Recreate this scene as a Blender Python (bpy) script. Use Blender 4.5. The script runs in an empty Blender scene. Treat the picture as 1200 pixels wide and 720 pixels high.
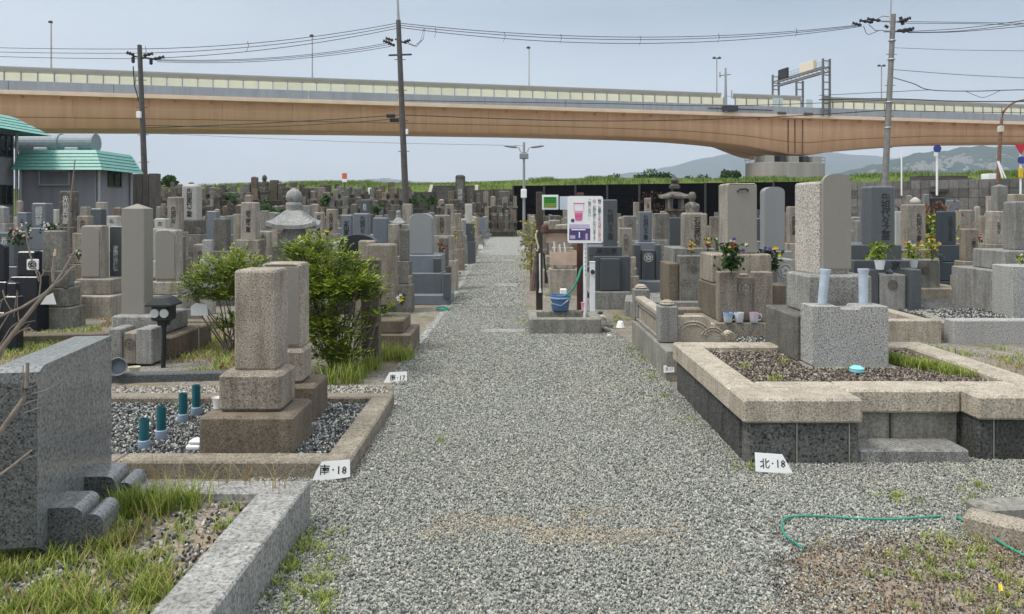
import bpy, bmesh, math, random
import numpy as np
from mathutils import Vector, Matrix
random.seed(7); rng = np.random.default_rng(7)
S = bpy.context.scene; C = S.collection
R = math.radians

# ---------------------------------------------------------------- camera, world, sun, exposure
EYE = 1.55; F = 870.0; HOR = 248.0
cam = bpy.data.cameras.new('camera'); co = bpy.data.objects.new('camera', cam); C.objects.link(co)
co.location = (0, 0, EYE); co.rotation_euler = (R(90), 0, 0)
cam.sensor_fit = 'HORIZONTAL'; cam.sensor_width = 36; cam.lens = F / 1200 * 36
cam.shift_y = -(360 - HOR) / 1200; cam.clip_start = 0.05; cam.clip_end = 30000
S.camera = co
S.view_settings.view_transform = 'Standard'; S.view_settings.look = 'None'
S.view_settings.gamma = 1; S.view_settings.exposure = 0.56
SUN = Vector((-0.46, -0.16, 0.87)).normalized()
w = bpy.data.worlds.new('World'); S.world = w; w.use_nodes = True
nt = w.node_tree; nt.nodes.clear()
def N(t, kind, **kw):
    n = t.nodes.new(kind)
    for k, v in kw.items(): setattr(n, k, v)
    return n
def ramp(t, stops, interp='LINEAR'):
    r = t.nodes.new('ShaderNodeValToRGB'); e = r.color_ramp.elements; r.color_ramp.interpolation = interp
    while len(e) < len(stops): e.new(0.5)
    for i, (p, c) in enumerate(stops):
        e[i].position = p; e[i].color = (c, c, c, 1) if not hasattr(c, '__len__') else (*c[:3], 1)
    return r
def mixc(t, a, b, f, mode='MIX'):
    m = t.nodes.new('ShaderNodeMix'); m.data_type = 'RGBA'; m.blend_type = mode
    for idx, v in ((6, a), (7, b), (0, f)):
        if hasattr(v, 'is_linked'): t.links.new(v, m.inputs[idx])
        elif hasattr(v, '__len__'): m.inputs[idx].default_value = (*v[:3], 1)
        else: m.inputs[idx].default_value = v
    return m.outputs[2]
sky = N(nt, 'ShaderNodeTexSky', sky_type='NISHITA', sun_disc=False)
sky.sun_elevation = math.asin(SUN.z); sky.sun_rotation = math.atan2(SUN.x, SUN.y)
tc = N(nt, 'ShaderNodeTexCoord'); sep = N(nt, 'ShaderNodeSeparateXYZ'); nt.links.new(tc.outputs['Generated'], sep.inputs[0])
k = 10.0
rz_ = ramp(nt, [(0.0, (.72, .755, .80)), (0.07, (.69, .73, .78)), (0.26, (.265, .335, .425)), (0.5, (.62, .69, .76)), (1.0, (1.35, 1.38, 1.40))])
nt.links.new(sep.outputs['Z'], rz_.inputs[0])
rl_ = ramp(nt, [(0.0, (.72, .755, .80)), (0.08, (.69, .73, .78)), (0.26, (.50, .56, .615)), (0.5, (.72, .77, .81)), (1.0, (1.35, 1.38, 1.40))])
nt.links.new(sep.outputs['Z'], rl_.inputs[0])
mrx = N(nt, 'ShaderNodeMapRange'); mrx.inputs[1].default_value = -0.55; mrx.inputs[2].default_value = 0.35
nt.links.new(sep.outputs['X'], mrx.inputs[0])
cl = N(nt, 'ShaderNodeTexNoise'); cl.inputs['Scale'].default_value = 2.2; cl.inputs['Detail'].default_value = 4
mpw = N(nt, 'ShaderNodeMapping'); mpw.inputs['Scale'].default_value = (1, 1, 4.5)
nt.links.new(tc.outputs['Generated'], mpw.inputs[0]); nt.links.new(mpw.outputs[0], cl.inputs['Vector'])
clr = ramp(nt, [(0.3, .87), (0.7, 1.09)]); nt.links.new(cl.outputs[0], clr.inputs[0])
g = mixc(nt, rl_.outputs[0], rz_.outputs[0], mrx.outputs[0])
g = mixc(nt, g, clr.outputs[0], 1.0, 'MULTIPLY')
sc_ = N(nt, 'ShaderNodeVectorMath', operation='SCALE'); nt.links.new(g, sc_.inputs[0]); sc_.inputs['Scale'].default_value = k
fin = mixc(nt, sky.outputs[0], sc_.outputs[0], 0.93)
bg = N(nt, 'ShaderNodeBackground'); bg.inputs[1].default_value = 0.1; nt.links.new(fin, bg.inputs[0])
wo = N(nt, 'ShaderNodeOutputWorld'); nt.links.new(bg.outputs[0], wo.inputs[0])
sl = bpy.data.lights.new('sun', 'SUN'); sl.energy = 1.9; sl.angle = R(18); sl.color = (1.0, .95, .86)
so = bpy.data.objects.new('sun', sl); C.objects.link(so); so.rotation_euler = SUN.to_track_quat('Z', 'Y').to_euler()

# ---------------------------------------------------------------- helpers
def PX(px, Y): return (px - 600.0) * Y / F
def PZ(py, Y): return EYE - (py - HOR) * Y / F
def A(px, py, Y): return Vector((PX(px, Y), Y, PZ(py, Y)))
def G(px, py, z=0.0):
    Y = F * (EYE - z) / (py - HOR); return Vector((PX(px, Y), Y, z))

class MB:
    def __init__(s): s.v = []; s.f = []; s.t = []
    def add(s, vs, fs, tint=None):
        o = len(s.v); s.v += [tuple(p) for p in vs]; s.f += [tuple(i + o for i in f) for f in fs]
        if tint is not None: s.t += [tint] * len(vs)
        return s
    def loft(s, secs, cap0=True, cap1=True):
        n = len(secs[0]); vs = [p for q in secs for p in q]; fs = []
        for i in range(len(secs) - 1):
            for j in range(n):
                a, b = i * n + j, i * n + (j + 1) % n
                fs.append((a, b, b + n, a + n))
        if cap0: fs.append(tuple(reversed(range(n))))
        if cap1: fs.append(tuple((len(secs) - 1) * n + j for j in range(n)))
        return s.add(vs, fs)
    def box(s, x0, x1, y0, y1, z0, z1, b=0.008):
        if x0 > x1: x0, x1 = x1, x0
        if y0 > y1: y0, y1 = y1, y0
        b = min(b, (x1 - x0) * .3, (y1 - y0) * .3, (z1 - z0) * .3)
        cx, cy, hw, hd = (x0 + x1) / 2, (y0 + y1) / 2, (x1 - x0) / 2, (y1 - y0) / 2
        return s.loft([rect(cx, cy, hw - b, hd - b, z0, b * .6), rect(cx, cy, hw, hd, z0 + b, b), rect(cx, cy, hw, hd, z1 - b, b), rect(cx, cy, hw - b, hd - b, z1, b * .6)])
    def tube(s, pts, r, n=6):
        pts = [Vector(p) for p in pts]; secs = []
        for i, p in enumerate(pts):
            d = (pts[min(i + 1, len(pts) - 1)] - pts[max(i - 1, 0)]).normalized()
            u = d.cross(Vector((0, 0, 1))) if abs(d.z) < .95 else d.cross(Vector((1, 0, 0)))
            u.normalize(); v = d.cross(u)
            rr = r[i] if hasattr(r, '__len__') else r
            secs.append([p + (u * math.cos(2 * math.pi * j / n) + v * math.sin(2 * math.pi * j / n)) * -rr * (1 if j else 1) for j in range(n)])
        return s.loft(secs)
    def lathe(s, prof, n=16, c=(0, 0, 0), ax=None, sy=1.0):
        secs = [[(c[0] + r * math.cos(2 * math.pi * j / n), c[1] + sy * r * math.sin(2 * math.pi * j / n), c[2] + z) for j in range(n)] for r, z in prof]
        return s.loft(secs)
    def prism(s, poly, y0, y1):      # poly [(x,z)] extruded along y
        n = len(poly)
        a = sum(poly[i][0] * poly[(i + 1) % n][1] - poly[(i + 1) % n][0] * poly[i][1] for i in range(n))
        if a < 0: poly = poly[::-1]
        vs = [(x, y0, z) for x, z in poly] + [(x, y1, z) for x, z in poly]
        fs = [tuple(range(n)), tuple(reversed(range(n, 2 * n)))] + [((i + 1) % n, i, i + n, (i + 1) % n + n) for i in range(n)]
        return s.add(vs, fs)
    def xf(s, M, i0=0):
        s.v = s.v[:i0] + [tuple(M @ Vector(p)) for p in s.v[i0:]]; return s
    def build(s, name, mat, parent=None, smooth=False, kind=None):
        me = bpy.data.meshes.new(name); me.from_pydata(s.v, [], s.f); 
        if s.t:
            at = me.attributes.new('tint', 'FLOAT', 'POINT'); at.data.foreach_set('value', np.array(s.t, dtype=np.float32))
        me.materials.append(mat)
        if smooth:
            me.polygons.foreach_set('use_smooth', [True] * len(me.polygons)); me.update(); me.set_sharp_from_angle(angle=R(42))
        me.update()
        return link(name, me, parent, kind)
def link(name, me, parent=None, kind=None):
    o = bpy.data.objects.new(name, me); C.objects.link(o)
    if parent: o.parent = parent
    if kind: o['kind'] = kind
    return o
def rect(cx, cy, hw, hd, z, c):
    c = max(0.0005, min(c, hw * .45, hd * .45))
    return [(cx - hw + c, cy - hd, z), (cx + hw - c, cy - hd, z), (cx + hw, cy - hd + c, z), (cx + hw, cy + hd - c, z),
            (cx + hw - c, cy + hd, z), (cx - hw + c, cy + hd, z), (cx - hw, cy + hd - c, z), (cx - hw, cy - hd + c, z)]
def tag(o, label, cat, group=None, kind=None):
    o['label'] = label; o['category'] = cat
    if group: o['group'] = group
    if kind: o['kind'] = kind
    return o
def thing(name, label, cat, loc=(0, 0, 0), rotz=0, group=None):
    o = bpy.data.objects.new(name, None); C.objects.link(o); o.empty_display_size = .1
    o.location = loc; o.rotation_euler = (0, 0, rotz)
    return tag(o, label, cat, group)
def arr(name, v, f, mat, tint=None, parent=None, kind=None, smooth=False):     # numpy quads/tris
    me = bpy.data.meshes.new(name); v = np.asarray(v, np.float32); f = np.asarray(f, np.int32)
    me.vertices.add(len(v)); me.vertices.foreach_set('co', v.ravel())
    k = f.shape[1]; me.loops.add(f.size); me.loops.foreach_set('vertex_index', f.ravel())
    me.polygons.add(len(f)); me.polygons.foreach_set('loop_start', np.arange(0, f.size, k)); me.polygons.foreach_set('loop_total', np.full(len(f), k))
    if tint is not None:
        at = me.attributes.new('tint', 'FLOAT', 'POINT'); at.data.foreach_set('value', np.asarray(tint, np.float32))
    if smooth: me.polygons.foreach_set('use_smooth', [True] * len(f))
    me.materials.append(mat); me.update(calc_edges=True); me.validate()
    return link(name, me, parent, kind)

# ---------------------------------------------------------------- materials
def mat(name, rough=.7, metal=0.0, color=(.5, .5, .5), spec=.5):
    m = bpy.data.materials.new(name); m.use_nodes = True; t = m.node_tree
    b = t.nodes['Principled BSDF']; b.inputs['Roughness'].default_value = rough; b.inputs['Metallic'].default_value = metal
    b.inputs['Specular IOR Level'].default_value = spec
    b.inputs['Base Color'].default_value = (*color, 1); return m, t, b
def coords(t, rnd=True):
    tc = N(t, 'ShaderNodeTexCoord'); 
    if not rnd: return tc.outputs['Object']
    oi = N(t, 'ShaderNodeObjectInfo'); ml = N(t, 'ShaderNodeMath', operation='MULTIPLY'); ml.inputs[1].default_value = 41.0
    t.links.new(oi.outputs['Random'], ml.inputs[0])
    ad = N(t, 'ShaderNodeVectorMath', operation='ADD'); t.links.new(tc.outputs['Object'], ad.inputs[0]); t.links.new(ml.outputs[0], ad.inputs[1])
    return ad.outputs[0]
def noise(t, vec, scale, detail=3, rough=.55, stretch=None, typ='noise'):
    if stretch:
        mp = N(t, 'ShaderNodeMapping'); mp.inputs['Scale'].default_value = stretch; t.links.new(vec, mp.inputs[0]); vec = mp.outputs[0]
    n = N(t, 'ShaderNodeTexNoise'); n.inputs['Scale'].default_value = scale; n.inputs['Detail'].default_value = detail; n.inputs['Roughness'].default_value = rough
    t.links.new(vec, n.inputs['Vector']); return n.outputs[0]
def bump(t, b, h, strength=.3, dist=.01):
    bn = N(t, 'ShaderNodeBump'); bn.inputs['Strength'].default_value = strength; bn.inputs['Distance'].default_value = dist
    t.links.new(h, bn.inputs['Height']); t.links.new(bn.outputs[0], b.inputs['Normal'])
def granite(name, base, contrast=.45, scale=130, rough=.75, stain=.35, streak=.25, stainc=(.09, .075, .06), var=.18, spec=.4, moss=0.0):
    m, t, b = mat(name, rough, spec=spec); v = coords(t)
    c = np.array(base) * .98
    sp = ramp(t, [(0.34, tuple(c * (1 - contrast * 1.3).__abs__())), (0.45, tuple(c * (1 - contrast * .25))), (0.56, tuple(c * 1.08)), (0.68, tuple(np.minimum(c * (1 + contrast * .9), .8)))])
    n1 = noise(t, v, scale, 2, .7); t.links.new(n1, sp.inputs[0]); col = sp.outputs[0]
    n2 = ramp(t, [(0.40, 0.0), (0.72, 1.0)]); t.links.new(noise(t, v, 3.2, 5, .65), n2.inputs[0])
    st = N(t, 'ShaderNodeMath', operation='MULTIPLY'); t.links.new(n2.outputs[0], st.inputs[0]); st.inputs[1].default_value = stain
    col = mixc(t, col, stainc, st.outputs[0])
    n3 = ramp(t, [(0.45, 0.0), (0.75, 1.0)]); t.links.new(noise(t, v, 1.0, 4, .6, (14, 14, 1.6)), n3.inputs[0])
    s3 = N(t, 'ShaderNodeMath', operation='MULTIPLY'); t.links.new(n3.outputs[0], s3.inputs[0]); s3.inputs[1].default_value = streak
    col = mixc(t, col, tuple(np.array(stainc) * .6), s3.outputs[0])
    if moss:
        n4 = ramp(t, [(0.52, 0.0), (0.66, 1.0)]); t.links.new(noise(t, v, 7, 4, .7), n4.inputs[0])
        s4 = N(t, 'ShaderNodeMath', operation='MULTIPLY'); t.links.new(n4.outputs[0], s4.inputs[0]); s4.inputs[1].default_value = moss
        col = mixc(t, col, (.33, .33, .28), s4.outputs[0])
    oi = N(t, 'ShaderNodeObjectInfo'); mr = N(t, 'ShaderNodeMapRange'); mr.inputs[3].default_value = 1 - var; mr.inputs[4].default_value = 1 + var
    t.links.new(oi.outputs['Random'], mr.inputs[0])
    col = mixc(t, col, mr.outputs[0], 1.0, 'MULTIPLY')
    t.links.new(col, b.inputs['Base Color'])
    bump(t, b, n1, .25, .004)
    return m
M = {}
M['beige'] = granite('beige granite', (.36, .325, .275), .55, 110, .85, .42, .5, (.06, .052, .04), moss=.16)
M['tan'] = granite('tan granite', (.335, .29, .235), .58, 105, .85, .45, .5, (.055, .043, .03), moss=.16)
M['brown'] = granite('weathered brown granite', (.19, .155, .115), .5, 110, .9, .5, .45, (.045, .035, .025))
M['grey'] = granite('grey granite', (.285, .28, .265), .6, 105, .8, .40, .5, (.055, .053, .046), moss=.14)
M['speck'] = granite('coarse speckled granite', (.43, .40, .355), .62, 85, .8, .18, .12, (.12, .11, .10), .06)
M['speckgrey'] = granite('coarse speckled grey granite', (.36, .355, .34), .62, 90, .8, .15, .12, (.12, .12, .11), .06)
M['coping'] = granite('cream pink coping granite', (.445, .39, .315), .5, 95, .85, .38, .42, (.085, .068, .05), .05)
M['blue'] = granite('blue grey granite', (.165, .185, .21), .35, 150, .42, .12, .12, (.06, .07, .08))
M['dark'] = granite('dark slate granite', (.085, .095, .105), .35, 150, .35, .12, .12, (.04, .045, .05))
M['black'] = granite('polished black granite', (.016, .019, .027), .3, 150, .12, .05, .03, (.02, .02, .03), .1)
M['pale'] = granite('pale granite', (.50, .485, .45), .35, 130, .75, .25, .2, (.14, .13, .11))
M['old'] = granite('old mottled stone', (.115, .102, .088), .4, 60, .9, .5, .45, (.04, .036, .03), .3, moss=.45)
M['oldgrey'] = granite('old grey stone', (.20, .19, .17), .45, 60, .9, .55, .5, (.06, .055, .045), .3, moss=.3)
M['polish'] = granite('polished grey granite', (.205, .212, .212), .42, 75, .07, .15, .06, (.06, .06, .06), .02, spec=.6)
M['rough'] = granite('rough cut dark granite', (.10, .105, .105), .75, 110, .8, .2, .1, (.04, .04, .04), .04)
M['block'] = granite('black basalt facing', (.10, .10, .094), .7, 60, .9, .4, .4, (.014, .014, .012), .35)
M['kerbtan'] = granite('mossy tan kerb stone', (.27, .235, .185), .5, 80, .9, .5, .45, (.06, .05, .035), .08)
M['kerbgrey'] = granite('weathered grey kerb granite', (.32, .315, .30), .5, 65, .9, .45, .35, (.10, .095, .085), .04)
M['pagoda'] = granite('weathered pale pagoda stone', (.33, .33, .32), .5, 80, .85, .4, .35, (.09, .09, .085), .1)
M['conc'] = granite('weathered concrete', (.29, .28, .245), .3, 60, .9, .5, .55, (.065, .06, .045), .08)
M['plainface'] = granite('smooth worn stone face', (.245, .228, .20), .06, 130, .7, .10, .05, (.2, .18, .15), .06)
M['plaingrey'] = granite('smooth grey stone face', (.235, .245, .25), .06, 130, .6, .08, .05, (.18, .18, .17), .04)
def plain(key, color, rough=.6, metal=0.0, var=0.0, grime=0.15, spec=.5, scale=6):
    m, t, b = mat(key, rough, metal, color, spec); v = coords(t)
    r = ramp(t, [(0.35, tuple(np.array(color) * (1 - grime))), (0.7, tuple(np.minimum(np.array(color) * (1 + grime * .4), 1)))])
    t.links.new(noise(t, v, scale, 5, .65), r.inputs[0]); col = r.outputs[0]
    if var:
        oi = N(t, 'ShaderNodeObjectInfo'); mr = N(t, 'ShaderNodeMapRange'); mr.inputs[3].default_value = 1 - var; mr.inputs[4].default_value = 1 + var
        t.links.new(oi.outputs['Random'], mr.inputs[0]); col = mixc(t, col, mr.outputs[0], 1.0, 'MULTIPLY')
    t.links.new(col, b.inputs['Base Color']); M[key] = m; return m
plain('white', (.84, .84, .83), .5, grime=.05); plain('vaseblue', (.44, .50, .59), .45, grime=.25); plain('whiteplastic', (.74, .76, .78), .4, grime=.05)
plain('ink', (.02, .02, .02), .6); plain('carve', (.035, .032, .03), .9); plain('carvelight', (.45, .45, .43), .9); plain('carvemid', (.14, .12, .10), .9); plain('redink', (.55, .06, .06), .6)
plain('steel', (.36, .37, .38), .5, .4, .1); plain('darksteel', (.05, .05, .055), .5, .3); plain('pole', (.105, .095, .088), .85, grime=.3); plain('polegrey', (.22, .215, .205), .85, grime=.25)
plain('wood', (.07, .055, .045), .85, grime=.4, scale=12); plain('redwood', (.11, .05, .04), .85, grime=.3); plain('tanwood', (.58, .42, .33), .8, grime=.2)
plain('teal', (.008, .105, .13), .35, grime=.08); plain('bluebase', (.28, .36, .47), .45); plain('bluebucket', (.09, .21, .42), .45, grime=.2); plain('hose', (.02, .27, .19), .45)
plain('green', (.03, .33, .03), .5, grime=.05); plain('orange', (.62, .16, .06), .6); plain('pink', (.72, .16, .36), .5); plain('palepink', (.75, .42, .5), .5); plain('purple', (.10, .06, .19), .6); plain('lilac', (.55, .48, .66), .6)
plain('blackmetal', (.012, .014, .018), .5); plain('lens', (.55, .57, .55), .3); plain('bluesign', (.03, .05, .25), .5); plain('yellow', (.75, .48, .03), .5); plain('rustpole', (.20, .11, .07), .8, grime=.3)
plain('roofgreen', (.17, .41, .355), .45, grime=.18); plain('wallgrey', (.235, .235, .25), .85, grime=.22, scale=1.5); plain('duct', (.24, .27, .295), .6, .1, grime=.15)
plain('glassdark', (.02, .03, .035), .08); plain('darkwall', (.006, .006, .008), .9, grime=.3, spec=.05); plain('gantry', (.14, .15, .165), .6, .2); plain('cable', (.04, .042, .045), .7); plain('insul', (.015, .015, .02), .5)
plain('girder', (.64, .385, .245), .6, grime=.16, scale=.35); plain('girderlip', (.78, .60, .45), .6, grime=.12, scale=.5); plain('girderdark', (.20, .105, .06), .7, grime=.2, scale=.5)
plain('parapet', (.36, .385, .425), .7, grime=.12, scale=.4); plain('capgrey', (.45, .45, .43), .5, .1, grime=.1, scale=.5); plain('panelyellow', (.86, .83, .62), .5, .0, .05, grime=.06, scale=1); plain('panelclear', (.55, .62, .62), .3, .0, .03); plain('postgrey', (.22, .225, .21), .6)
plain('pierconc', (.36, .34, .30), .9, grime=.3, scale=.5); plain('bark', (.17, .145, .125), .9, grime=.4, scale=20); plain('twig', (.235, .20, .165), .9, grime=.3, scale=30); plain('cutwood', (.6, .45, .25), .8)
plain('rope', (.6, .55, .42), .9); plain('bristle', (.16, .11, .10), .95, grime=.4); plain('cyanplastic', (.25, .62, .68), .4)
plain('cream', (.62, .58, .48), .6); plain('petalyellow', (.85, .62, .03), .6, var=.1); plain('petalred', (.45, .01, .015), .6); plain('petalpurple', (.16, .07, .34), .6, var=.2); plain('petalwhite', (.8, .78, .74), .6); plain('petalpink', (.72, .30, .28), .6, var=.2); plain('petalorange', (.7, .32, .08), .6, var=.2)
def streaked(key, color, dark, rough=.6, st=(.9, .9, .06), amt=.55):
    m, t, b = mat(key, rough); v = coords(t, False)
    r = ramp(t, [(.35, 0.0), (.75, 1.0)]); t.links.new(noise(t, v, 1.0, 5, .65, st), r.inputs[0])
    r2 = ramp(t, [(.3, tuple(np.array(color) * .9)), (.7, color)]); t.links.new(noise(t, v, .3, 5, .6), r2.inputs[0])
    ml = N(t, 'ShaderNodeMath', operation='MULTIPLY'); ml.inputs[1].default_value = amt; t.links.new(r.outputs[0], ml.inputs[0])
    t.links.new(mixc(t, r2.outputs[0], dark, ml.outputs[0]), b.inputs['Base Color']); M[key] = m
streaked('girder', (.74, .465, .29), (.44, .245, .135)); streaked('parapet', (.38, .40, .44), (.22, .23, .25), .7, (1.2, 1.2, .15)); streaked('wallgrey', (.25, .25, .265), (.13, .13, .135), .85, (2.2, 2.2, .25)); plain('girderseam', (.55, .32, .20), .6)
streaked('pierconc', (.38, .36, .32), (.20, .185, .16), .9, (.9, .9, .1)); plain('mortar', (.36, .34, .30), .95)
def foliage(name, dark, light, rough=.6, trans=.25):
    m, t, b = mat(name, rough, spec=.3)
    at = N(t, 'ShaderNodeAttribute'); at.attribute_name = 'tint'
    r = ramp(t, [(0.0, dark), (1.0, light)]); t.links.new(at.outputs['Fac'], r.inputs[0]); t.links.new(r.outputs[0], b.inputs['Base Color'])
    tr = N(t, 'ShaderNodeBsdfTranslucent'); t.links.new(r.outputs[0], tr.inputs[0])
    mx = N(t, 'ShaderNodeMixShader'); mx.inputs[0].default_value = trans
    o = t.nodes['Material Output']; t.links.new(b.outputs[0], mx.inputs[1]); t.links.new(tr.outputs[0], mx.inputs[2]); t.links.new(mx.outputs[0], o.inputs[0])
    M[name] = m; return m
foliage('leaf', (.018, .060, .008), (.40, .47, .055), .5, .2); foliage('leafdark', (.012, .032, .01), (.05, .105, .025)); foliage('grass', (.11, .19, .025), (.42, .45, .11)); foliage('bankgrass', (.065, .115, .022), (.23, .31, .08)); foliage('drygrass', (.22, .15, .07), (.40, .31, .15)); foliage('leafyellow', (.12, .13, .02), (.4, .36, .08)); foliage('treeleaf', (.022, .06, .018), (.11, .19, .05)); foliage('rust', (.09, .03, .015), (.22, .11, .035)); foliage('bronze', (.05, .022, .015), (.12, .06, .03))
def pebble(name, stops, rough=.75):
    m, t, b = mat(name, rough, spec=.3); oi = N(t, 'ShaderNodeObjectInfo')
    r = ramp(t, stops); t.links.new(oi.outputs['Random'], r.inputs[0])
    v = N(t, 'ShaderNodeTexCoord').outputs['Object']
    n = noise(t, v, 3.0, 3, .6); r2 = ramp(t, [(.35, .8), (.7, 1.1)]); t.links.new(n, r2.inputs[0])
    t.links.new(mixc(t, r.outputs[0], r2.outputs[0], 1.0, 'MULTIPLY'), b.inputs['Base Color']); M[name] = m
pebble('pebble', [(0, (.10, .108, .102)), (.2, (.21, .22, .20)), (.5, (.31, .317, .28)), (.8, (.405, .405, .355)), (.96, (.58, .56, .49)), (1, (.44, .355, .26))])
pebble('pebbledark', [(0, (.025, .028, .03)), (.4, (.08, .085, .09)), (.65, (.20, .205, .20)), (.85, (.42, .42, .39)), (1, (.6, .57, .5))])
pebble('pebblebrown', [(0, (.03, .026, .025)), (.35, (.085, .068, .058)), (.65, (.165, .132, .108)), (.88, (.30, .25, .20)), (1, (.5, .46, .40))])
pebble('pebblesand', [(0, (.27, .225, .165)), (.5, (.42, .36, .27)), (1, (.58, .51, .40))])
pebble('pebblewhite', [(0, (.1, .1, .1)), (.4, (.35, .33, .29)), (1, (.65, .62, .56))])
def groundmat(name, soilc, soil2, grass, gravel, gscale=42, mask=(.5, .62), grassmask=(.52, .64), gravelamt=1.0):
    m, t, b = mat(name, .95, spec=.2); v = coords(t, False)
    vo = N(t, 'ShaderNodeTexVoronoi'); vo.inputs['Scale'].default_value = gscale; t.links.new(v, vo.inputs['Vector'])
    sx = N(t, 'ShaderNodeSeparateColor'); t.links.new(vo.outputs['Color'], sx.inputs[0])
    gr = ramp(t, [(0, tuple(np.array(gravel) * .3)), (.35, tuple(np.array(gravel) * .8)), (.7, tuple(np.array(gravel) * 1.25)), (1, tuple(np.array(gravel) * 1.8))]); t.links.new(sx.outputs[0], gr.inputs[0])
    dd = ramp(t, [(0.0, 1.0), (0.55, .85), (.85, .45)]); t.links.new(vo.outputs['Distance'], dd.inputs[0])
    gcol = mixc(t, gr.outputs[0], dd.outputs[0], 1.0, 'MULTIPLY')
    so_ = ramp(t, [(.35, soilc), (.65, soil2)]); t.links.new(noise(t, v, 9, 6, .7), so_.inputs[0])
    mk = ramp(t, [(mask[0], 0.0), (mask[1], 1.0)]); t.links.new(noise(t, v, 1.3, 6, .7), mk.inputs[0])
    col = mixc(t, gcol, so_.outputs[0], mk.outputs[0])
    if grass:
        gk = ramp(t, [(grassmask[0], 0.0), (grassmask[1], 1.0)]); t.links.new(noise(t, v, .9, 7, .75), gk.inputs[0])
        gm = ramp(t, [(.35, tuple(np.array(grass) * .5)), (.65, grass)]); t.links.new(noise(t, v, 30, 3, .6), gm.inputs[0])
        col = mixc(t, col, gm.outputs[0], gk.outputs[0])
    t.links.new(col, b.inputs['Base Color']); bump(t, b, vo.outputs['Distance'], .35, .008); M[name] = m
groundmat('ground', (.14, .115, .088), (.25, .215, .17), (.17, .17, .07), (.27, .26, .235), 75, mask=(.38, .58))
groundmat('path', (.30, .25, .19), (.40, .34, .26), None, (.30, .305, .285), 46, mask=(.60, .72))
groundmat('dirt', (.18, .13, .095), (.33, .26, .19), None, (.30, .27, .23), 95, mask=(.30, .55))
groundmat('plotdark', (.09, .085, .08), (.16, .15, .14), None, (.12, .12, .12), 45, mask=(.6, .75))
groundmat('plotbrown', (.10, .075, .055), (.17, .13, .10), None, (.15, .12, .10), 45, mask=(.45, .65))
groundmat('bank', (.10, .12, .03), (.17, .19, .05), (.13, .20, .04), (.10, .13, .03), 4, mask=(.3, .6), grassmask=(.35, .6))
# ---------------------------------------------------------------- setting: ground, path, levee, hills, haze
def sheet(name, poly, z, m, kind='structure'):
    me = bpy.data.meshes.new(name); me.from_pydata([(x, y, z) for x, y in poly], [], [tuple(range(len(poly)))])
    me.materials.append(m); me.update()
    o = link(name, me, None, kind); return o
sheet('ground', [(-6000, -60), (6000, -60), (6000, 9000), (-6000, 9000)], 0, M['ground'])
def jag(pts, amp=.05, step=.25):
    out = []
    for i in range(len(pts)):
        a, b = Vector(pts[i]), Vector(pts[(i + 1) % len(pts)]); n = max(1, int((b - a).length / step)) if (b - a).length < 40 else 1
        for k_ in range(n):
            p = a.lerp(b, k_ / n); out.append((p.x + random.uniform(-amp, amp), p.y + random.uniform(-amp, amp)))
    return out
path_left = [(-1.0, -3), (-1.0, 3.65), (-1.5, 3.70), (-1.5, 4.28), (-.93, 4.3), (-.93, 6.1), (-1.12, 7.0), (-1.15, 8.4), (-1.12, 10), (-1.14, 12), (-1.2, 20), (-1.25, 30), (-1.3, 45.2)]
path_right = [(.72, 45.2), (.5, 30), (.42, 22), (.25, 15), (.22, 10.6), (1.25, 10.2), (1.40, 8.7), (1.42, 4.6), (6, 4.7), (6, -3)]
sheet('gravel_path', jag(path_left + path_right, .035), .004, M['path'])
sheet('dirt_patch', jag([(1.0, 2.9), (1.3, 3.35), (1.7, 3.5), (2.2, 3.55), (2.4, 3.3), (3.6, 3.0), (3.6, 2.2), (1.5, 2.2), (1.2, 2.5)], .08, .12), .008, M['dirt'])
# loose stones as instanced geometry: a cloud of points, each carrying one crushed stone
def stones(name, pts, size, m, parent=None, label=None):
    me = bpy.data.meshes.new(name); me.vertices.add(len(pts)); me.vertices.foreach_set('co', np.asarray(pts, np.float32).ravel()); me.update()
    o = link(name, me, parent, 'stuff')
    g = bpy.data.node_groups.new(name, 'GeometryNodeTree')
    g.interface.new_socket('Geometry', in_out='INPUT', socket_type='NodeSocketGeometry'); g.interface.new_socket('Geometry', in_out='OUTPUT', socket_type='NodeSocketGeometry')
    gi = g.nodes.new('NodeGroupInput'); go = g.nodes.new('NodeGroupOutput')
    ic = g.nodes.new('GeometryNodeMeshIcoSphere'); ic.inputs['Radius'].default_value = .5; ic.inputs['Subdivisions'].default_value = 1
    sm = g.nodes.new('GeometryNodeSetMaterial'); sm.inputs['Material'].default_value = m
    ip = g.nodes.new('GeometryNodeInstanceOnPoints')
    rr = g.nodes.new('FunctionNodeRandomValue'); rr.data_type = 'FLOAT_VECTOR'; rr.inputs[1].default_value = (6.28, 6.28, 6.28)
    rs = g.nodes.new('FunctionNodeRandomValue'); rs.data_type = 'FLOAT_VECTOR'; rs.inputs[0].default_value = (size * .7, size * .45, size * .35); rs.inputs[1].default_value = (size * 1.5, size * 1.0, size * .8); rs.inputs['Seed'].default_value = 3
    L = g.links.new
    L(gi.outputs[0], ip.inputs['Points']); L(ic.outputs[0], sm.inputs[0]); L(sm.outputs[0], ip.inputs['Instance'])
    L(rr.outputs[0], ip.inputs['Rotation']); L(rs.outputs[0], ip.inputs['Scale']); L(ip.outputs[0], go.inputs[0])
    md = o.modifiers.new('stones', 'NODES'); md.node_group = g
    if label: tag(o, label, 'gravel')
    return o
def inpoly(x, y, poly):
    c = np.zeros(len(x), bool); n = len(poly)
    for i in range(n):
        x0, y0 = poly[i]; x1, y1 = poly[(i + 1) % n]
        if y0 == y1: continue
        c ^= ((y0 > y) != (y1 > y)) & (x < (x1 - x0) * (y - y0) / (y1 - y0) + x0)
    return c
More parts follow.
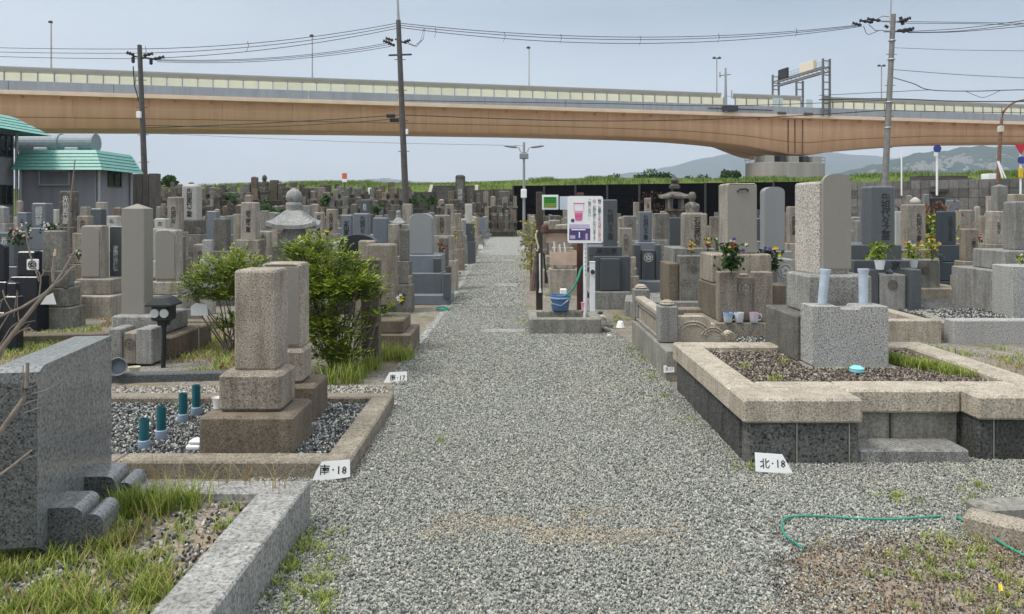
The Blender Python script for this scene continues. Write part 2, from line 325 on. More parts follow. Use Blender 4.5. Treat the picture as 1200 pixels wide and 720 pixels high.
def vnoise(x, y, s, seed=0):      # cheap smooth value noise
    r = np.random.default_rng(seed).random((64, 64)); xi = np.floor(x * s).astype(int); yi = np.floor(y * s).astype(int); fx = x * s - xi; fy = y * s - yi
    fx = fx * fx * (3 - 2 * fx); fy = fy * fy * (3 - 2 * fy); g_ = lambda a, b: r[a % 64, b % 64]
    return (g_(xi, yi) * (1 - fx) + g_(xi + 1, yi) * fx) * (1 - fy) + (g_(xi, yi + 1) * (1 - fx) + g_(xi + 1, yi + 1) * fx) * fy
def scatter(poly, n, zfun, dens=None):
    p = np.array(poly); x = rng.uniform(p[:, 0].min(), p[:, 0].max(), n); y = rng.uniform(p[:, 1].min(), p[:, 1].max(), n)
    k_ = inpoly(x, y, poly)
    if dens is not None: k_ &= rng.random(n) < dens(x, y)
    x, y = x[k_], y[k_]; z = zfun(x, y) if callable(zfun) else np.full(len(x), zfun)
    return np.stack([x, y, z + rng.uniform(-.003, .006, len(x))], 1)
def path_dens(x, y):
    d = np.ones(len(x))
    dirt = np.clip((x - .95) / .5, 0, 1) * np.clip((3.62 - y) / .25, 0, 1)
    d -= dirt * (.45 + .55 * (vnoise(x, y, 5, 2)))
    e = ((x - .15) / .75) ** 2 + ((y - 3.62) / .24) ** 2
    d -= np.clip(1.15 - e, 0, 1) * np.clip((vnoise(x, y, 6, 5) - .42) * 4, 0, 1) * .75
    edge = np.clip((-.93 - x + .12) / .12, 0, 1) * (y > 4.4); d -= edge * .5 * vnoise(x, y, 6, 9)
    d -= .35 * (vnoise(x, y, 1.7, 11) > .72)
    return np.clip(d, .06, 1)
near = [(-1.0, 2.2), (-1.0, 3.70), (-1.5, 3.70), (-1.5, 4.29), (-.935, 4.29), (-.92, 6.0), (1.42, 6.0), (1.42, 4.55), (3.7, 4.7), (3.7, 2.2)]
stones('gravel', scatter(near, 200000, .010, path_dens), .0138, M['pebble'], None, 'loose grey crushed stone covering the near end of the cemetery path')
far = [(-.95, 6.0), (-1.15, 7), (-1.05, 9), (-1.0, 12), (.22, 12), (.22, 10.4), (1.25, 10.2), (1.40, 8.7), (1.42, 6.0)]
stones('gravel', scatter(far, 90000, .010, lambda x, y: np.clip(.95 - .4 * (vnoise(x, y, 1.2, 4) > .7), 0, 1)), .0165, M['pebble'], None, 'loose grey crushed stone on the path beyond the near plots as far as the tap')
stones('path_dust', scatter([(-.95, 2.3), (-.9, 6), (-1.0, 9), (1.3, 9), (1.42, 4.6), (3.5, 4.6), (3.5, 2.3)], 52000, .016, lambda x, y: np.clip((vnoise(x, y, 1.4, 51) * .6 + vnoise(x, y, 5, 52) * .4 - .55) * 3, 0, .8)), .009, M['pebblesand'], None, 'sandy grit and fines lying in patches between the path gravel')
far2 = [(-1.0, 12), (-1.05, 16), (-1.1, 20), (-1.15, 26), (.45, 26), (.40, 20), (.25, 15), (.22, 12)]
stones('gravel', scatter(far2, 40000, .012), .026, M['pebble'], None, 'loose grey crushed stone on the narrow far stretch of path between the graves')

stones('fine_grit', scatter([(.95, 2.3), (3.4, 2.3), (3.3, 3.0), (2.3, 3.45), (1.7, 3.58), (1.1, 3.3)], 16000, .014), .010, M['pebblebrown'], None, 'fine brown grit over the bare dirt patch at lower right')
stones('fine_grit', scatter([(-.6, 3.38), (.9, 3.38), (.9, 3.88), (-.6, 3.88)], 11000, .013, lambda x, y: np.clip(1.15 - ((x - .15) / .75) ** 2 - ((y - 3.62) / .24) ** 2, 0, 1) * np.clip((vnoise(x, y, 6, 5) - .40) * 4, 0, 1)), .009, M['pebblesand'], None, 'sandy grit showing through the gravel mid path')
# grass blades
def blades(name, pts, h, m, parent=None, lean=.45, width=.006, label=None, kind='stuff', cat='grass'):
    n = len(pts); p = np.asarray(pts); hh = h * rng.uniform(.45, 1.15, n) if not hasattr(h, '__len__') else h * rng.uniform(.6, 1.1, n)
    a = rng.uniform(0, 6.28, n); ln = rng.uniform(.05, lean, n) * hh * 1.4
    dx, dy = np.cos(a) * ln, np.sin(a) * ln; wx, wy = -np.sin(a) * width * .5, np.cos(a) * width * .5
    b = np.stack([p[:, 0], p[:, 1], p[:, 2]], 1); V = np.zeros((n, 7, 3), np.float32)
    for i, (t_, wd, bz) in enumerate(((0, 1, 0), (.5, .8, .3), (.85, .45, .75))):
        c = b + np.stack([dx * bz, dy * bz, hh * t_ * (1 - .08 * t_)], 1); wv = np.stack([wx, wy, np.zeros(n)], 1) * wd
        V[:, 2 * i] = c - wv; V[:, 2 * i + 1] = c + wv
    V[:, 6] = b + np.stack([dx, dy, hh * .94], 1)
    o_ = (np.arange(n) * 7)[:, None]
    q = np.array([[0, 1, 3], [0, 3, 2], [2, 3, 5], [2, 5, 4], [4, 5, 6]])
    f = (o_[:, :, None] + q[None]).reshape(-1, 3); t_ = np.repeat(rng.random(n), 7)
    o = arr(name, V.reshape(-1, 3), f, m, t_, parent, kind)
    if label: tag(o, label, cat)
    return o
def tufts(centers, per, spread, z=0.0):
    c = np.repeat(np.asarray(centers, float), per, 0); n = len(c)
    r = np.abs(rng.normal(0, spread, n)); a = rng.uniform(0, 6.28, n)
    return np.stack([c[:, 0] + r * np.cos(a), c[:, 1] + r * np.sin(a), c[:, 2] if c.shape[1] > 2 else np.full(n, z)], 1)

# levee beyond the cemetery wall
def levee():
    xs = np.linspace(-110, 75, 190); nprof = 9; V = []; 
    for x in xs:
        yc = 82 - (x + 20) * .34; zc = 4.62 + .12 * math.sin(x * .21) + random.uniform(-.05, .05)
        for j, (dy, zf) in enumerate(((-9, 0.0), (-7, .35), (-4.5, .68), (-2, .93), (0, 1.0), (2.5, 1.0), (5, .98), (9, .5), (14, 0))):
            V.append((x, yc + dy, zc * zf + (random.uniform(-.07, .07) if 0 < j < 8 else -.02)))
    f = [(i * nprof + j, (i + 1) * nprof + j, (i + 1) * nprof + j + 1, i * nprof + j + 1) for i in range(len(xs) - 1) for j in range(nprof - 1)]
    arr('levee', V, f, M['bank'], None, None, 'structure', True)
    n = 42000; x = rng.uniform(-55, 42, n); t_ = rng.beta(1.6, 1.0, n); yc = 82 - (x + 20) * .34
    dy = -7.5 + t_ * 8.5; zf = np.interp(dy, [-9, -7, -4.5, -2, 0, 2.5], [0, .35, .68, .93, 1, 1]); z = zf * (4.62 + .12 * np.sin(x * .21)) - .05
    hh = .16 + .22 * (vnoise(x, dy, .35, 3) > .6) + .10 * vnoise(x, dy, .8, 8)
    blades('levee_grass', np.stack([x, yc + dy, z], 1), hh, M['bankgrass'], None, .7, .05, 'rough green grass covering the levee bank behind the dark wall')
levee()
# hills
def hill(name, prof, Y, depth, zjit, m, seed):
    r = np.random.default_rng(seed); xs = np.linspace(prof[0][0], prof[-1][0], 130); py = np.interp(xs, [p[0] for p in prof], [p[1] for p in prof])
    V = []; K = 12
    ph = r.uniform(0, 6.28, 6)
    for i, (px, yy) in enumerate(zip(xs, py)):
        zt = PZ(yy, Y) + 1e-3
        zt += zjit * (.5 * math.sin(i * .35 + ph[0]) + .4 * math.sin(i * .9 + ph[1]) + .3 * r.uniform(-1, 1))
        for j in range(K):
            t_ = j / (K - 1); rid = 1 + .10 * math.sin(i * .5 + j * .7 + ph[2]) * (1 - t_) + .06 * math.sin(i * 1.3 - j * 1.1 + ph[3]) * (1 - t_)
            yy2 = Y - depth * (1 - t_); V.append((PX(px, Y), yy2, max(-20, zt * (t_ ** .8) * rid - (0 if j else 25))))
        V.append((PX(px, Y), Y + depth * .8, -20))
    K += 1
    f = [(i * K + j, (i + 1) * K + j, (i + 1) * K + j + 1, i * K + j + 1) for i in range(len(xs) - 1) for j in range(K - 1)]
    return arr(name, V, f, m, None, None, 'structure', True)
def hillmat():
    m, t, b = mat('forested hill', .95, spec=.1); v = coords(t, False)
    r = ramp(t, [(.35, (.006, .018, .016)), (.5, (.016, .04, .026)), (.7, (.038, .064, .04))]); t.links.new(noise(t, v, .012, 8, .72), r.inputs[0]); t.links.new(r.outputs[0], b.inputs['Base Color']); return m
hm = hillmat()
hill('far_hill', [(640, 214), (700, 208), (755, 201), (790, 194), (820, 187), (850, 181), (880, 179), (930, 176), (970, 178), (1010, 182), (1050, 186), (1100, 178), (1200, 176), (1320, 182), (1400, 205)], 7200, 1500, 9, hm, 1)
hill('far_hill', [(380, 216), (420, 211), (450, 209), (490, 213), (540, 216)], 7600, 900, 6, hm, 4)
hill('near_hill', [(945, 216), (975, 203), (1005, 199), (1035, 190), (1060, 184), (1095, 177), (1130, 173), (1170, 171), (1220, 170), (1300, 176), (1420, 190)], 3000, 900, 7, hm, 2)
def town():        # pale hillside suburb: small houses seen as specks
    mb = MB()
    for (cx, cy, sx, sy, n) in ((1085, 195, 26, 4, 70), (1125, 187, 22, 4, 60), (1165, 196, 30, 6, 90), (1010, 203, 26, 2.5, 30), (1190, 186, 25, 4, 50)):
        for _ in range(n):
            px, py = random.gauss(cx, sx * .5), random.gauss(cy, sy * .6)
            top = np.interp(px, [945, 975, 1005, 1035, 1060, 1095, 1130, 1170, 1300], [216, 203, 199, 190, 184, 177, 173, 171, 176])
            if py < top + 6: continue
            t_ = max(0.02, ((HOR - py) / (HOR - top)) ** 1.25) * .97
            Y = 3000 - 900 * (1 - t_) - 12; p = A(px, py, Y); s_ = random.uniform(3, 6)
            mb.box(p.x - s_, p.x + s_, p.y - 5, p.y + 5, p.z - 6, p.z + random.uniform(1, 3.5), .2)
    o = mb.build('hillside_houses', M['pierconc'], None, kind='stuff'); tag(o, 'pale houses of a suburb scattered over the distant green hill', 'houses')
town()

# ---------------------------------------------------------------- elevated motorway bridge
BD = Vector((.977, .2145, 0)).normalized(); BP = Vector((PX(0, 95), 95, 0)); BN = Vector((-BD.y, BD.x, 0))
bridge = thing('highway_bridge', 'long tan steel girder motorway bridge with pale yellow noise barrier crossing the whole view', 'bridge', BP, math.atan2(BD.y, BD.x))
def bs(px):           # distance along the bridge front for a pixel column
    k_ = (px - 600) / F; return (k_ * BP.y - BP.x) / (BD.x - k_ * BD.y)
def bz(px, py): Y = BP.y + bs(px) * BD.y + 1.3 * .977; return PZ(py, Y)
bot = [(-260, 158), (-120, 152.5), (0, 150.8), (200, 151.8), (400, 153.8), (500, 155.3), (600, 156.8), (680, 158.8), (740, 160.5), (800, 163), (840, 166.4), (880, 171), (912, 177.5), (935, 182), (957, 182.4), (975, 178.5), (1000, 175.5), (1050, 171.5), (1100, 168), (1200, 166.8), (1340, 168), (1500, 172)]
S0, S1 = bs(-260), bs(1500)
def rail(name, m, s0, s1, y0, y1, z0, z1, b=.02): mb = MB(); mb.box(s0, s1, y0, y1, z0, z1, b); return mb.build(name, m, bridge)
ZP = 17.15                                               # parapet foot
# girder web with haunches
ss = [bs(p) for p, _ in bot]; zz = [bz(p, y) for p, y in bot]
sx = np.linspace(S0, S1, 150); zb_ = np.interp(sx, ss, zz)
ker = np.array([1, 2, 1]) / 4; zb_ = np.convolve(np.pad(zb_, 1, mode='edge'), ker, 'valid')
def girder(y0, y1, name):
    V = []; 
    for s_, zl in zip(sx, zb_ if y0 < 5 else zb_ + 1.1 * np.clip((zb_ - 11.2) / 1.0, 0, 1)):
        h_ = 16.62 - zl
        V += [(s_, y0 + .02, 16.62), (s_, y0, 16.62 - h_ * .30), (s_, y0 - .06, 16.62 - h_ * .31), (s_, y0, 16.62 - h_ * .33), (s_, y0, zl + .12), (s_, y0 + .5, zl), (s_, y1 - .5, zl), (s_, y1, zl + .12), (s_, y1, 16.62)]
    n = 9; f = [(i * n + j, i * n + j + 1, (i + 1) * n + j + 1, (i + 1) * n + j) for i in range(len(sx) - 1) for j in range(n - 1)]
    return arr(name, V, f, M['girder'], None, bridge)
girder(1.3, 8.0, 'girder'); girder(9.0, 14.0, 'girder')
mb = MB()
for s_ in np.arange(S0 + 3, S1, 4.6):                   # vertical stiffeners and bracket ribs under the deck lip
    mb.box(s_ - .05, s_ + .05, .35, 1.32, 16.28, 16.58, .01)
mb.build('deck_bracket', M['girder'], bridge, kind='stuff')
mb = MB()
for i in range(0, len(sx) - 1):
    z0 = zb_[i] + (16.62 - zb_[i]) * .34; z1 = zb_[i + 1] + (16.62 - zb_[i + 1]) * .34
    mb.add([(sx[i], 1.24, z0), (sx[i + 1], 1.24, z1), (sx[i + 1], 1.24, z1 + .07), (sx[i], 1.24, z0 + .07), (sx[i], 1.31, z0), (sx[i + 1], 1.31, z1), (sx[i + 1], 1.31, z1 + .07), (sx[i], 1.31, z0 + .07)], [(0, 1, 2, 3), (0, 4, 5, 1), (3, 2, 6, 7)])
mb.build('girder_seam', M['girderdark'], bridge)
for s_ in np.arange(S0 + 4, S1, 9.3):
    zl = float(np.interp(s_, sx, zb_)); mb = MB(); mb.box(s_ - .05, s_ + .05, 1.255, 1.31, zl + .15, 16.5, .01); mb.build('web_seam', M['girderseam'], bridge)
for px in (929, 937, 946):
    s_ = bs(px); zl = float(np.interp(s_, sx, zb_)); mb = MB(); mb.box(s_ - .09, s_ + .09, 1.2, 1.31, zl + .2, 16.5, .01); mb.build('web_stiffener', M['girderdark'], bridge)
rail('deck_edge', M['girderlip'], S0, S1, 0.0, 14.6, 16.62, ZP)
SE = list(np.arange(S0, S1, 12.4)) + [S1]
for a_, b_ in zip(SE[:-1], SE[1:]): rail('parapet', M['parapet'], a_ + .03, b_ - .03, .06, .36, ZP + .002, 18.36)
rail('parapet', M['parapet'], S0, S1, 14.1, 14.4, ZP + .002, 18.36)
GAP0, GAP1 = bs(846), bs(860); GB0, GB1 = bs(940), bs(966)
pm = bpy.data.meshes.new('panel'); 
def inst(name, me, loc, parent, m=None):
    o = bpy.data.objects.new(name, me); o.location = loc; C.objects.link(o); o.parent = parent; return o
pmb = MB(); pmb.box(-.86, .86, .16, .22, 0, 1.0, .02); p0 = pmb.build('noise_panel', M['panelyellow'], bridge); pme = p0.data
qmb = MB(); qmb.box(-.04, .04, .08, .30, 0, 1.22, .01); q0 = qmb.build('barrier_post', M['postgrey'], bridge); qme = q0.data
first = True; s_ = S0 + 1
while s_ < S1 - 1:
    mid = s_ + .97
    if first: q0.location = (s_, 0, 18.36); p0.location = (mid, 0, 18.40); first = False
    else:
        if not (GB0 < s_ < GB1): inst('barrier_post', qme, (s_, 0, 18.36), bridge)
        if not (GAP0 < mid < GAP1) and not (GB0 < mid < GB1): inst('noise_panel', pme, (mid, 0, 18.40), bridge)
    s_ += 1.94
def cap(s0, s1, y=0.19, z=19.42):      # grey rounded top hood of the noise barrier
    mb = MB(); n = 9; V = []
    for s_ in (s0, s1): V += [(s_, y + .02 - .32 * math.sin(math.pi * k_ / (n - 1) * .5 + 0) + .25, z + .78 * k_ / (n - 1)) for k_ in range(n)] + [(s_, y + .36 - .32 * math.sin(math.pi * k_ / (n - 1) * .5) , z + .78 * k_ / (n - 1)) for k_ in range(n - 1, -1, -1)]
    m2 = 2 * n; mb.add(V, [(j, (j + 1) % m2, (j + 1) % m2 + m2, j + m2) for j in range(m2)] + [tuple(range(m2)), tuple(range(2 * m2 - 1, m2 - 1, -1))]); return mb.build('barrier_hood', M['capgrey'], bridge)
cap(S0, GAP0); cap(GAP1, GB0); cap(GB1, S1)
# far carriageway barrier
rail('far_barrier', M['panelyellow'], S0, S1, 14.15, 14.3, 18.362, 19.9); rail('far_barrier_hood', M['capgrey'], S0, S1, 14.0, 14.4, 19.902, 20.4)
for (px0, px1) in ((906, 918), (945, 953)):
    s0, s1 = bs(px0), bs(px1); mb = MB(); mb.box(s0, s1, .12, .2, 18.40, 19.7, .02); mb.build('clear_panel', M['panelclear'], bridge)
for px0 in (911, 942): mb = MB(); mb.box(bs(px0), bs(px0 + 10), -.25, .05, ZP - .05, ZP + .35, .1); mb.build('bridge_lamp_box', M['pole'], bridge)
mb = MB(); mb.tube([(bs(830), -.05, 17.75), (bs(905), -.05, 17.7)], .07, 5); mb.build('pipe', M['darksteel'], bridge)
# pier
pier = thing('bridge_pier', 'wide round ended concrete pier head carrying the tan bridge behind the levee', 'pier', A(920, 248, 121) * 1.0, math.atan2(BD.y, BD.x))
pier.location.z = 0
def stadium(hw, hd, z, n=18):
    o_ = []
    for k_ in range(n + 1): a = -math.pi / 2 + math.pi * k_ / n; o_.append((hw - hd + hd * math.cos(a), hd * math.sin(a), z))
    for k_ in range(n + 1): a = math.pi / 2 + math.pi * k_ / n; o_.append((-(hw - hd) + hd * math.cos(a), hd * math.sin(a), z))
    return o_
zc = PZ(191, 119); mb = MB(); mb.loft([stadium(6.6, 3.4, -.1), stadium(6.6, 3.4, zc - .05), stadium(6.5, 3.3, zc)]); mb.build('pier_body', M['pierconc'], pier, True)
for (x0, x1) in ((-4.6, -2.9), (-.2, 1.5), (4.0, 5.6)):
    mb = MB(); mb.box(x0, x1, -1.6, 1.6, zc - .05, zc + 1.15, .04); mb.build('bearing_block', M['pierconc'], pier)
for x0 in (-1.6, 2.5): mb = MB(); mb.box(x0, x0 + 1.0, -1.2, 1.2, zc, zc + 1.2, .05); mb.build('bearing', M['darksteel'], pier)
for sgn in (-1, 1):
    mb = MB()
    for y_ in (-1.5, 0, 1.5): mb.tube([(sgn * 6.3, y_, zc - .02), (sgn * 6.3, y_, zc + 1.0)], .05, 5)
    for z_ in (.5, 1.0): mb.tube([(sgn * 6.3, -1.5, zc + z_), (sgn * 6.3, 1.5, zc + z_)], .05, 5)
    mb.build('guard_rail', M['steel'], pier)
# lamps and equipment standing on the bridge
def bridge_lamp(px, ytop, double, label):
    s_ = bs(px); p = BP + BD * s_ + BN * 7.2; Y = p.y; X0 = PX(px, Y)
    t = thing('street_lamp', label, 'street lamp', (X0, Y, 17.15), 0, 'lamps along the bridge deck'); h = PZ(ytop, Y) - 17.15
    mb = MB(); mb.tube([(0, 0, 0), (0, 0, h)], [.13, .08], 6); mb.build('post', M['steel'], t)
    for sg in ((-1, 1) if double else (-1,)):
        mb = MB(); mb.lathe([(.05, -.16), (.30, -.1), (.34, .05), (.2, .2), (.05, .22)], 8, (sg * (.42 if double else .1), 0, h + .1), sy=.8); mb.build('lamp_head', M['darksteel'], t, True)
    if double: mb = MB(); mb.tube([(-.4, 0, h + .05), (.4, 0, h + .05)], .05, 5); mb.build('arm', M['darksteel'], t)
bridge_lamp(60, 27, False, 'single lamp post on the bridge above the green roofed building')
bridge_lamp(366, 43, False, 'single lamp post on the bridge between the two dark utility poles')
bridge_lamp(620, 57, False, 'single lamp post on the bridge straight above the double street lamp')
bridge_lamp(840, 69, True, 'twin headed lamp post on the bridge beside the camera mast')
bridge_lamp(1033, 78, True, 'twin headed lamp post on the bridge beside the grey utility pole')
t = thing('camera_mast', 'short grey equipment mast with crossarm at the gap in the bridge barrier', 'mast', (BP + BD * bs(850) + BN * -.1) * 1.0); t.location.z = 17.2
h = PZ(80, t.location.y) - 17.2; mb = MB(); mb.tube([(0, 0, 0), (0, 0, h)], [.28, .14], 8); mb.build('post', M['steel'], t)
mb = MB(); mb.tube([(-1.0, 0, h - 1.2), (.8, 0, h - 1.0)], .06, 5); mb.tube([(-.9, 0, h - 1.5), (-.9, 0, h - .6)], .07, 5); mb.build('crossarm', M['darksteel'], t)
mb = MB(); mb.box(-.5, 1.9, -.3, .3, .1, 1.0, .05); mb.build('control_box', M['darksteel'], t)
mb = MB(); mb.box(.9, 1.0, -.2, .2, 2.2, 3.4, .02); mb.tube([(0, 0, 2.4), (.95, 0, 2.5)], .04, 5); mb.build('antenna', M['steel'], t)
# sign gantry over the carriageway
ga = BP + BD * bs(967) + BN * -.3; gb_ = ga + BN * 14.6
gt = thing('sign_gantry', 'grey lattice sign gantry spanning the bridge with a dark message board', 'gantry', (ga.x, ga.y, 17.0), math.atan2(BN.y, BN.x))
GH = PZ(69, ga.y) - 17.0
def leg(x, hh, name='leg'):
    mb = MB()
    for dy in (-.62, .62): mb.box(x - .16, x + .16, dy - .13, dy + .13, 0, hh, .02)
    for z_ in np.arange(.8, hh - .4, 1.15): mb.box(x - .06, x + .06, -.5, .5, z_, z_ + .16, .01)
    mb.build(name, M['gantry'], gt)
leg(0, GH); leg(7.3, GH - 2.3); leg(14.6, GH)
mb = MB()
for z_ in (GH - 2.2, GH - 1.4):
    for dy in (-.5, .5): mb.box(-.2, 14.8, dy - .1, dy + .1, z_, z_ + .22, .02)
for x in np.arange(0, 14.4, 1.2): mb.tube([(x, -.5, GH - 2.1), (x + 1.2, -.5, GH - 1.3)], .06, 4)
mb.build('truss', M['gantry'], gt)
mb = MB()
for z_ in (GH - .55, GH - .1): mb.tube([(.4, -.45, z_), (14.2, -.45, z_)], .035, 4)
for x in np.arange(.4, 14.3, .92): mb.tube([(x, -.45, GH - 1.2), (x, -.45, GH - .1)], .03, 4)
mb.build('handrail', M['steel'], gt)
mb = MB(); mb.box(9.6, 12.4, .55, .95, GH - 1.35, GH + .40, .05); mb.build('message_board', M['insul'], gt)
mb = MB(); mb.box(2.2, 6.0, .5, .85, GH - 1.3, GH + .2, .05)
for x in np.arange(2.2, 6.1, .76): mb.box(x - .05, x + .05, .3, .52, GH - 1.3, GH + .3, .02)
mb.build('sign_back', M['cream'], gt)

plain('stairdark', (.085, .078, .072), .9, grime=.35, scale=1)
# ---------------------------------------------------------------- walls at the cemetery end
def seg_wall(name, label, cat, p0, p1, zt0, zt1, npan, m, mpost, thick=.12, slats=4, post=True):
    a, b = Vector(p0), Vector(p1); d = b - a; L_ = d.length
    t = thing(name, label, cat, (a.x, a.y, 0), math.atan2(d.y, d.x))
    for i in range(npan):
        x0, x1 = L_ * i / npan + .06, L_ * (i + 1) / npan - .06; zt = zt0 + (zt1 - zt0) * (i + .5) / npan
        mb = MB(); mb.box(x0, x1, -.03, .03, .0, zt, .01); o = mb.build('panel', m, t)
        for k_ in range(slats):
            mb = MB(); z0 = zt * k_ / slats; mb.box(x0, x1, -.075, -.032, z0 + .03, zt * (k_ + 1) / slats - .03, .01); mb.build('slat', m, o)
        if post: mb = MB(); mb.box(x0 - .16, x0, -.16, .08, 0, zt + .02, .01); mb.build('post', mpost, t)
    return t
seg_wall('boundary_fence', 'long black panelled fence below the grass levee behind the graves', 'fence', (PX(602, 61), 61), (PX(947, 57), 57), 3.65, 3.85, 9, M['darkwall'], M['darksteel'])
seg_wall('boundary_wall', 'low dark weathered concrete wall left of the black fence behind the small stones', 'wall', (PX(486, 62), 62), (PX(600.5, 61), 61), 3.15, 3.4, 5, M['stairdark'], M['stairdark'], slats=0)
def block_wall():
    a, b = Vector((PX(948, 56.9), 56.9, 0)), Vector((PX(1290, 46), 46, 0)); d = b - a; L_ = d.length
    t = thing('block_wall', 'tall grey concrete block wall rising at the right behind the graves', 'wall', a, math.atan2(d.y, d.x))
    mb = MB(); mb.box(0, L_, .02, .3, 0, 3.6, .02); mb.build('wall_core', M['pierconc'], t)
    ncol = 30; bw = L_ / ncol; hh = .62; mes = []
    for k_ in range(2):
        mb = MB(); mb.box(.008, bw - .008, -.10, .018, .008, hh - .008, .012); mes.append(mb)
    proto = mes[0].build('block', M['pierblock'], t); first = True
    for r_ in range(6):
        for c_ in range(ncol):
            x = c_ * bw; top = 3.55 + .55 * c_ / ncol
            if (r_ + 1) * hh > top + .4: continue
            if first: proto.location = (x, 0, 0); first = False; continue
            o = inst('block', proto.data, (x, random.uniform(-.015, .015), r_ * hh), t)
    return t
M['pierblock'] = granite('concrete wall block', (.165, .16, .153), .25, 40, .9, .5, .5, (.05, .047, .04), .35)
block_wall()
# levee stairs
def stairs(px0, px1, pyt, pyb, Y, n, label, mkey, edges=True):
    t = thing('levee_stairs', label, 'stairs', (PX((px0 + px1) / 2, Y), Y, 0)); hw = (px1 - px0) / 2 * Y / F; zt, zb = PZ(pyt, Y), PZ(pyb, Y) - .6
    for i in range(n):
        mb = MB(); z1 = zb + (zt - zb) * (i + 1) / n; mb.box(-hw, hw, i * .45, n * .45 + .6, z1 - (zt - zb) / n + .002, z1, .02); mb.build('step', M[mkey], t)
    for sg in (-1, 1) if edges else ():
        mb = MB(); x = sg * (hw + .2); mb.prism([(0, zb - .5), (.4, zb + .1), (n * .45 + .5, zt + .1), (n * .45 + .9, zt + .1), (n * .45 + .9, zb - .5)], x - .15, x + .15); mb.v = [(y_, x_, z_) for x_, y_, z_ in mb.v]; mb.f = [f_[::-1] for f_ in mb.f]; mb.build('stair_edge', M['pierconc'], t)
stairs(504, 554, 216.5, 226, 66, 6, 'dark stone steps up the levee behind the tall monument', 'stairdark')
stairs(1096, 1158, 204, 215, 51, 6, 'dark timber edged steps on the levee above the grey block wall', 'stairdark', False)
mb = MB(); p = A(1163, 210, 51); mb.box(p.x - .55, p.x + .1, p.y - .4, p.y + .4, 3.0, p.z + .35, .03); tag(mb.build('meter_cabinet', M['white'], None), 'small white cabinet beside the rusty lamp pole on the levee', 'cabinet')

# ---------------------------------------------------------------- building on the left
BY = 31.0
bt = thing('crematorium_building', 'single storey grey building with a turquoise ribbed mansard roof and duct', 'building', (PX(95, BY), BY, 0))
def lx(px, Y=BY): return PX(px, Y) - PX(95, BY)
fx = lx(112); BD_ = 2.85; wr = fx
mb = MB(); mb.box(lx(24), fx, 0, BD_, 0, PZ(197, BY), .02); mb.build('wall', M['wallgrey'], bt)
for x, y in ((lx(26), -.08), (fx + .07, .12), (fx + .08, BD_ - .1)): mb = MB(); mb.tube([(x, y, 0), (x, y, PZ(199, BY))], .06, 8); mb.build('downpipe', M['steel'], bt)
# windows
def win(px0, px1, py0, py1, y, louv, parent, X=lx, Yd=BY, rot=None):
    x0, x1, z1, z0 = X(px0), X(px1), PZ(py0, Yd), PZ(py1, Yd); fr = MB(); b = .06
    y -= .05; fr.box(x0, x1, y - .06, y + .05, z0, z0 + b, .01); fr.box(x0, x1, y - .06, y + .05, z1 - b, z1, .01); fr.box(x0, x0 + b, y - .058, y + .05, z0 + b, z1 - b, .01); fr.box(x1 - b, x1, y - .058, y + .05, z0 + b, z1 - b, .01)
    if not louv: fr.box((x0 + x1) / 2 - .03, (x0 + x1) / 2 + .03, y - .05, y + .04, z0 + b, z1 - b, .01)
    f_ = fr.build('window', M['steel'], parent)
    if louv:
        n = 9
        for k_ in range(n):
            mb = MB(); z = z0 + b + (z1 - z0 - 2 * b) * k_ / n; mb.add([(x0 + b, y - .05, z), (x1 - b, y - .05, z), (x1 - b, y - .01, z + (z1 - z0) / n * 1.05), (x0 + b, y - .01, z + (z1 - z0) / n * 1.05)], [(0, 1, 2, 3)]); mb.build('louvre', M['wallgrey'], f_)
    mb = MB(); mb.box(x0 + b, x1 - b, y + .0, y + .02, z0 + b, z1 - b, .002); mb.build('pane', M['glassdark'], f_)
win(47, 83.5, 199.5, 218, -.03, True, bt)
def sidewin(t, x, ya, yb, z0, z1):          # window in a wall that faces +X
    fr = MB(); b = .05
    fr.box(x, x + .06, ya, yb, z0, z0 + b, .008); fr.box(x, x + .06, ya, yb, z1 - b, z1, .008)
    for y_ in (ya, (ya + yb) / 2 - b / 2, yb - b): fr.box(x, x + .058, y_, y_ + b, z0 + b, z1 - b, .008)
    f_ = fr.build('window', M['darksteel'], t); g_ = MB(); g_.box(x, x + .02, ya + b, yb - b, z0 + b, z1 - b, .002); g_.build('pane', M['glassdark'], f_)
sidewin(bt, fx, .92, 2.0, PZ(219, 32), PZ(200, 32))
def ribbed(path_, z0, z1, out, n, parent, name='roof'):     # horizontal lapped ribs of a mansard roof along a plan polyline
    for k_ in range(n):
        t0, t1 = k_ / n, (k_ + 1) / n; V = []
        def off(t_, lift):
            r_ = out * (1 - t_); pts = []
            for i, (x, y) in enumerate(path_):
                if i == 0: nx, ny = nrm(path_[0], path_[1])
                elif i == len(path_) - 1: nx, ny = nrm(path_[-2], path_[-1])
                else:
                    a, b = nrm(path_[i - 1], path_[i]), nrm(path_[i], path_[i + 1]); nx, ny = a[0] + b[0], a[1] + b[1]; l = (nx * nx + ny * ny) / 2; nx, ny = nx / l, ny / l
                pts.append((x + nx * (r_ + lift), y + ny * (r_ + lift), z0 + (z1 - z0) * t_))
            return pts
        nrm = lambda p, q: (lambda dx, dy: (dy / math.hypot(dx, dy), -dx / math.hypot(dx, dy)))(q[0] - p[0], q[1] - p[1])
        a, b, c, d = off(t0, .04), off(t0 + (t1 - t0) * .72, .04), off(t0 + (t1 - t0) * .78, .0), off(t1, .0); e = off(t0, -.05)
        m_ = len(path_); V = e + a + b + c + d; f = [(r_ * m_ + i, r_ * m_ + i + 1, (r_ + 1) * m_ + i + 1, (r_ + 1) * m_ + i) for r_ in range(4) for i in range(m_ - 1)]
        mb = MB(); mb.add(V, f); mb.build('roof_rib', M['roofgreen'], parent)
z0r, z1r = PZ(200, BY), PZ(176, BY)
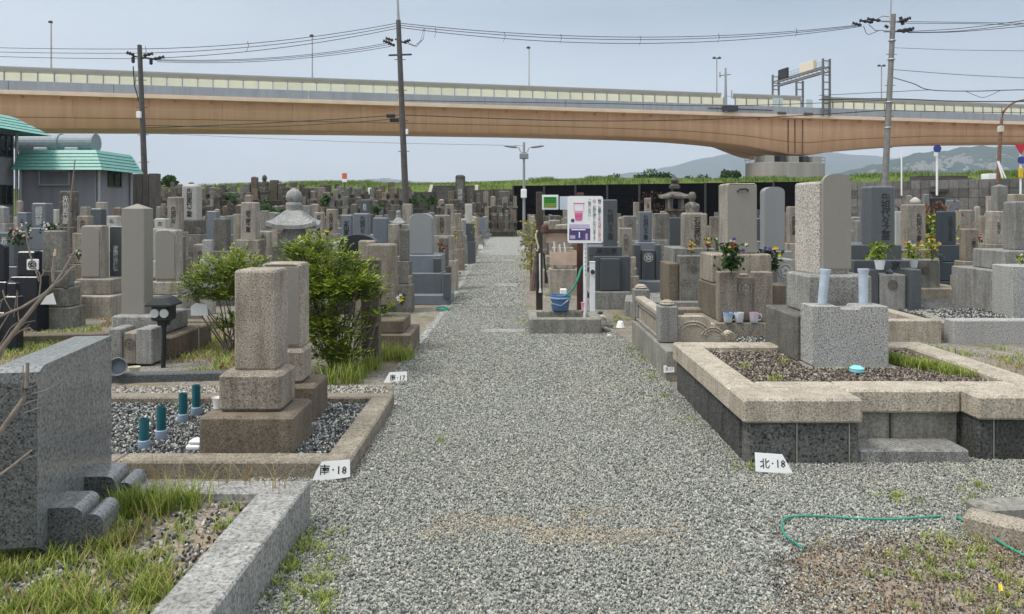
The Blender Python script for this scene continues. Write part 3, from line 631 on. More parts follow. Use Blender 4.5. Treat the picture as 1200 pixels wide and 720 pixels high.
ribbed([(lx(24), .0), (fx + .0, .0), (fx + .0, BD_)], z0r, z1r, .55, 6, bt)
mb = MB(); mb.box(lx(24), fx - .01, .01, BD_ - .01, PZ(197, BY) + .002, z1r, .02); mb.build('roof', M['roofgreen'], bt)
dt = thing('ventilation_duct', 'thick grey steel ventilation duct lying along the flat turquoise roof', 'duct', (PX(27, BY + 2), BY + 2, PZ(168, BY + 2)))
mb = MB(); L_ = PX(108, BY + 2) - PX(22, BY + 2); r_ = 10 * (BY + 2) / F
mb.lathe([(r_, -.2), (r_, L_ * .5), (r_ + .05, L_ * .5 + .01), (r_ + .05, L_ * .53), (r_, L_ * .53 + .01), (r_, L_ - .1), (r_ + .04, L_ - .09), (r_ + .04, L_)], 20); mb.xf(Matrix.Rotation(R(90), 4, 'Y')); mb.build('duct_pipe', M['duct'], dt, False)
for x in (1.0, L_ - .9): mb = MB(); mb.box(x - .3, x + .3, -.4, .4, -r_ - .35, -r_ * .6, .02); mb.build('duct_support', M['steel'], dt)
# taller block at the frame edge: only its side wall shows
b2 = thing('grey_building', 'taller grey block with a turquoise roof edge left of the low building', 'building', (-20.75, 31, 0))
mb = MB(); mb.box(-8, 0, -9, -.06, 0, 4.95, .02); mb.build('wall', M['wallgrey'], b2)
for py0, py1 in ((158, 184), (217, 240)): sidewin(b2, .0, -.95, -.2, PZ(py1, 30.4), PZ(py0, 30.4))
mb = MB(); mb.tube([(.08, -.02, 0), (.08, -.02, PZ(157, 31))], .06, 8); mb.build('downpipe', M['steel'], b2)
ribbed([(.35, -9), (.35, -.75), (-4, -.75)], 4.72, 5.42, 1.0, 5, b2)
mb = MB(); mb.box(-7.9, .34, -8.9, -.76, 4.952, 5.42, .02); mb.build('roof', M['roofgreen'], b2)
ft = thing('screen_wall', 'dark panel screen wall with a grey end pillar beside the low building', 'wall', (PX(168, 36), 36, 0))
l3 = lambda px: PX(px, 36) - PX(168, 36)
for i in range(3):
    a, b = 152 + i * 7.5, 152 + (i + 1) * 7.5 - .4; mb = MB(); mb.box(l3(a), l3(b), 0, .08, 0, PZ(204, 36), .01); mb.build('panel', M['stairdark'], ft)
mb = MB(); mb.box(l3(175), l3(184.5), -.05, .35, 0, PZ(203.5, 36), .01); mb.build('pillar', M['pole'], ft)
# ---------------------------------------------------------------- utility poles and cables
def pole(px0, py0, px1, py1, Y, r, mk, label, name='utility_pole'):
    t = thing(name, label, 'utility pole', (PX(px1, Y), Y, 0)); top = A(px0, py0, Y); base = A(px1, py1, Y)
    dx = (top.x - base.x) / (top.z - base.z); b = Vector((-dx * base.z, 0, 0)); T = Vector((top.x - base.x, 0, top.z))
    mb = MB(); mb.tube([b, b.lerp(T, .5), T], [r, r * .85, r * .68], 12); mb.build('pole_shaft', M[mk], t, True)
    for k_ in range(6):
        f_ = .12 + .14 * k_; p = b.lerp(T, f_); mb = MB(); mb.tube([p + Vector((-r - .12, 0, 0)), p + Vector((r + .12, 0, 0))], .018, 4); mb.build('step_bolt', M['darksteel'], t)
    return t, b, T
def part_tube(t, name, pts, r, mk, n=6): mb = MB(); mb.tube(pts, r, n); return mb.build(name, M[mk], t)
def insul(t, x, y, z, dx, s=1.0):        # string of dark discs
    mb = MB(); n = 5
    pts = [Vector((x + dx * k_ / n, y, z + .12 * k_ / n * (1 if dx < 0 else 1))) for k_ in range(n + 1)]
    mb.tube([p for p in pts for _ in (0,)], [.05 * s + .055 * s * (k_ % 2) for k_ in range(n + 1)], 7); return mb.build('insulator', M['insul'], t)
YL, YM, YR = 40.0, 42.0, 46.0
t, b, T = pole(163.5, 53, 170.5, 233, YL, .17, 'pole', 'dark utility pole rising beside the turquoise roofed building')
o_ = lambda py, px=164, Y=YL: A(px, py, Y) - Vector(t.location)
for px, py, dx in ((158, 65, -.35), (181, 70, .55), (169, 66, .5)): p = o_(py, px); insul(t, p.x, p.y - .1, p.z, dx)
part_tube(t, 'crossarm', [o_(66, 156), o_(70, 184)], .05, 'darksteel')
for px, py in ((156, 74), (177, 76)): p = o_(py, px); mb = MB(); mb.lathe([(.06, 0), (.09, .05), (.09, .3), (.04, .34)], 8, p); mb.build('fuse', M['insul'], t)
part_tube(t, 'riser_cable', [o_(78, 156), o_(100, 157.5), o_(112, 161), o_(122, 164)], .03, 'cable')
p = o_(136, 165.5); mb = MB(); mb.box(p.x - .12, p.x + .12, p.y - .32, p.y - .18, p.z - .15, p.z + .2, .02); mb.build('number_plate', M['white'], t)
t, b, T = pole(466.8, 24, 475, 225, YM, .20, 'pole', 'tall dark utility pole behind the massed stones left of the path')
o_ = lambda py, px=468, Y=YM: A(px, py, Y) - Vector(t.location)
part_tube(t, 'pole_tip', [o_(25, 467), o_(-6, 465.8)], [.09, .05], 'steel')
for px, py, dx in ((461, 48, -.4), (458, 51, -.4), (463, 54, -.35), (474, 50, .35)): p = o_(py, px); insul(t, p.x, p.y - .1, p.z, dx)
part_tube(t, 'crossarm', [o_(46, 463), o_(51, 476)], .05, 'darksteel'); part_tube(t, 'crossarm', [o_(65, 455.5), o_(64, 482.5)], .055, 'darksteel')
part_tube(t, 'jumper_wire', [o_(49, 476), o_(54, 486), o_(48, 493), o_(34, 496.5)], .018, 'cable'); part_tube(t, 'jumper_wire', [o_(51, 476), o_(55, 488), o_(46, 496), o_(33, 498)], .018, 'cable')
for px, py in ((458, 136), (462, 141)): p = o_(py, px); mb = MB(); mb.box(p.x - .25, p.x + .25, p.y - .12, p.y + .12, p.z - .1, p.z + .1, .03); mb.build('splice_box', M['insul'], t)
p = o_(155, 477.3); mb = MB(); mb.box(p.x - .07, p.x + .07, p.y - .2, p.y - .1, p.z - .15, p.z + .15, .02); mb.build('number_plate', M['white'], t)
t, b, T = pole(1047, 17, 1037, 216, YR, .21, 'polegrey', 'grey concrete utility pole at the block wall with lightning rod on top')
o_ = lambda py, px=1046, Y=YR: A(px, py, Y) - Vector(t.location)
part_tube(t, 'pole_tip', [o_(28, 1043.5), o_(-8, 1044.5)], [.05, .03], 'steel')
for px, py, dx in ((1031, 25, -.8), (1022, 27, -.8), (1008, 30, -.5), (1052, 26, .5), (1058, 24, .4), (1040, 33, -.2), (1050, 37, .8), (1056, 38, .6), (1060, 36, .5)): p = o_(py, px); insul(t, p.x, p.y - .1, p.z, dx, 1.1)
p = o_(20, 1055); mb = MB(); mb.tube([p, p + Vector((.18, 0, -.5))], .1, 6); mb.build('arrester', M['insul'], t)
part_tube(t, 'crossarm', [o_(25, 1033), o_(26, 1062)], .06, 'steel'); part_tube(t, 'crossarm', [o_(37, 1036), o_(37, 1064)], .06, 'steel')
part_tube(t, 'jumper_wire', [o_(31, 1012), o_(39, 1015), o_(41, 1018), o_(36, 1030)], .02, 'cable'); part_tube(t, 'jumper_wire', [o_(29, 1018), o_(36, 1026), o_(36, 1036)], .02, 'cable')
part_tube(t, 'jumper_wire', [o_(25, 1024), o_(19, 1034), o_(20, 1042)], .02, 'cable')
for z_ in (48, 70, 120, 150): p = o_(z_, 1047 - (z_ - 17) * .05); mb = MB(); mb.lathe([(.2, -.05), (.23, 0), (.2, .05)], 10, p); mb.build('band', M['steel'], t)
def cable(pts, Ys, r, label, sag=0.0, group='overhead cables strung between the poles', sp=True, kn=24):
    P = [A(px, py, Y) for (px, py), Y in zip(pts, Ys)]; out = []
    if len(P) == 2:
        for k_ in range(kn + 1): f_ = k_ / kn; p = P[0].lerp(P[1], f_); p.z -= 4 * sag * f_ * (1 - f_); out.append(p)
    else:
        for i in range(len(P) - 1):
            p0, p1, p2, p3 = P[max(i - 1, 0)], P[i], P[i + 1], P[min(i + 2, len(P) - 1)]
            for k_ in range(8):
                f_ = k_ / 8; out.append(.5 * ((2 * p1) + (-p0 + p2) * f_ + (2 * p0 - 5 * p1 + 4 * p2 - p3) * f_ ** 2 + (-p0 + 3 * p1 - 3 * p2 + p3) * f_ ** 3))
        out.append(P[-1])
    mb = MB(); mb.tube(out, r, 5); o = mb.build('overhead_cable', M['cable'], None); tag(o, label, 'cable', group); return o
for i, (a, b) in enumerate(((56, 57.5), (61, 62.5), (66, 69))):
    cable([(-40, a - 1), (164, b)], (44, YL), .016, 'thin cable running left off the dark pole by the turquoise roof, %s of three' % ('topmost', 'middle', 'lowest')[i], .05)
for i, (a, b, dy) in enumerate(((57.5, 27, 0), (62.5, 30, 0), (69, 33, 0))):
    cable([(164, a), (467, b)], (YL, YM), .018, 'upper cable spanning from the left pole to the tall middle pole, %s of three' % ('topmost', 'middle', 'lowest')[i], .32)
for i, (a, b) in enumerate(((70, 50), (71, 52), (72.5, 54.5))):
    cable([(184, a), (458, b)], (YL, YM), .016, 'lower cable spanning from the left pole to the middle pole, %s of three' % ('topmost', 'middle', 'lowest')[i], .36)
for i, (a, b) in enumerate(((27.5, 29), (30, 30), (32.5, 31))):
    cable([(470, a), (1010, b)], (YM, YR), .02, 'upper cable spanning from the tall middle pole to the right pole, %s of three' % ('topmost', 'middle', 'lowest')[i], (.78, .84, .98)[i])
cable([(475, 135), (700, 142), (900, 137.5), (1042, 129)], (YM, 43, 45, YR), .028, 'dark cable crossing in front of the tan girder between middle and right pole')
cable([(475, 118), (700, 121.5), (860, 124), (1042, 117.5)], (YM, 43, 45, YR), .02, 'thin dark cable crossing in front of the bridge parapet from the middle pole')
cable([(168, 150), (280, 146), (400, 139.5), (474, 134.5)], (YL, 41, 41.5, YM), .022, 'dark cable crossing the tan girder between left and middle pole')
cable([(168, 147), (300, 149), (420, 143), (474, 138)], (YL, 41, 41.5, YM), .018, 'slack thin cable just under the dark girder cable left of the middle pole')
cable([(170, 156), (400, 166), (612, 171)], (YL, 38, 33.5), .008, 'thin wire running under the bridge from the left pole to the double street lamp')
for i, (a, b, c, r_) in enumerate(((25.5, 26.5, 28, .018), (27.5, 28, 31, .018))): cable([(1062, a), (1140, b), (1240, c)], (YR, 46, 46), r_, 'cable from the right pole top running off to the right, %s of two' % ('upper', 'lower')[i])
for i, (a, b, c) in enumerate(((37, 33, 19), (38, 36, 22), (38.5, 37, 27))): cable([(1064, a), (1130, b), (1240, c)], (YR, 45, 44), .02, 'cable rising to the right from the second crossarm of the grey pole, %s of three' % ('topmost', 'middle', 'lowest')[i])
cable([(1045, 56), (1130, 59), (1240, 60)], (YR, 46, 46), .014, 'lone thin wire leaving the grey pole well below its crossarms')
cable([(1044, 81.5), (1130, 88), (1240, 93.5)], (YR, 46, 46), .018, 'thin cable leaving the grey pole above the bridge barrier')
cable([(1043, 90), (1070, 98), (1090, 105.5), (1140, 107), (1200, 105.5), (1240, 108)], (YR, 46, 46, 46, 46, 46), .028, 'thick bundled cable dipping from the grey pole to the right above the barrier')
cable([(960, 112), (1020, 109), (1090, 105.5)], (46, 46, 46), .018, 'loose cable meeting the bundled cable right of the grey pole')
cable([(1130, 106.5), (1143, 112), (1152, 114.5), (1160, 112), (1172, 106.5)], (46,) * 5, .016, 'slack cable loop hanging below the bundled cable')
cable([(960, 117), (1042, 116), (1130, 119), (1240, 119)], (45, YR, 46, 46), .035, 'thick black cable passing the grey pole level with the barrier top')
cable([(1042, 129.5), (1130, 131.5), (1240, 133)], (YR, 46, 46), .022, 'dark cable passing the bridge parapet right of the grey pole')
def hangers():
    for px, py, lb in ((170, 62, 'small cable spacer just right of the left pole top'), (290, 56, 'small cable spacer midway between the left and middle poles'), (510, 40, 'small cable spacer closest to the right side of the middle pole'), (591, 45, 'small cable spacer above and left of the single bridge lamp'), (657, 47, 'small cable spacer just right of the single bridge lamp top'), (750, 49, 'small cable spacer midway along the long right hand span'), (842, 46, 'small cable spacer above the twin headed lamp and camera mast'), (933, 40, 'small cable spacer above the sign gantry')):
        Y = np.interp(px, [164, 467, 1010], [YL, YM, YR]); p = A(px, py, Y); mb = MB()
        mb.tube([p + Vector((0, 0, .35)), p + Vector((.06, 0, .1)), p + Vector((-.05, 0, -.2))], .016, 5); tag(mb.build('cable_spacer', M['cable'], None), lb, 'spacer', 'spacers on the overhead cables')
hangers()
# double street lamp at the path end
LY = 33.5; t = thing('street_lamp', 'slim grey street lamp with two horizontal heads beside the path', 'street lamp', (PX(614, LY), LY, 0)); h = PZ(167, LY)
part_tube(t, 'post', [(0, 0, 0), (0, 0, 2.4), (0, 0, h)], [.075, .06, .05], 'steel', 8)
for sg in (-1, 1):
    part_tube(t, 'arm', [(0, 0, h - .5), (sg * .16, 0, h - .42), (sg * .22, 0, h - .25), (sg * .34, 0, h - .22)], .025, 'steel')
    mb = MB(); mb.lathe([(.02, 0), (.09, .06), (.11, .25), (.09, .5), (.03, .62)], 10, sy=.55); mb.xf(Matrix.Translation((sg * .30, 0, h - .22)) @ Matrix.Rotation(R(84) * sg, 4, 'Y') @ Matrix.Rotation(R(90), 4, 'Z')); mb.build('lamp_head', M['duct'], t, True)
mb = MB(); mb.box(-.2, .2, -.12, .1, h - .75, h - .5, .02); mb.build('control_box', M['duct'], t)
mb = MB(); z = PZ(227, LY); mb.box(-.14, .12, -.16, -.07, z - .2, z + .2, .02); mb.build('notice_plate', M['white'], t)
# road furniture on the levee
def signpole(px, ytop, ybot, Y, r, mk, label, name='sign_post', cat='sign'):
    z0 = PZ(ybot, Y); t = thing(name, label, cat, (PX(px, Y), Y, z0 - .8)); part_tube(t, 'post', [(0, 0, 0), (0, 0, PZ(ytop, Y) - z0 + .8)], r, mk, 8); return t, lambda x, y, Y=Y: A(x, y, Y) - Vector(t.location)
def disc(t, name, p, r, mk, y=-.08, n=20, th=.03, sx=1.0):
    mb = MB(); mb.prism([(p.x + r * sx * math.cos(2 * math.pi * k_ / n), p.z + r * math.sin(2 * math.pi * k_ / n)) for k_ in range(n)], y - th, y); return mb.build(name, M[mk], t)
t, o_ = signpole(1098, 172, 215, 49, .07, 'white', 'white sign post with a round blue sign above the block wall')
disc(t, 'round_sign', o_(1097.5, 174.5), .26, 'bluesign'); p = o_(1096, 181); mb = MB(); mb.box(p.x - .14, p.x + .12, -.12, -.08, p.z - .14, p.z + .12, .01); mb.build('sub_plate', M['white'], t)
t, o_ = signpole(1196, 170, 213, 47, .06, 'white', 'white sign post with red triangle and blue disc at the right edge')
p = o_(1195.5, 173); s_ = .42; mb = MB(); mb.prism([(p.x - s_, p.z + .22), (p.x + s_, p.z + .22), (p.x, p.z - .48)], -.1, -.07); mb.build('stop_sign', plain('redsign', (.55, .02, .04), .5), t)
disc(t, 'round_sign', o_(1195.7, 188), .24, 'bluesign'); p = o_(1195.5, 203); mb = MB(); mb.box(p.x - .13, p.x + .13, -.13, .0, p.z - .3, p.z + .32, .02); mb.build('yellow_marker', M['yellow'], t)
t, o_ = signpole(1056.5, 174, 216, 52, .05, 'white', 'bare thin white pole standing right of the grey utility pole', 'marker_pole', 'pole')
t, o_ = signpole(404, 203, 224, 66, .045, 'darksteel', 'small orange and white notice on a thin post on the levee'); p = o_(404, 206.5)
mb = MB(); mb.box(p.x - .22, p.x + .22, -.1, -.06, p.z - .25, p.z + .25, .01); mb.build('notice_board', M['orange'], t); p = o_(404, 212); mb = MB(); mb.box(p.x - .22, p.x + .22, -.1, -.06, p.z - .13, p.z + .14, .01); mb.build('notice_board', M['white'], t)
t = thing('street_lamp', 'rusty brown street lamp with a long curved arm at the right edge', 'street lamp', (PX(1170, 48), 48, 2.4)); o_ = lambda x, y: A(x, y, 48) - Vector(t.location)
part_tube(t, 'post', [o_(1169.5, 215), o_(1171, 180), o_(1173, 150), o_(1174, 140), o_(1176, 131), o_(1182, 124), o_(1190, 119.5), o_(1205, 116), o_(1216, 114.5)], [.12, .11, .10, .09, .08, .07, .06, .055, .05], 'rustpole', 8)
p = o_(1172.6, 151.5); mb = MB(); mb.box(p.x - .13, p.x + .13, -.16, .16, p.z - .2, p.z + .2, .02); mb.build('control_box', M['cream'], t)
p = o_(1218, 114.5); mb = MB(); mb.box(p.x - .1, p.x + .6, -.15, .15, p.z - .1, p.z + .06, .04); mb.build('lamp_head', M['duct'], t)
for k_, (x0, x1) in enumerate(((1170, 1178.5), (1169, 1175))):
    mb = MB(); mb.tube([A(x0, 189, 47.8), A(x1, 209, 47.6)], .05, 6); tag(mb.build('guy_cover', M['white'], None), 'white sleeve of a slanting guy wire at the rusty lamp, %s one' % ('longer', 'shorter')[k_], 'guy wire')
mb = MB(); p = A(434.5, 224, 58); mb.box(p.x - .22, p.x + .22, p.y, p.y + .05, 0, p.z + .25, .01); tag(mb.build('notice_board', M['white'], None), 'plain white notice board standing behind the massed stones', 'notice board')

# ---------------------------------------------------------------- trees beyond the levee
def crown(name, cx, cy, z0, w_, h_, n, size, m, parent=None, lumps=9, seed=0):
    r = np.random.default_rng(seed); cs = np.stack([r.normal(0, .42, lumps) * w_, r.normal(0, .35, lumps) * w_ * .7, r.uniform(.30, .86, lumps) * h_], 1); rad = r.uniform(.22, .42, lumps) * min(w_, h_)
    k_ = r.integers(0, lumps, n); d = r.normal(0, 1, (n, 3)); d /= np.linalg.norm(d, axis=1)[:, None]; rr = rad[k_] * r.uniform(.55, 1.05, n)
    c = cs[k_] + d * rr[:, None] * np.array([1.15, 1, .85]) + np.array([cx, cy, z0]); return leaves(name, c, size, m, parent, r, d)
def leaves(name, c, size, m, parent, r, d=None, up=.3, aspect=.55, tint=None):
    n = len(c); u = r.normal(0, 1, (n, 3)); 
    if d is not None: u = u * .7 + d * .5
    u[:, 2] += up; u /= np.linalg.norm(u, axis=1)[:, None]; v = np.cross(u, r.normal(0, 1, (n, 3))); v /= np.linalg.norm(v, axis=1)[:, None] + 1e-6
    s_ = (size * r.uniform(.6, 1.3, n))[:, None]; V = np.stack([c - u * s_ * .5, c + v * s_ * aspect * .5, c + u * s_ * .5, c - v * s_ * aspect * .5], 1).reshape(-1, 3)
    f = np.arange(4 * n).reshape(-1, 4); t_ = np.repeat(r.random(n) if tint is None else tint, 4); return arr(name, V, f, m, t_, parent)
def tree(px, ytop, ybot, Y, wpx, label, seed, group=None, n=1400):
    z0 = 1.0; X0 = PX(px, Y); h_ = (PZ(ytop, Y) - z0) * (1.1 if Y > 100 else 1.0); w_ = wpx * Y / F / 2; t = thing('broadleaf_tree', label, 'tree', (X0, Y, z0), 0, group)
    tr = MB(); tr.tube([(0, 0, -.5), (.1, 0, h_ * .45), (.0, 0, h_ * .8)], [.22, .16, .05], 7)
    for k_ in range(5): a = k_ * 1.3; tr.tube([(0.05, 0, h_ * (.4 + .06 * k_)), (math.cos(a) * w_ * .35, math.sin(a) * w_ * .3, h_ * (.6 + .05 * k_))], [.08, .03], 5)
    tr.build('trunk', M['bark'], t); crown('crown', 0, 0, h_ * (.04 if Y > 100 else .2), w_ * (1.5 if Y > 100 else 1), h_ * (.97 if Y > 100 else .85), n, .5, M['treeleaf'], t, 14 if Y > 100 else 11, seed)
tree(197, 205, 216, 88, 34, 'round green tree behind the screen wall left of the massed stones', 3, n=2600)
TX = [(700, 210, 26, 'low rounded tree at the left end of the thicket beyond the levee'), (719, 206, 36, 'second tree from the left in the thicket beyond the levee'), (738, 204, 34, 'bright tree in the middle of the thicket above the white sign'), (757, 203.5, 38, 'broad tree right of the thicket middle beyond the levee'), (779, 205, 34, 'tree ending the thicket at the right, above the stone lantern'), (808, 208, 28, 'low tree right of the stone lantern beyond the levee'), (828, 206, 30, 'tree between stone lantern and bridge pier'), (852, 202, 26, 'dark tree nearest the bridge pier on its left'), (663, 212, 9, 'tiny bush on the levee right of the double street lamp')]
for i, (px, yt, wp, lb) in enumerate(TX):
    tree(px, yt, 216, 130 + 3 * (i % 4), wp, lb, 20 + i, 'trees beyond the levee', 2600)
# ---------------------------------------------------------------- lettering
_tc = {}
def textmesh(s, vertical=True, bold=.018):
    key = (s, vertical, bold)
    if key in _tc: return _tc[key]
    cu = bpy.data.curves.new('lettering', 'FONT'); cu.body = '\n'.join(s) if vertical else s; cu.align_x = 'CENTER'; cu.align_y = 'CENTER' if not vertical else 'TOP'; cu.resolution_u = 1; cu.size = 1.0; cu.space_line = .80; cu.offset = bold
    o = bpy.data.objects.new('lettering', cu); C.objects.link(o); bpy.context.view_layer.update()
    me = bpy.data.meshes.new_from_object(o.evaluated_get(bpy.context.evaluated_depsgraph_get())); bpy.data.objects.remove(o); bpy.data.curves.remove(cu)
    v = np.zeros(len(me.vertices) * 3, np.float32); me.vertices.foreach_get('co', v); v = v.reshape(-1, 3)
    if len(v) > 2:
        lo, hi = v.min(0), v.max(0); v[:, 0] -= (lo[0] + hi[0]) / 2; v[:, 1] -= (lo[1] + hi[1]) / 2; me['w'] = float(hi[0] - lo[0]); me['h'] = float(hi[1] - lo[1])
    else: me['w'] = me['h'] = 1.0
    me.vertices.foreach_set('co', np.stack([v[:, 0], v[:, 2] * 0, v[:, 1]], 1).astype(np.float32).ravel()); me.update(); _tc[key] = me; return me
def lettering(s, parent, x, y, z, w, h, mk, vertical=True, name='inscription', fit=False, bold=.018):
    me = textmesh(s, vertical, bold); key = (s, vertical, mk, bold)
    if key not in _tc: m2 = me.copy(); m2.materials.clear(); m2.materials.append(M[mk]); _tc[key] = m2
    me2 = _tc[key]; o = link(name, me2, parent); sx, sz = w / max(me['w'], .05), h / max(me['h'], .05)
    if not fit: sx = sz = min(sx, sz)
    o.location = (x, y, z); o.scale = (sx, 1, sz); return o

# ---------------------------------------------------------------- gravestones
prot = []           # pixel boxes of the hand placed stones: (x0, x1, y0, y1, Y)
SHAPES = ('flat', 'pyr', 'round', 'dome', 'soft')
def headstone_secs(cx, w_, d_, z0, z1, top, y0):
    hw, hd = w_ / 2, d_ / 2; cy = y0 + hd; c = min(w_, d_) * .05; h = z1 - z0
    S_ = [rect(cx, cy, hw - .004, hd - .004, z0, c), rect(cx, cy, hw, hd, z0 + .012, c)]
    if top == 'flat': b = min(.02, hw * .15); S_ += [rect(cx, cy, hw, hd, z1 - b, c), rect(cx, cy, hw - b, hd - b, z1, c * .6)]
    elif top == 'soft': b = hw * .16; S_ += [rect(cx, cy, hw, hd, z1 - b, c), rect(cx, cy, hw - b * .35, hd - b * .35, z1 - b * .35, c), rect(cx, cy, hw - b, hd - b, z1 - .004, c), rect(cx, cy, hw * .5, hd * .5, z1, c)]
    elif top == 'pyr': b = hw * .42; S_ += [rect(cx, cy, hw, hd, z1 - b, c), rect(cx, cy, hw * .03 + .002, hd * .03 + .002, z1, .0005)]
    elif top == 'round': b = hw * .45; S_ += [rect(cx, cy, hw * math.cos(a), hd * math.cos(a), z1 - b + b * math.sin(a), c * math.cos(a)) for a in (0, .35, .7, 1.05, 1.35, 1.5)]
    elif top == 'dome': b = hw * .55; S_ += [rect(cx, cy, hw * math.cos(a) ** .8, hd, z1 - b + b * math.sin(a), c) for a in (0, .3, .6, .9, 1.15, 1.35, 1.48)]
    return S_
def grave(xl, xr, yt, yb, Y, mk, top, label, tiers=2, k=.85, zg=0.0, text=None, tcol='carve', tsize=None, base=None, grow=.55, vase=False, group=None, name='gravestone', plain_face=None, dz=None, crest=False, side=None, protect=True):
    if xl + xr > 1200: w_ = (xr - xl) * Y / F / (1 + k * (xl - 600) / F) if xl > 600 else (xr - xl) * Y / F; x1 = PX(xr, Y); x0 = x1 - w_
    else: w_ = (xr - xl) * Y / F / (1 - k * (xr - 600) / F) if xr < 600 else (xr - xl) * Y / F; x0 = PX(xl, Y); x1 = x0 + w_
    d_ = w_ * k; cx = (x0 + x1) / 2; zt = PZ(yt, Y + (d_ if yt > HOR else 0)); zb = PZ(yb, Y) if yb else zg + .4
    zb = max(zb, zg + .05)
    t = thing(name, label, 'gravestone', (cx, Y + d_ / 2, 0), 0, group); y0 = -d_ / 2
    mb = MB(); mb.loft(headstone_secs(0, w_, d_, zb, zt, top, y0)); mb.build('headstone', M[mk], t)
    bm = base or mk; zc = zb; W, D = w_, d_; n = tiers; H = zb - zg
    if n and H > .06:
        for i in range(n):
            W += w_ * grow * (1 if i == 0 else .8); D += d_ * grow * (1 if i == 0 else .8); z1 = zc; z0 = zg if i == n - 1 else zc - H / n * (1.0 if i else .9)
            mb = MB(); mb.box(-W / 2, W / 2, -D / 2, D / 2, z0 - (.02 if i == n - 1 else 0), z1 - .001 * (i + 1), .012); mb.build('plinth', M[bm], t); zc = z0
    if text:
        tw = w_ * .42 if not tsize else w_ * tsize; lettering(text, t, 0 if side is None else side * w_, y0 - .003, zb + (zt - zb) * .48, tw, (zt - zb) * .80, tcol)
    if plain_face:
        px0, px1, py0, mkf = plain_face
        mb = MB(); mb.loft(headstone_secs(px0 * w_, w_ * px1, .03, zb + .03, zt + py0, 'dome', y0 - .022)); mb.build('front_face', M[mkf], t)
    if vase and n and H > .15:
        for sg in (-1, 1): mb = MB(); mb.lathe([(.035, 0), (.04, .12), (.032, .14), (.02, .14), (.02, .1)], 8, (sg * W * .36, -D / 2 - .05 if H < .3 else -D / 2 + .05, (zg if H < .3 else zb - H / n * .9) )); mb.build('flower_vase', M[bm], t)
    if protect: prot.append((xl, xr, yt, (yb or yt + 40), Y))
    return t, cx, w_, d_, zb, zt
def relief_crest(parent, x, y, z, r, mk='carvelight'):
    o_ = []
    mb = MB(); n = 20
    for k_ in range(n):
        a0, a1 = 2 * math.pi * k_ / n, 2 * math.pi * (k_ + 1) / n
        P = lambda a, rr, yy: (x + rr * math.cos(a), yy, z + rr * math.sin(a))
        mb.add([P(a0, r, y), P(a1, r, y), P(a1, r * .82, y), P(a0, r * .82, y), P(a0, r, y - .006), P(a1, r, y - .006), P(a1, r * .82, y - .006), P(a0, r * .82, y - .006)], [(4, 5, 6, 7)[::-1], (0, 1, 5, 4), (3, 7, 6, 2)])
    for k_ in range(5):
        a = math.pi / 2 + 2 * math.pi * k_ / 5; c = (x + r * .42 * math.cos(a), z + r * .42 * math.sin(a)); mb.prism([(c[0] + r * .27 * math.cos(b), c[1] + r * .27 * math.sin(b)) for b in np.linspace(0, 2 * math.pi, 8, endpoint=False)], y - .006, y)
    return mb.build('family_crest', M[mk], parent)
def blockpart(t, name, mk, x0, x1, y0, y1, z0, z1, b=.012):
    l = t.location; mb = MB(); mb.box(x0 - l.x, x1 - l.x, y0 - l.y, y1 - l.y, z0 - l.z, z1 - l.z, b); return mb.build(name, M[mk], t)

S4 = '先祖代々之墓'
# --- left of the path, near
# pair on the near left plot
def pair():
    t = thing('gravestone', 'tan granite gravestone at the front of the kerbed plot beside the teal tubes', 'gravestone', (-1.64, 4.8, 0)); 
    blockpart(t, 'plinth', 'brown', -1.93, -1.352, 4.57, 5.03, .03, .286, .016); blockpart(t, 'plinth', 'tan', -1.85, -1.452, 4.67, 4.99, .287, .53, .022)
    mb = MB(); mb.loft(headstone_secs(-.01, .272, .25, .531, 1.178, 'soft', -.03)); mb.build('headstone', M['tan'], t)
    t = thing('gravestone', 'tan gravestone with a smooth blank face directly behind the front one on the kerbed plot', 'gravestone', (-1.69, 5.46, 0))
    blockpart(t, 'plinth', 'brown', -1.98, -1.402, 5.26, 5.66, .03, .31, .016); blockpart(t, 'plinth', 'tan', -1.88, -1.508, 5.34, 5.60, .311, .555, .022)
    mb = MB(); mb.loft(headstone_secs(.012, .285, .23, .556, 1.176, 'soft', -.06)); mb.build('headstone', M['tan'], t)
    mb = MB(); mb.loft(headstone_secs(.012, .262, .02, .575, 1.165, 'soft', -.075)); mb.build('front_face', M['plainface'], t)
    prot.append((233, 385, 308, 533, 4.6))
pair()
t = thing('grave_plot', 'kerbed plot of dark gravel holding the two tan gravestones', 'grave plot', (-.94, 4.3, 0))
blockpart(t, 'kerb', 'kerbtan', -1.105, -.94, 4.46, 5.80, -.05, .10, .012); blockpart(t, 'kerb', 'kerbtan', -2.30, -.938, 4.30, 4.456, -.05, .102, .012); blockpart(t, 'kerb', 'kerbtan', -3.5, -2.304, 4.30, 4.45, -.05, .099, .012); blockpart(t, 'kerb', 'kerbtan', -3.5, -.942, 5.803, 5.95, -.05, .098, .012)
sheet_plot = MB(); sheet_plot.box(-3.5, -1.1, 4.45, 5.81, -.05, .045, .002); sheet_plot.xf(Matrix.Translation(-Vector(t.location))); sheet_plot.build('plot_bed', M['plotdark'], t)
stones('plot_gravel', scatter([(-3.3, 4.46), (-1.11, 4.46), (-1.11, 5.8), (-3.3, 5.8)], 11000, .052), .022, M['pebbledark'], None, 'black and white gravel filling the kerbed plot of the two tan gravestones')
stones('plot_gravel', scatter([(-3.6, 5.97), (-1.0, 5.97), (-1.1, 6.55), (-3.6, 6.5)], 4000, .012), .022, M['pebblewhite'], None, 'pale gravel strip behind the kerbed plot with the teal tubes')
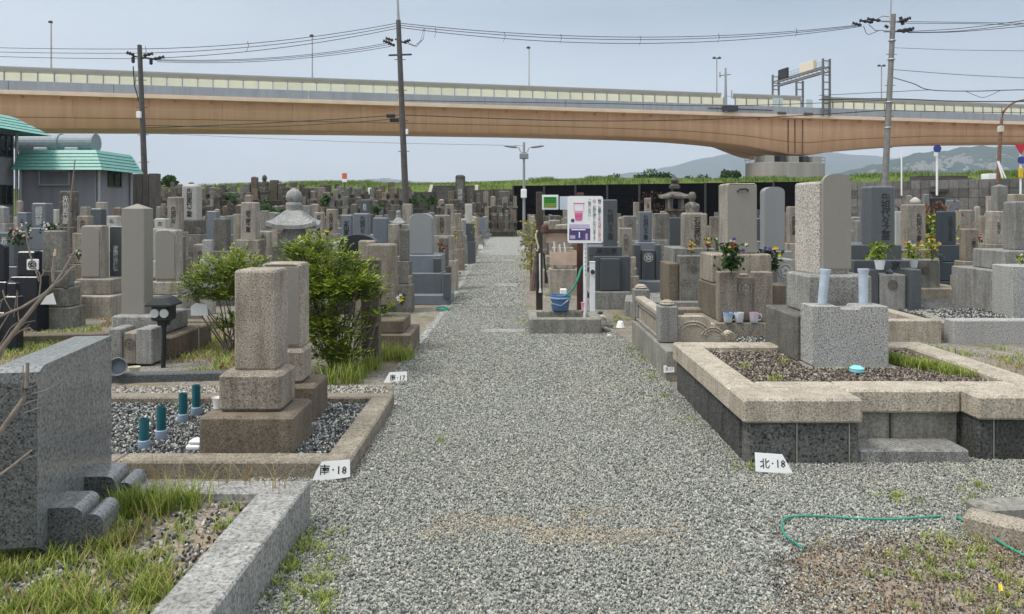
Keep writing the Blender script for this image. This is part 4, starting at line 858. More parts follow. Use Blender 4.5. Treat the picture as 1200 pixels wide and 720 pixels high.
for i, (px, pyb, pyt, dark) in enumerate(((169, 526, 491, 0), (189, 515, 477, 1), (214.5, 495, 461, 2), (230, 487.5, 451.5, 3))):
    p = G(px, pyb, .05); t = thing('flower_tube', ['teal flower tube standing nearest the big polished slab', 'greenish teal tube, second of the row on the dark gravel', 'teal tube third along, just left of the white cup', 'dark teal tube closest to the front tan gravestone'][i], 'flower tube', p, 0, 'teal flower tubes in the dark gravel')
    h = (pyb - pyt) * p.y / F; r_ = .031; mb = MB(); mb.lathe([(r_ * 1.05, 0), (r_ * 1.2, .01), (r_ * 1.15, h * .28), (r_ * .98, h * .30)], 16); mb.build('base_cup', M['bluebase'], t, True)
    mb = MB(); pr = [(r_ * .94, h * .28)]
    for k_ in range(1, 9): z = h * (.28 + .72 * k_ / 8); pr += [(r_ * .94, z - .004), (r_ * .90, z - .003), (r_ * .94, z - .001)] if k_ < 8 else [(r_ * .94, h), (r_ * .8, h), (r_ * .78, h - .03)]
    mb.lathe(pr, 16); mb.build('tube', M['teal'], t)
p = Vector((-1.885, 4.76, .288)); mb = MB(); mb.lathe([(.026, 0), (.036, .065), (.039, .07), (.034, .066), (.024, .01)], 16); o = mb.build('white_cup', M['white'], None, True); o.location = p; tag(o, 'small white cup on the lower plinth of the front tan gravestone', 'cup')
mb = MB(); mb.box(-.05, .045, -.05, .04, 0, .035, .012); mb.box(-.035, .06, -.04, .04, .036, .06, .012); o = mb.build('white_block', M['whiteplastic'], None); o.location = (-1.99, 4.68, .055); tag(o, 'small white pieces lying against the plinth on dark gravel', 'block')

# --- polished slab at the lower left
t = thing('stone_slab', 'thick polished grey granite slab seen from behind with scroll shaped stone feet', 'gravestone', (-2.0, 3.0, 0), R(9))
mb = MB(); d_, zt, zb = .80, .915, .13; prof = [(0, .19), (.085, zb), (d_, zb), (d_, zt), (.06, zt), (0.015, zt - .02), (0, zt - .06)]
mb.add([(x, y, z) for x in (-.10, 0.075) for y, z in prof], [tuple(range(len(prof)))[::-1], tuple(range(len(prof), 2 * len(prof)))])
n_ = len(prof)
for i in range(n_): mb.f.append((i, (i + 1) % n_, (i + 1) % n_ + n_, i + n_))
o = mb.build('slab', M['polish'], t); o.data.materials.append(M['rough'])
for p_ in o.data.polygons:
    c_ = p_.normal
    if abs(c_.x) < .3 and abs(c_.z) < .5: p_.material_index = 1
    if p_.normal.dot(p_.center - Vector((-.01, .4, .5))) < 0: p_.flip()
def foot(y0, x0=-.02):
    W = .205; prof = [(x0 - .03, 0), (x0 + W, 0), (x0 + W, .10)]
    for k_ in range(7): a = -.1 + 1.9 * k_ / 6; prof.append((x0 + W - .045 + .045 * math.cos(a), .115 + .035 * math.sin(a)))
    prof.append((x0 + W - .08, .125))
    for k_ in range(7): a = .0 + 1.6 * k_ / 6; prof.append((x0 + W - .125 + .045 * math.cos(a), .145 + .035 * math.sin(a)))
    prof += [(x0, .182), (x0 - .03, .182)]
    mb = MB(); mb.prism([(x, z * 1.1 + .11) for x, z in prof], y0, y0 + .19); o = mb.build('scroll_foot', M['polish'], t); o.data.materials.append(M['rough'])
    for p_ in o.data.polygons:
        if abs(p_.normal.y) > .9: p_.material_index = 1
foot(.09, .085); foot(.46, .085)
prot.append((0, 140, 396, 690, 2.9))
t = thing('grave_plot', 'weathered grey granite kerb around the weedy plot of the polished slab', 'grave plot', (-1.0, 3.5, 0))
blockpart(t, 'kerb', 'kerbgrey', -1.215, -1.005, 3.02, 3.53, -.05, .21, .008); blockpart(t, 'kerb', 'kerbgrey', -1.213, -1.003, 1.4, 3.016, -.05, .209, .008); blockpart(t, 'kerb', 'kerbgrey', -3.2, -1.002, 3.534, 3.69, -.05, .212, .008)
bedz = lambda y: .10 + .07 * np.clip((np.asarray(y) - 2.9) / .6, 0, 1)
mb = MB(); mb.loft([[(x, 1.4, -.05), (x, 3.54, -.05), (x, 3.54, .17), (x, 3.5, .17), (x, 2.9, .10), (x, 1.4, .10)] for x in (-1.21, -3.2)]); mb.xf(Matrix.Translation(-Vector(t.location))); mb.build('plot_bed', M['dirt'], t)
stones('plot_gravel', scatter([(-2.2, 2.4), (-1.22, 2.4), (-1.22, 3.52), (-2.2, 3.52)], 4200, lambda x, y: bedz(y) + .003, lambda x, y: np.clip(.35 + .9 * (vnoise(x, y, 4, 3) > .55), 0, 1)), .022, M['pebbledark'], None, 'sparse dark gravel between weeds behind the pale kerb')
def slabgrass():
    n = 300; x = rng.uniform(-2.2, -1.25, n); y = rng.uniform(2.35, 3.5, n); k_ = (vnoise(x, y, 3.2, 21) + .55 * np.clip((-1.42 - x) * 1.8, -.6, .5)) > .42; x, y = x[k_], y[k_]
    blades('weed_grass', tufts(np.stack([x, y, bedz(y) - .005], 1), 30, .035), .075, M['grass'], None, .75, .0055, 'green grass and weeds growing round the polished slab')
    blades('dry_weeds', tufts(np.stack([x[::3] + .03, y[::3], bedz(y[::3])], 1), 8, .05), .10, M['drygrass'], None, .9, .004, 'dry straw coloured stalks among the grass by the pale kerb')
    c = [(-1.80, 3.46, .16), (-1.70, 3.48, .16), (-1.58, 3.46, .16), (-1.75, 3.42, .16), (-1.62, 3.40, .155), (-1.50, 3.47, .16)]; blades('grass_clump', tufts(c, 120, .045), .13, M['grass'], None, .6, .0055, 'tall bright grass clump behind the scroll feet')
    x2 = rng.uniform(-1.62, -1.24, 46); y2 = rng.uniform(2.6, 3.5, 46); blades('weed_grass', tufts(np.stack([x2, y2, bedz(y2) - .004], 1), 16, .03), .05, M['grass'], None, .9, .005, 'short patchy weeds between the dark gravel and the pale kerb')
    cs = [(x_, 3.60 + random.uniform(-.05, .14), .2) for x_ in np.linspace(-2.0, -1.1, 16)]; blades('dry_weeds', tufts(cs, 9, .04), .12, M['drygrass'], None, .9, .004, 'thin dry stalks along the rear kerb of the slab plot')
slabgrass()

# --- kerb plot edges in front of other left graves
def kerbrun(label, mk, runs, h=.12, w_=.14, group=None, name='grave_plot'):
    t = thing(name, label, 'grave plot', (runs[0][0], runs[0][1], 0), 0, group)
    for (x0, y0, x1, y1) in runs:
        a, b = Vector((x0, y0, 0)), Vector((x1, y1, 0)); d = b - a; mb = MB(); mb.box(0, d.length - .006, -w_ / 2, w_ / 2, -.05, h + random.uniform(-.004, .004), .01); mb.xf(Matrix.Translation(a - Vector(t.location)) @ Matrix.Rotation(math.atan2(d.y, d.x), 4, 'Z')); mb.build('kerb', M[mk], t)
    return t
kerbrun('low dark kerb in front of the tall pointed gravestone and solar lantern', 'rough', [(-3.9, 6.72, -1.92, 6.95)], .08, .13)
kerbrun('long brown kerb edge crossing the grass behind the branch', 'brown', [(-6.4, 8.6, -4.6, 8.95), (-5.2, 9.9, -2.9, 10.0)], .10, .2)
# tall pointed stone + offerings
t, cx, w_, d_, zb, zt = grave(142, 180, 239, 373, 8.0, 'plainface', 'pyr', 'tall pointed gravestone with a smooth blank brown face beside the solar lantern', tiers=0, k=.8)
blockpart(t, 'plinth', 'grey', PX(133, 7.9), PX(192, 7.9), 7.86, 8.5, .24, PZ(370, 7.9), .015); blockpart(t, 'plinth', 'brown', PX(131, 7.75), PX(203, 7.75), 7.74, 8.75, -.02, .239, .015)
blockpart(t, 'incense_stand', 'grey', PX(129, 7.45), PX(144, 7.45), 7.42, 7.70, .02, PZ(385, 7.45), .01); blockpart(t, 'incense_stand', 'grey', PX(161, 7.45), PX(180, 7.45), 7.42, 7.70, .02, PZ(385, 7.45), .01); blockpart(t, 'incense_stand', 'tan', PX(144.4, 7.45), PX(160.6, 7.45), 7.44, 7.69, .02, PZ(390, 7.45), .01)
relief_crest(t, PX(152, 7.44) - t.location.x, 7.438 - t.location.y, PZ(403, 7.44), .055, 'carvemid')
prot.append((129, 215, 368, 430, 7.4))
# solar lantern
p = G(190, 431); t = thing('solar_lantern', 'black garden lantern on a post with round white lenses', 'lantern', p); o_ = lambda x, y: A(x, y, p.y) - p
part_tube(t, 'post', [(0.01, 0, 0), (0.02, 0, p.z + .34), o_(192, 378)], .023, 'blackmetal', 8); c = o_(192, 366)
mb = MB(); mb.loft([rect(c.x, 0, .045, .045, c.z - .13, .01), rect(c.x, 0, .05, .05, c.z - .09, .01), rect(c.x, 0, .09, .09, c.z - .07, .02), rect(c.x, 0, .09, .09, c.z + .07, .02)]); mb.build('lamp_housing', M['blackmetal'], t)
mb = MB(); mb.loft([rect(c.x, 0, .128, .13, c.z + .07, .005), rect(c.x, 0, .128, .13, c.z + .085, .005), rect(c.x, 0, .06, .10, c.z + .15, .005), rect(c.x, 0, .02, .09, c.z + .165, .005)]); mb.build('lamp_roof', M['blackmetal'], t)
for x in (-.047, .047): disc(t, 'lens', Vector((c.x + x, 0, c.z + .0)), .043, 'lens', -.09, 16, .012)
mb = MB(); mb.prism([(c.x - .02, c.z - .15), (c.x + .02, c.z - .15), (c.x + .02, c.z - .1), (c.x - .02, c.z - .1)], -.02, .02); mb.build('collar', M['blackmetal'], t)
# bucket lying and pot
p = G(134, 440, .08); mb = MB(); mb.lathe([(.055, 0), (.075, .10), (.082, .102), (.078, .11), (.05, .015)], 16); mb.xf(Matrix.Rotation(R(78), 4, 'X') @ Matrix.Rotation(R(20), 4, 'Y')); o = mb.build('metal_bowl', M['duct'], None, True); o.location = p + Vector((0, .08, .06)); tag(o, 'grey metal bowl lying on its side beside the polished slab', 'bowl')
p = G(157.5, 440); mb = MB(); mb.lathe([(.035, 0), (.05, .075), (.055, .08), (.046, .078), (.03, .02)], 14); o = mb.build('white_pot', M['cream'], None, True); o.location = p; tag(o, 'small empty cream pot by the foot of the solar lantern', 'pot')

# tan pair behind the bush by the path
t, *_ = grave(430, 466, 285, 358, 8.15, 'tan', 'soft', 'tall tan gravestone behind the right hand bush by the path', tiers=0, k=.7)
blockpart(t, 'plinth', 'brown', -1.46, -1.165, 7.93, 8.55, .245, .388, .012); blockpart(t, 'plinth', 'brown', -1.52, -1.075, 7.86, 8.66, -.02, .244, .012)
t, *_ = grave(423, 447, 300, 428, 7.45, 'brown', 'pyr', 'slim weathered brown pillar with a pointed top in front of the tall tan stone', tiers=0, k=.8, zg=-.02)
grave(420, 441, 281.5, 330, 8.6, 'tan', 'flat', 'rough tan stone just left of the tall tan one behind the bush', tiers=1, k=.7)
# dark grey blank stone by the path
t, *_ = grave(479, 509, 250, 298, 12.75, 'plaingrey', 'dome', 'dark grey gravestone with a smooth blank rounded face on three blue grey tiers', tiers=0, k=.75)
for (a, b, y0, c, d, z) in ((475, 517, 12.6, 299, 320, 0), (471, 518, 12.45, 320, 347, 0), (470, 528, 12.3, 345.5, 358, 0)): blockpart(t, 'plinth', 'blue', PX(a, y0), PX(b, y0), y0, y0 + .75, max(PZ(d, y0), -.01), PZ(c, y0) - .002, .014)
blockpart(t, 'side_post', 'dark', PX(508, 12.55), PX(517, 12.55), 12.5, 12.75, .5, PZ(303, 12.5), .01); blockpart(t, 'side_post', 'dark', PX(519, 12.2), PX(528, 12.2), 12.2, 12.38, .12, PZ(321, 12.2), .01)
prot.append((466, 530, 298, 358, 12.2))
# --- left field, hand placed
LG = [
 (37, 63, 238, 267, 12.6, 'blue', 'flat', 'blue grey polished gravestone with three engraved characters near the left edge', dict(text='細谷家', tcol='carvelight', tsize=.5, tiers=3)),
 (20, 37.5, 249, 271, 13.5, 'blue', 'flat', 'small blue grey stone just left of the engraved polished one', dict(text='之墓', tcol='ink')),
 (69, 93, 224, 266, 14.5, 'old', 'flat', 'dark stone with white streaked carving in front of the grey building', dict(text='先祖累代墓', tcol='carvelight', tsize=.5)),
 (18, 27.5, 235, 254, 17, 'beige', 'pyr', 'narrow beige pointed stone by the left building corner', dict()),
 (-8, 12, 241, 262, 14, 'grey', 'pyr', 'grey pyramid topped stone cut by the left frame edge', dict()),
 (50, 80, 270, 317, 9.9, 'oldgrey', 'flat', 'weathered grey beige stone behind the white crest tablet', dict(k=.6, tiers=3)),
 (128.5, 145, 265, 338, 11.5, 'dark', 'flat', 'dark slate tablet with pale vertical writing beside the tall pointed stone', dict(k=.3, text='南無阿弥陀仏', tcol='carvelight', tiers=1)),
 (182, 215, 269, 330, 10.2, 'beige', 'flat', 'beige gravestone with a smooth blank face right of the tall pointed stone', dict(plain_face=(0, .92, -.01, 'plainface'), tiers=3)),
 (196, 216, 231, 272, 14.6, 'beige', 'flat', 'tall beige gravestone left of the broad white pillar', dict(text='先祖代々', tcol='carve')),
 (213, 237, 215.5, 258, 16.0, 'pale', 'round', 'broad pale pillar with black carved characters and rounded top', dict(text='先祖累代之墓', tsize=.5, tiers=4, base='oldgrey', grow=.42)),
 (181, 199, 256, 268, 13.2, 'pale', 'flat', 'low pale stone with one character left of the tall beige stone', dict(text='古', tsize=.4)),
 (90, 110, 253, 273, 12.8, 'tan', 'flat', 'tan stone between the streaked stone and the dark slab', dict(text='先祖', tcol='carve')),
 (106, 125, 244.5, 266, 14.2, 'dark', 'flat', 'plain dark grey slab stone below the low building', dict()),
 (112, 127, 237, 254, 16.4, 'beige', 'flat', 'beige stone peeking over the plain dark slab', dict()),
 (94, 107, 242.5, 258, 16.2, 'beige', 'flat', 'small beige stone right of the streaked stone', dict()),
 (125, 142.5, 253, 266, 12.6, 'pale', 'flat', 'pale stone with a black character above the slate tablet', dict(text='石', tsize=.4, tiers=3)),
 (132, 144.5, 243, 258, 15.2, 'brown', 'round', 'brown stone with a knob shaped top left of the tall pointed stone', dict()),
 (183, 190, 242, 256, 17.5, 'grey', 'round', 'slim grey stone with a rounded head left of the tall beige stone', dict()),
 (242, 258, 247.5, 284, 14.6, 'blue', 'flat', 'blue grey stone right of the broad pale pillar', dict(tiers=3)),
 (250, 271, 256, 294, 12.3, 'oldgrey', 'flat', 'mossy beige grey stone behind the left bush', dict(tiers=3)),
 (237, 250, 281, 304, 11.2, 'speckgrey', 'flat', 'small black and white mottled stone above the left bush', dict(tiers=1, k=.5)),
 (265, 275, 253, 275, 15.4, 'blue', 'flat', 'thin blue grey stone just right of the mossy stone', dict()),
 (273, 283, 251, 285, 14.0, 'tan', 'flat', 'thin tan stone at the left shoulder of the large beige stone', dict()),
 (282, 305, 237, 281, 13.4, 'beige', 'flat', 'large beige gravestone with dark carved characters left of the stone pagoda', dict(text='張上家之墓', tsize=.34, tiers=3)),
 (276, 287, 241, 262, 17.5, 'brown', 'flat', 'brown stone half hidden behind the large carved beige one', dict()),
 (354, 366, 241, 262, 17.6, 'grey', 'flat', 'grey stone just right of the pagoda neck', dict()),
 (365, 374, 239, 262, 18.8, 'tan', 'round', 'tan stone with rounded head right of the pagoda', dict()),
 (368, 381, 249, 273, 15.6, 'beige', 'flat', 'slim beige stone right of the pagoda roof', dict(text='先祖代々墓', tcol='carve')),
 (382, 396, 245, 274, 15.4, 'tan', 'flat', 'taller tan stone between pagoda and the blue grey pair', dict(text='先祖代々墓', tcol='carve')),
 (400, 414, 252, 282, 14.0, 'blue', 'flat', 'left stone of the blue grey pair, carved with black characters', dict(text='坂田家', tsize=.55, tcol='ink', tiers=3)),
 (414, 434.5, 250, 276, 13.8, 'blue', 'flat', 'right stone of the blue grey pair above the black curved grave', dict(text='先祖代々', tcol='ink', side=.12, tiers=3)),
 (422, 434.5, 234, 251, 17.5, 'dark', 'flat', 'dark grey stone standing higher behind the blue grey pair', dict(text='先祖', tcol='carvelight')),
 (437, 456, 255, 285, 12.9, 'blue', 'flat', 'plain blue grey polished stone right of the blue grey pair', dict(tiers=3)),
 (455, 468, 262.5, 300, 11.6, 'beige', 'flat', 'beige stone between the plain blue grey stone and the blank dark one', dict(tiers=2)),
 (468, 480, 269, 306, 11.4, 'oldgrey', 'soft', 'mossy grey stone touching the left side of the blank dark one', dict(tiers=2)),
 (472, 483.5, 239, 263, 16.8, 'beige', 'flat', 'tall beige stone right of the small pagoda', dict()),
 (509, 528, 252, 276, 14.6, 'beige', 'flat', 'wide beige stone right of the blank dark grey gravestone', dict(tiers=2, text='先祖代々', tcol='carve')),
 (521, 532, 239.5, 266, 17.6, 'beige', 'flat', 'tall slim beige stone beside the path with carved face', dict(text='先祖代々墓', tcol='carve')),
 (532, 540.5, 250, 270, 19.5, 'tan', 'flat', 'slim tan stone beside the path left of the two toned one', dict()),
 (514, 526, 277, 312, 13.6, 'oldgrey', 'round', 'round headed grey stone with red flowers by the path edge', dict(tiers=1)),
 (545, 553.5, 239, 262, 22, 'pale', 'flat', 'two toned stone with pale upper and dark lower part by the path', dict(base='dark', tiers=2)),
 (541, 546, 258, 276, 20.5, 'grey', 'flat', 'thin grey stone close to the path before the two toned one', dict()),
 (305, 316, 247, 270, 17, 'oldgrey', 'flat', 'weathered grey stone left of the pagoda roof', dict()),
 (458, 469, 240, 246.5, 20, 'oldgrey', 'flat', 'squat grey stone behind the small pagoda', dict()),
]
for (a, b, c, d, Y, mk, tp, lb, kw) in LG: grave(a, b, c, d, Y, mk, tp, lb, vase=True, **kw)
# blank beige stone left, on two broad plinths
t, *_ = grave(95, 128, 264, 327, 11.2, 'beige', 'soft', 'beige gravestone with a smooth blank face on two broad plinths behind the branch', tiers=0, k=.75, plain_face=(0, .86, -.02, 'plainface'))
blockpart(t, 'plinth', 'beige', PX(89, 11.1), PX(131, 11.1), 11.08, 11.7, PZ(345.5, 11.1), PZ(327, 11.1) - .002, .015); blockpart(t, 'plinth', 'beige', PX(80, 10.9), PX(130, 10.9), 10.9, 11.9, -.02, PZ(345.5, 11.1) - .002, .015)
blockpart(t, 'incense_stand', 'beige', PX(72, 10.7), PX(88, 10.7), 10.6, 10.88, -.01, PZ(331, 10.7), .012); prot.append((72, 144, 327, 372, 10.6))
# crest tablet and dark modern grave at the left
t, *_ = grave(20, 50, 294, 324, 9.6, 'black', 'flat', 'low polished black grave with white crest tablet behind the dead branch', tiers=1, k=.7, zg=0)
p = A(38.5, 310, 9.3); z0 = PZ(316.5, 9.3)
mb = MB(); mb.prism([(-.07 + x, z + z0) for x, z in ((0.01, -.0), (.13, 0), (.14, .01), (.14, .125), (.13, .135), (.01, .135), (0, .125), (0, .01))], -.01, .01); mb.xf(Matrix.Translation(Vector((p.x, 9.3, 0)) - Vector(t.location))); mb.build('crest_tablet', M['white'], t)
relief_crest(t, p.x - t.location.x, 9.289 - t.location.y, z0 + .067, .052, 'ink')
grave(-14, 11, 285, 330, 8.4, 'black', 'dome', 'black rounded gravestone cut by the left frame edge', tiers=2, k=.5, text='先祖代々', tcol='carvelight')
grave(8, 24, 331, 347, 8.2, 'black', 'flat', 'small black block grave low at the left edge', tiers=1, k=.8)
# dark curved modern grave
t, *_ = grave(397, 444, 275, 318, 11.2, 'black', 'dome', 'wide black polished grave with a gently curved top behind the bush', tiers=1, k=.35, zg=0)
# stone pagoda
def roofsecs(w_, h_, lift, n=14, thick=.05):
    V, f = [], []; m_ = n + 1
    for s_ in (0, 1):
        for i in range(m_):
            for j in range(m_):
                u, v = i / n * 2 - 1, j / n * 2 - 1; r_ = max(abs(u), abs(v)); cn = min(abs(u), abs(v)) / (r_ + 1e-6); zt_ = h_ * min(.62, (1 - r_) ** 1.2) + lift * (cn ** 3) * r_ ** 3 + thick * 1
                V.append((u * w_ / 2, v * w_ / 2, zt_ if s_ == 0 else lift * (cn ** 3) * r_ ** 3 * .8))
    for i in range(n):
        for j in range(n):
            a = i * m_ + j; f.append((a, a + m_, a + m_ + 1, a + 1)); b = a + m_ * m_; f.append((b, b + 1, b + m_ + 1, b + m_))
    for i in range(n):
        for (a, b) in (((i) * m_, (i + 1) * m_), ((i + 1) * m_ + n, i * m_ + n), (i + 1, i), (n * m_ + i, n * m_ + i + 1)): o = m_ * m_; f.append((a, a + o, b + o, b)[::-1])
    return V, f
def pagoda(px, Y, ytop, label, s, mk, yroof, ybody):
    t = thing('stone_pagoda', label, 'stone pagoda', (PX(px, Y), Y, 0)); u = Y / F
    zr0, zr1 = PZ(yroof[1], Y), PZ(yroof[0], Y); wr_ = s * u
    mb = MB(); z = PZ(ytop, Y); nb = PZ(ytop + (yroof[0] - ytop) * .62, Y); R_ = wr_ * .165
    mb.lathe([(R_ * .7, nb), (R_ * .98, nb + R_ * .4), (R_ * 1.02, nb + R_ * .8), (R_ * .85, nb + R_ * 1.3), (R_ * .45, nb + R_ * 1.62), (R_ * .12, nb + R_ * 1.8), (.004, z)], 18); mb.build('jewel', M[mk], t, True)
    mb = MB(); mb.lathe([(R_ * .95, zr1 - .02), (R_ * 1.05, zr1 + (nb - zr1) * .7), (R_ * .9, nb)], 18); mb.build('neck', M[mk], t, False)
    th_ = .075 * wr_; V, f = roofsecs(wr_, (zr1 - zr0 - th_) / .60, .09 * wr_, thick=th_); mb = MB(); mb.add([(x, y, z + zr0 - .0) for x, y, z in V], f); mb.xf(Matrix.Rotation(R(8), 4, 'Z')); mb.build('roof', M[mk], t)
    zb0, zb1 = PZ(ybody[1], Y), PZ(ybody[0], Y); mb = MB(); rb = wr_ * .27
    mb.lathe([(rb * .75, zb1 + .06), (rb * .8, zb1), (rb, zb1 - (zb1 - zb0) * .35), (rb * 1.02, zb0 + .1 * (zb1 - zb0)), (rb * .85, zb0)], 20); mb.build('body', M[mk], t, True)
    mb = MB(); mb.box(-rb * .8, rb * .8, -rb * .8, rb * .8, zb1 + .03, zr0 + .05, .01); mb.build('collar', M['old'], t)
    zz = zb0; k_ = 0
    while zz > .001 and k_ < 3: z0 = max(-.02, zz - .42) if k_ < 2 else -.02; w2 = wr_ * (.36 + .12 * k_); mb = MB(); mb.box(-w2, w2, -w2, w2, z0, zz - .001, .015); mb.build('plinth', M['oldgrey'], t); zz = z0; k_ += 1
    prot.append((px - s / 2, px + s / 2, ytop, ybody[1], Y)); return t
pagoda(344.5, 12.8, 221, 'pale stone pagoda with onion jewel and upswept square roof', 55, 'pagoda', (247, 268), (268, 288))
pagoda(467, 16.5, 246, 'small pale stone pagoda left of the tall beige stone', 17, 'pagoda', (255, 263), (264, 271))
# ---------------------------------------------------------------- right of the path: raised north plot
t = thing('grave_plot', 'raised plot with cream granite coping, black stone facing and recessed step', 'grave plot', (1.42, 4.57, 0)); Lp = Vector(t.location)
CZ0, CZ1 = .262, .412
def cop(x0, x1, y0, y1, dz=0): return blockpart(t, 'coping', 'coping', x0, x1, y0, y1, CZ0 + dz, CZ1 + dz, .014)
cop(1.40, 1.615, 4.80, 6.27); cop(1.40, 2.13, 4.50, 4.796, .001); cop(2.134, 2.868, 4.74, 5.0, -.002); cop(2.872, 3.60, 4.57, 4.86, .001)
cop(1.40, 2.45, 6.274, 6.48, -.001); cop(2.454, 3.56, 6.276, 6.48, .001); cop(3.33, 3.56, 4.864, 6.272)
cop(1.618, 2.13, 4.80, 4.99, -.002); cop(2.872, 3.326, 4.864, 5.0, -.003)
def joint(x0, x1, y0, y1): blockpart(t, 'mortar_joint', 'mortar', x0, x1, y0, y1, -.04, CZ0 - .004, .001)
xs_ = [1.435, 1.74, 2.06, 2.118]
for a, b in zip(xs_[:-1], xs_[1:]): blockpart(t, 'facing_block', 'block', a + .004, b - .004, 4.525 + random.uniform(-.004, .004), 4.66, -.04, CZ0 - .002, .01)
for a in xs_[1:-1]: joint(a - .0035, a + .0035, 4.532, 4.6)
ys_ = [4.665, 5.05, 5.42, 5.80, 6.15, 6.46]
for a, b in zip(ys_[:-1], ys_[1:]): blockpart(t, 'facing_block', 'block', 1.43 + random.uniform(-.005, .005), 1.56, a + .004, b - .004, -.04, CZ0 - .002, .01)
for a in ys_[1:-1]: joint(1.442, 1.5, a - .0035, a + .0035)
for a in (2.99, 3.30): joint(a - .0035, a + .0035, 4.605, 4.66)
for a, b in ((2.885, 2.99), (2.99, 3.30), (3.30, 3.58)): blockpart(t, 'facing_block', 'block', a + .004, b - .004, 4.595 + random.uniform(-.004, .004), 4.80, -.04, CZ0 - .002, .01)
blockpart(t, 'facing_block', 'block', 2.0, 2.116, 4.664, 4.83, -.04, CZ0 - .003, .008); blockpart(t, 'facing_block', 'block', 2.886, 3.0, 4.804, 4.88, -.04, CZ0 - .003, .008)
blockpart(t, 'recess_block', 'conc', 2.12, 2.44, 4.79, 4.95, .02, CZ0 - .003, .012); blockpart(t, 'recess_block', 'conc', 2.452, 2.88, 4.793, 4.95, .02, CZ0 - .003, .012)
blockpart(t, 'step', 'grey', 2.122, 2.80, 4.54, 4.785, -.03, .092, .012)
mb = MB(); mb.box(1.5, 3.5, 4.9, 6.4, 0, .36, .002); mb.box(3.40, 3.56, 4.8, 6.45, 0, .258, .002); mb.box(1.5, 3.5, 6.3, 6.46, 0, .258, .002); mb.xf(Matrix.Translation(-Lp)); mb.build('plot_bed', M['plotbrown'], t)
inner = [(1.618, 5.0), (3.325, 5.0), (3.325, 6.27), (1.618, 6.27)]
stones('plot_gravel', [p for p in scatter(inner, 9500, .366) if not (2.24 < p[0] < 2.99 and 5.6 < p[1] < 6.62)], .023, M['pebblebrown'], None, 'mixed brown and grey gravel filling the raised coping plot')
def plotgrass():
    n = 60; u = rng.random(n); c = np.stack([2.92 + .32 * u + rng.normal(0, .03, n), 5.95 - .62 * u + rng.normal(0, .05, n), np.full(n, .37)], 1)
    blades('grass_strip', tufts(c, 40, .035), .075, M['grass'], None, .7, .005, 'strip of short green grass along the right side of the raised plot')
    blades('weed_tuft', tufts([(1.78, 5.12, .37), (1.85, 5.2, .37), (2.52, 5.52, .37), (2.1, 5.75, .37), (1.76, 5.6, .37)], 40, .04), .05, M['grass'], None, .8, .005, 'small green weed tufts in the gravel of the raised plot')
plotgrass()
# main monument
t = thing('gravestone', 'large speckled granite gravestone with a smooth rounded face on the raised plot', 'gravestone', (2.62, 6.23, .36))
blockpart(t, 'plinth', 'oldgrey', 2.25, 2.98, 5.87, 6.60, .36, .722, .012); blockpart(t, 'plinth', 'grey', 2.385, 2.905, 5.985, 6.45, .723, 1.032, .014)
mb = MB(); mb.loft(headstone_secs(0, .30, .33, 1.033 - .36, 1.80 - .36, 'soft', -.165)); mb.xf(Matrix.Translation((2.63 - 2.62 - .005, 6.30 - 6.23, 0)) @ Matrix.Rotation(R(13), 4, 'Z')); mb.build('headstone', M['speck'], t)
mb = MB(); mb.loft(headstone_secs(.012, .265, .03, 1.07 - .36, 1.86 - .36, 'dome', -.192)); mb.xf(Matrix.Translation((.005, .07, 0)) @ Matrix.Rotation(R(13), 4, 'Z')); mb.build('front_face', M['plainface'], t)
prot.append((896, 1045, 205, 425, 5.9))
t = thing('offering_stand', 'speckled grey granite offering block with a notched top before the large gravestone', 'offering stand', (2.565, 5.74, .37)); l = t.location
mb = MB(); a_, b_ = -.287, .287; prof = [(a_, .012), (a_ + .03, 0), (b_ - .03, 0), (b_, .012), (b_, .458), (b_ - .20, .458), (b_ - .22, .435), (a_ + .22, .435), (a_ + .20, .458), (a_, .458)]
mb.prism(prof, -.115, .12); mb.build('block', M['speckgrey'], t); blockpart(t, 'foot_slab', 'conc', 2.22, 2.93, 5.57, 5.86, .352, .372, .006)
for i, (x, y, tl) in enumerate(((2.405, 5.76, 5.5), (2.735, 5.78, 0))):
    t = thing('flower_tube', ['white plastic flower tube leaning to the right on the offering block', 'upright white plastic flower tube on the right of the offering block'][i], 'flower tube', (x, y, .828), 0)
    mb = MB(); mb.lathe([(.031, 0), (.033, .01), (.034, .05), (.0345, .235), (.042, .258), (.042, .275), (.036, .277), (.033, .03)], 18); mb.xf(Matrix.Rotation(R(tl), 4, 'Y')); mb.build('tube', M['vaseblue'], t, True)
mb = MB(); mb.lathe([(.04, 0), (.052, .012), (.05, .03), (.052, .034), (.03, .05), (.006, .054)], 18); o = mb.build('cyan_plastic_lid', M['cyanplastic'], None, True); o.location = G(1004, 437, .372) ; tag(o, 'small cyan plastic lid on the brown gravel before the offering block', 'lid')
# balustraded plot behind
t = thing('grave_plot', 'plot with a carved granite balustrade, round topped posts and scroll wing wall', 'grave plot', (1.45, 7.2, 0)); l = t.location
blockpart(t, 'base_wall', 'conc', 1.40, 1.56, 7.22, 8.66, -.03, .285, .01); blockpart(t, 'base_wall', 'conc', 1.40, 1.56, 6.75, 7.215, -.03, .286, .01)
for y0, y1 in ((7.12, 7.29), (8.58, 8.75)):
    o = blockpart(t, 'post', 'grey', 1.475 - .06, 1.475 + .12, y0, y1, .288, .64 if y0 < 8 else .65, .012); mb = MB(); mb.lathe([(.06, 0), (.075, .015), (.06, .03), (.062, .035), (.03, .052), (.004, .055)], 14, (1.505 - l.x, (y0 + y1) / 2 - l.y, .64 if y0 < 8 else .65)); mb.build('finial', M['coping'], o, True)
blockpart(t, 'rail', 'coping', 1.425, 1.535, 7.292, 8.578, .515, .575, .012); p_ = blockpart(t, 'panel', 'tan', 1.455, 1.515, 7.292, 8.578, .289, .514, .006)
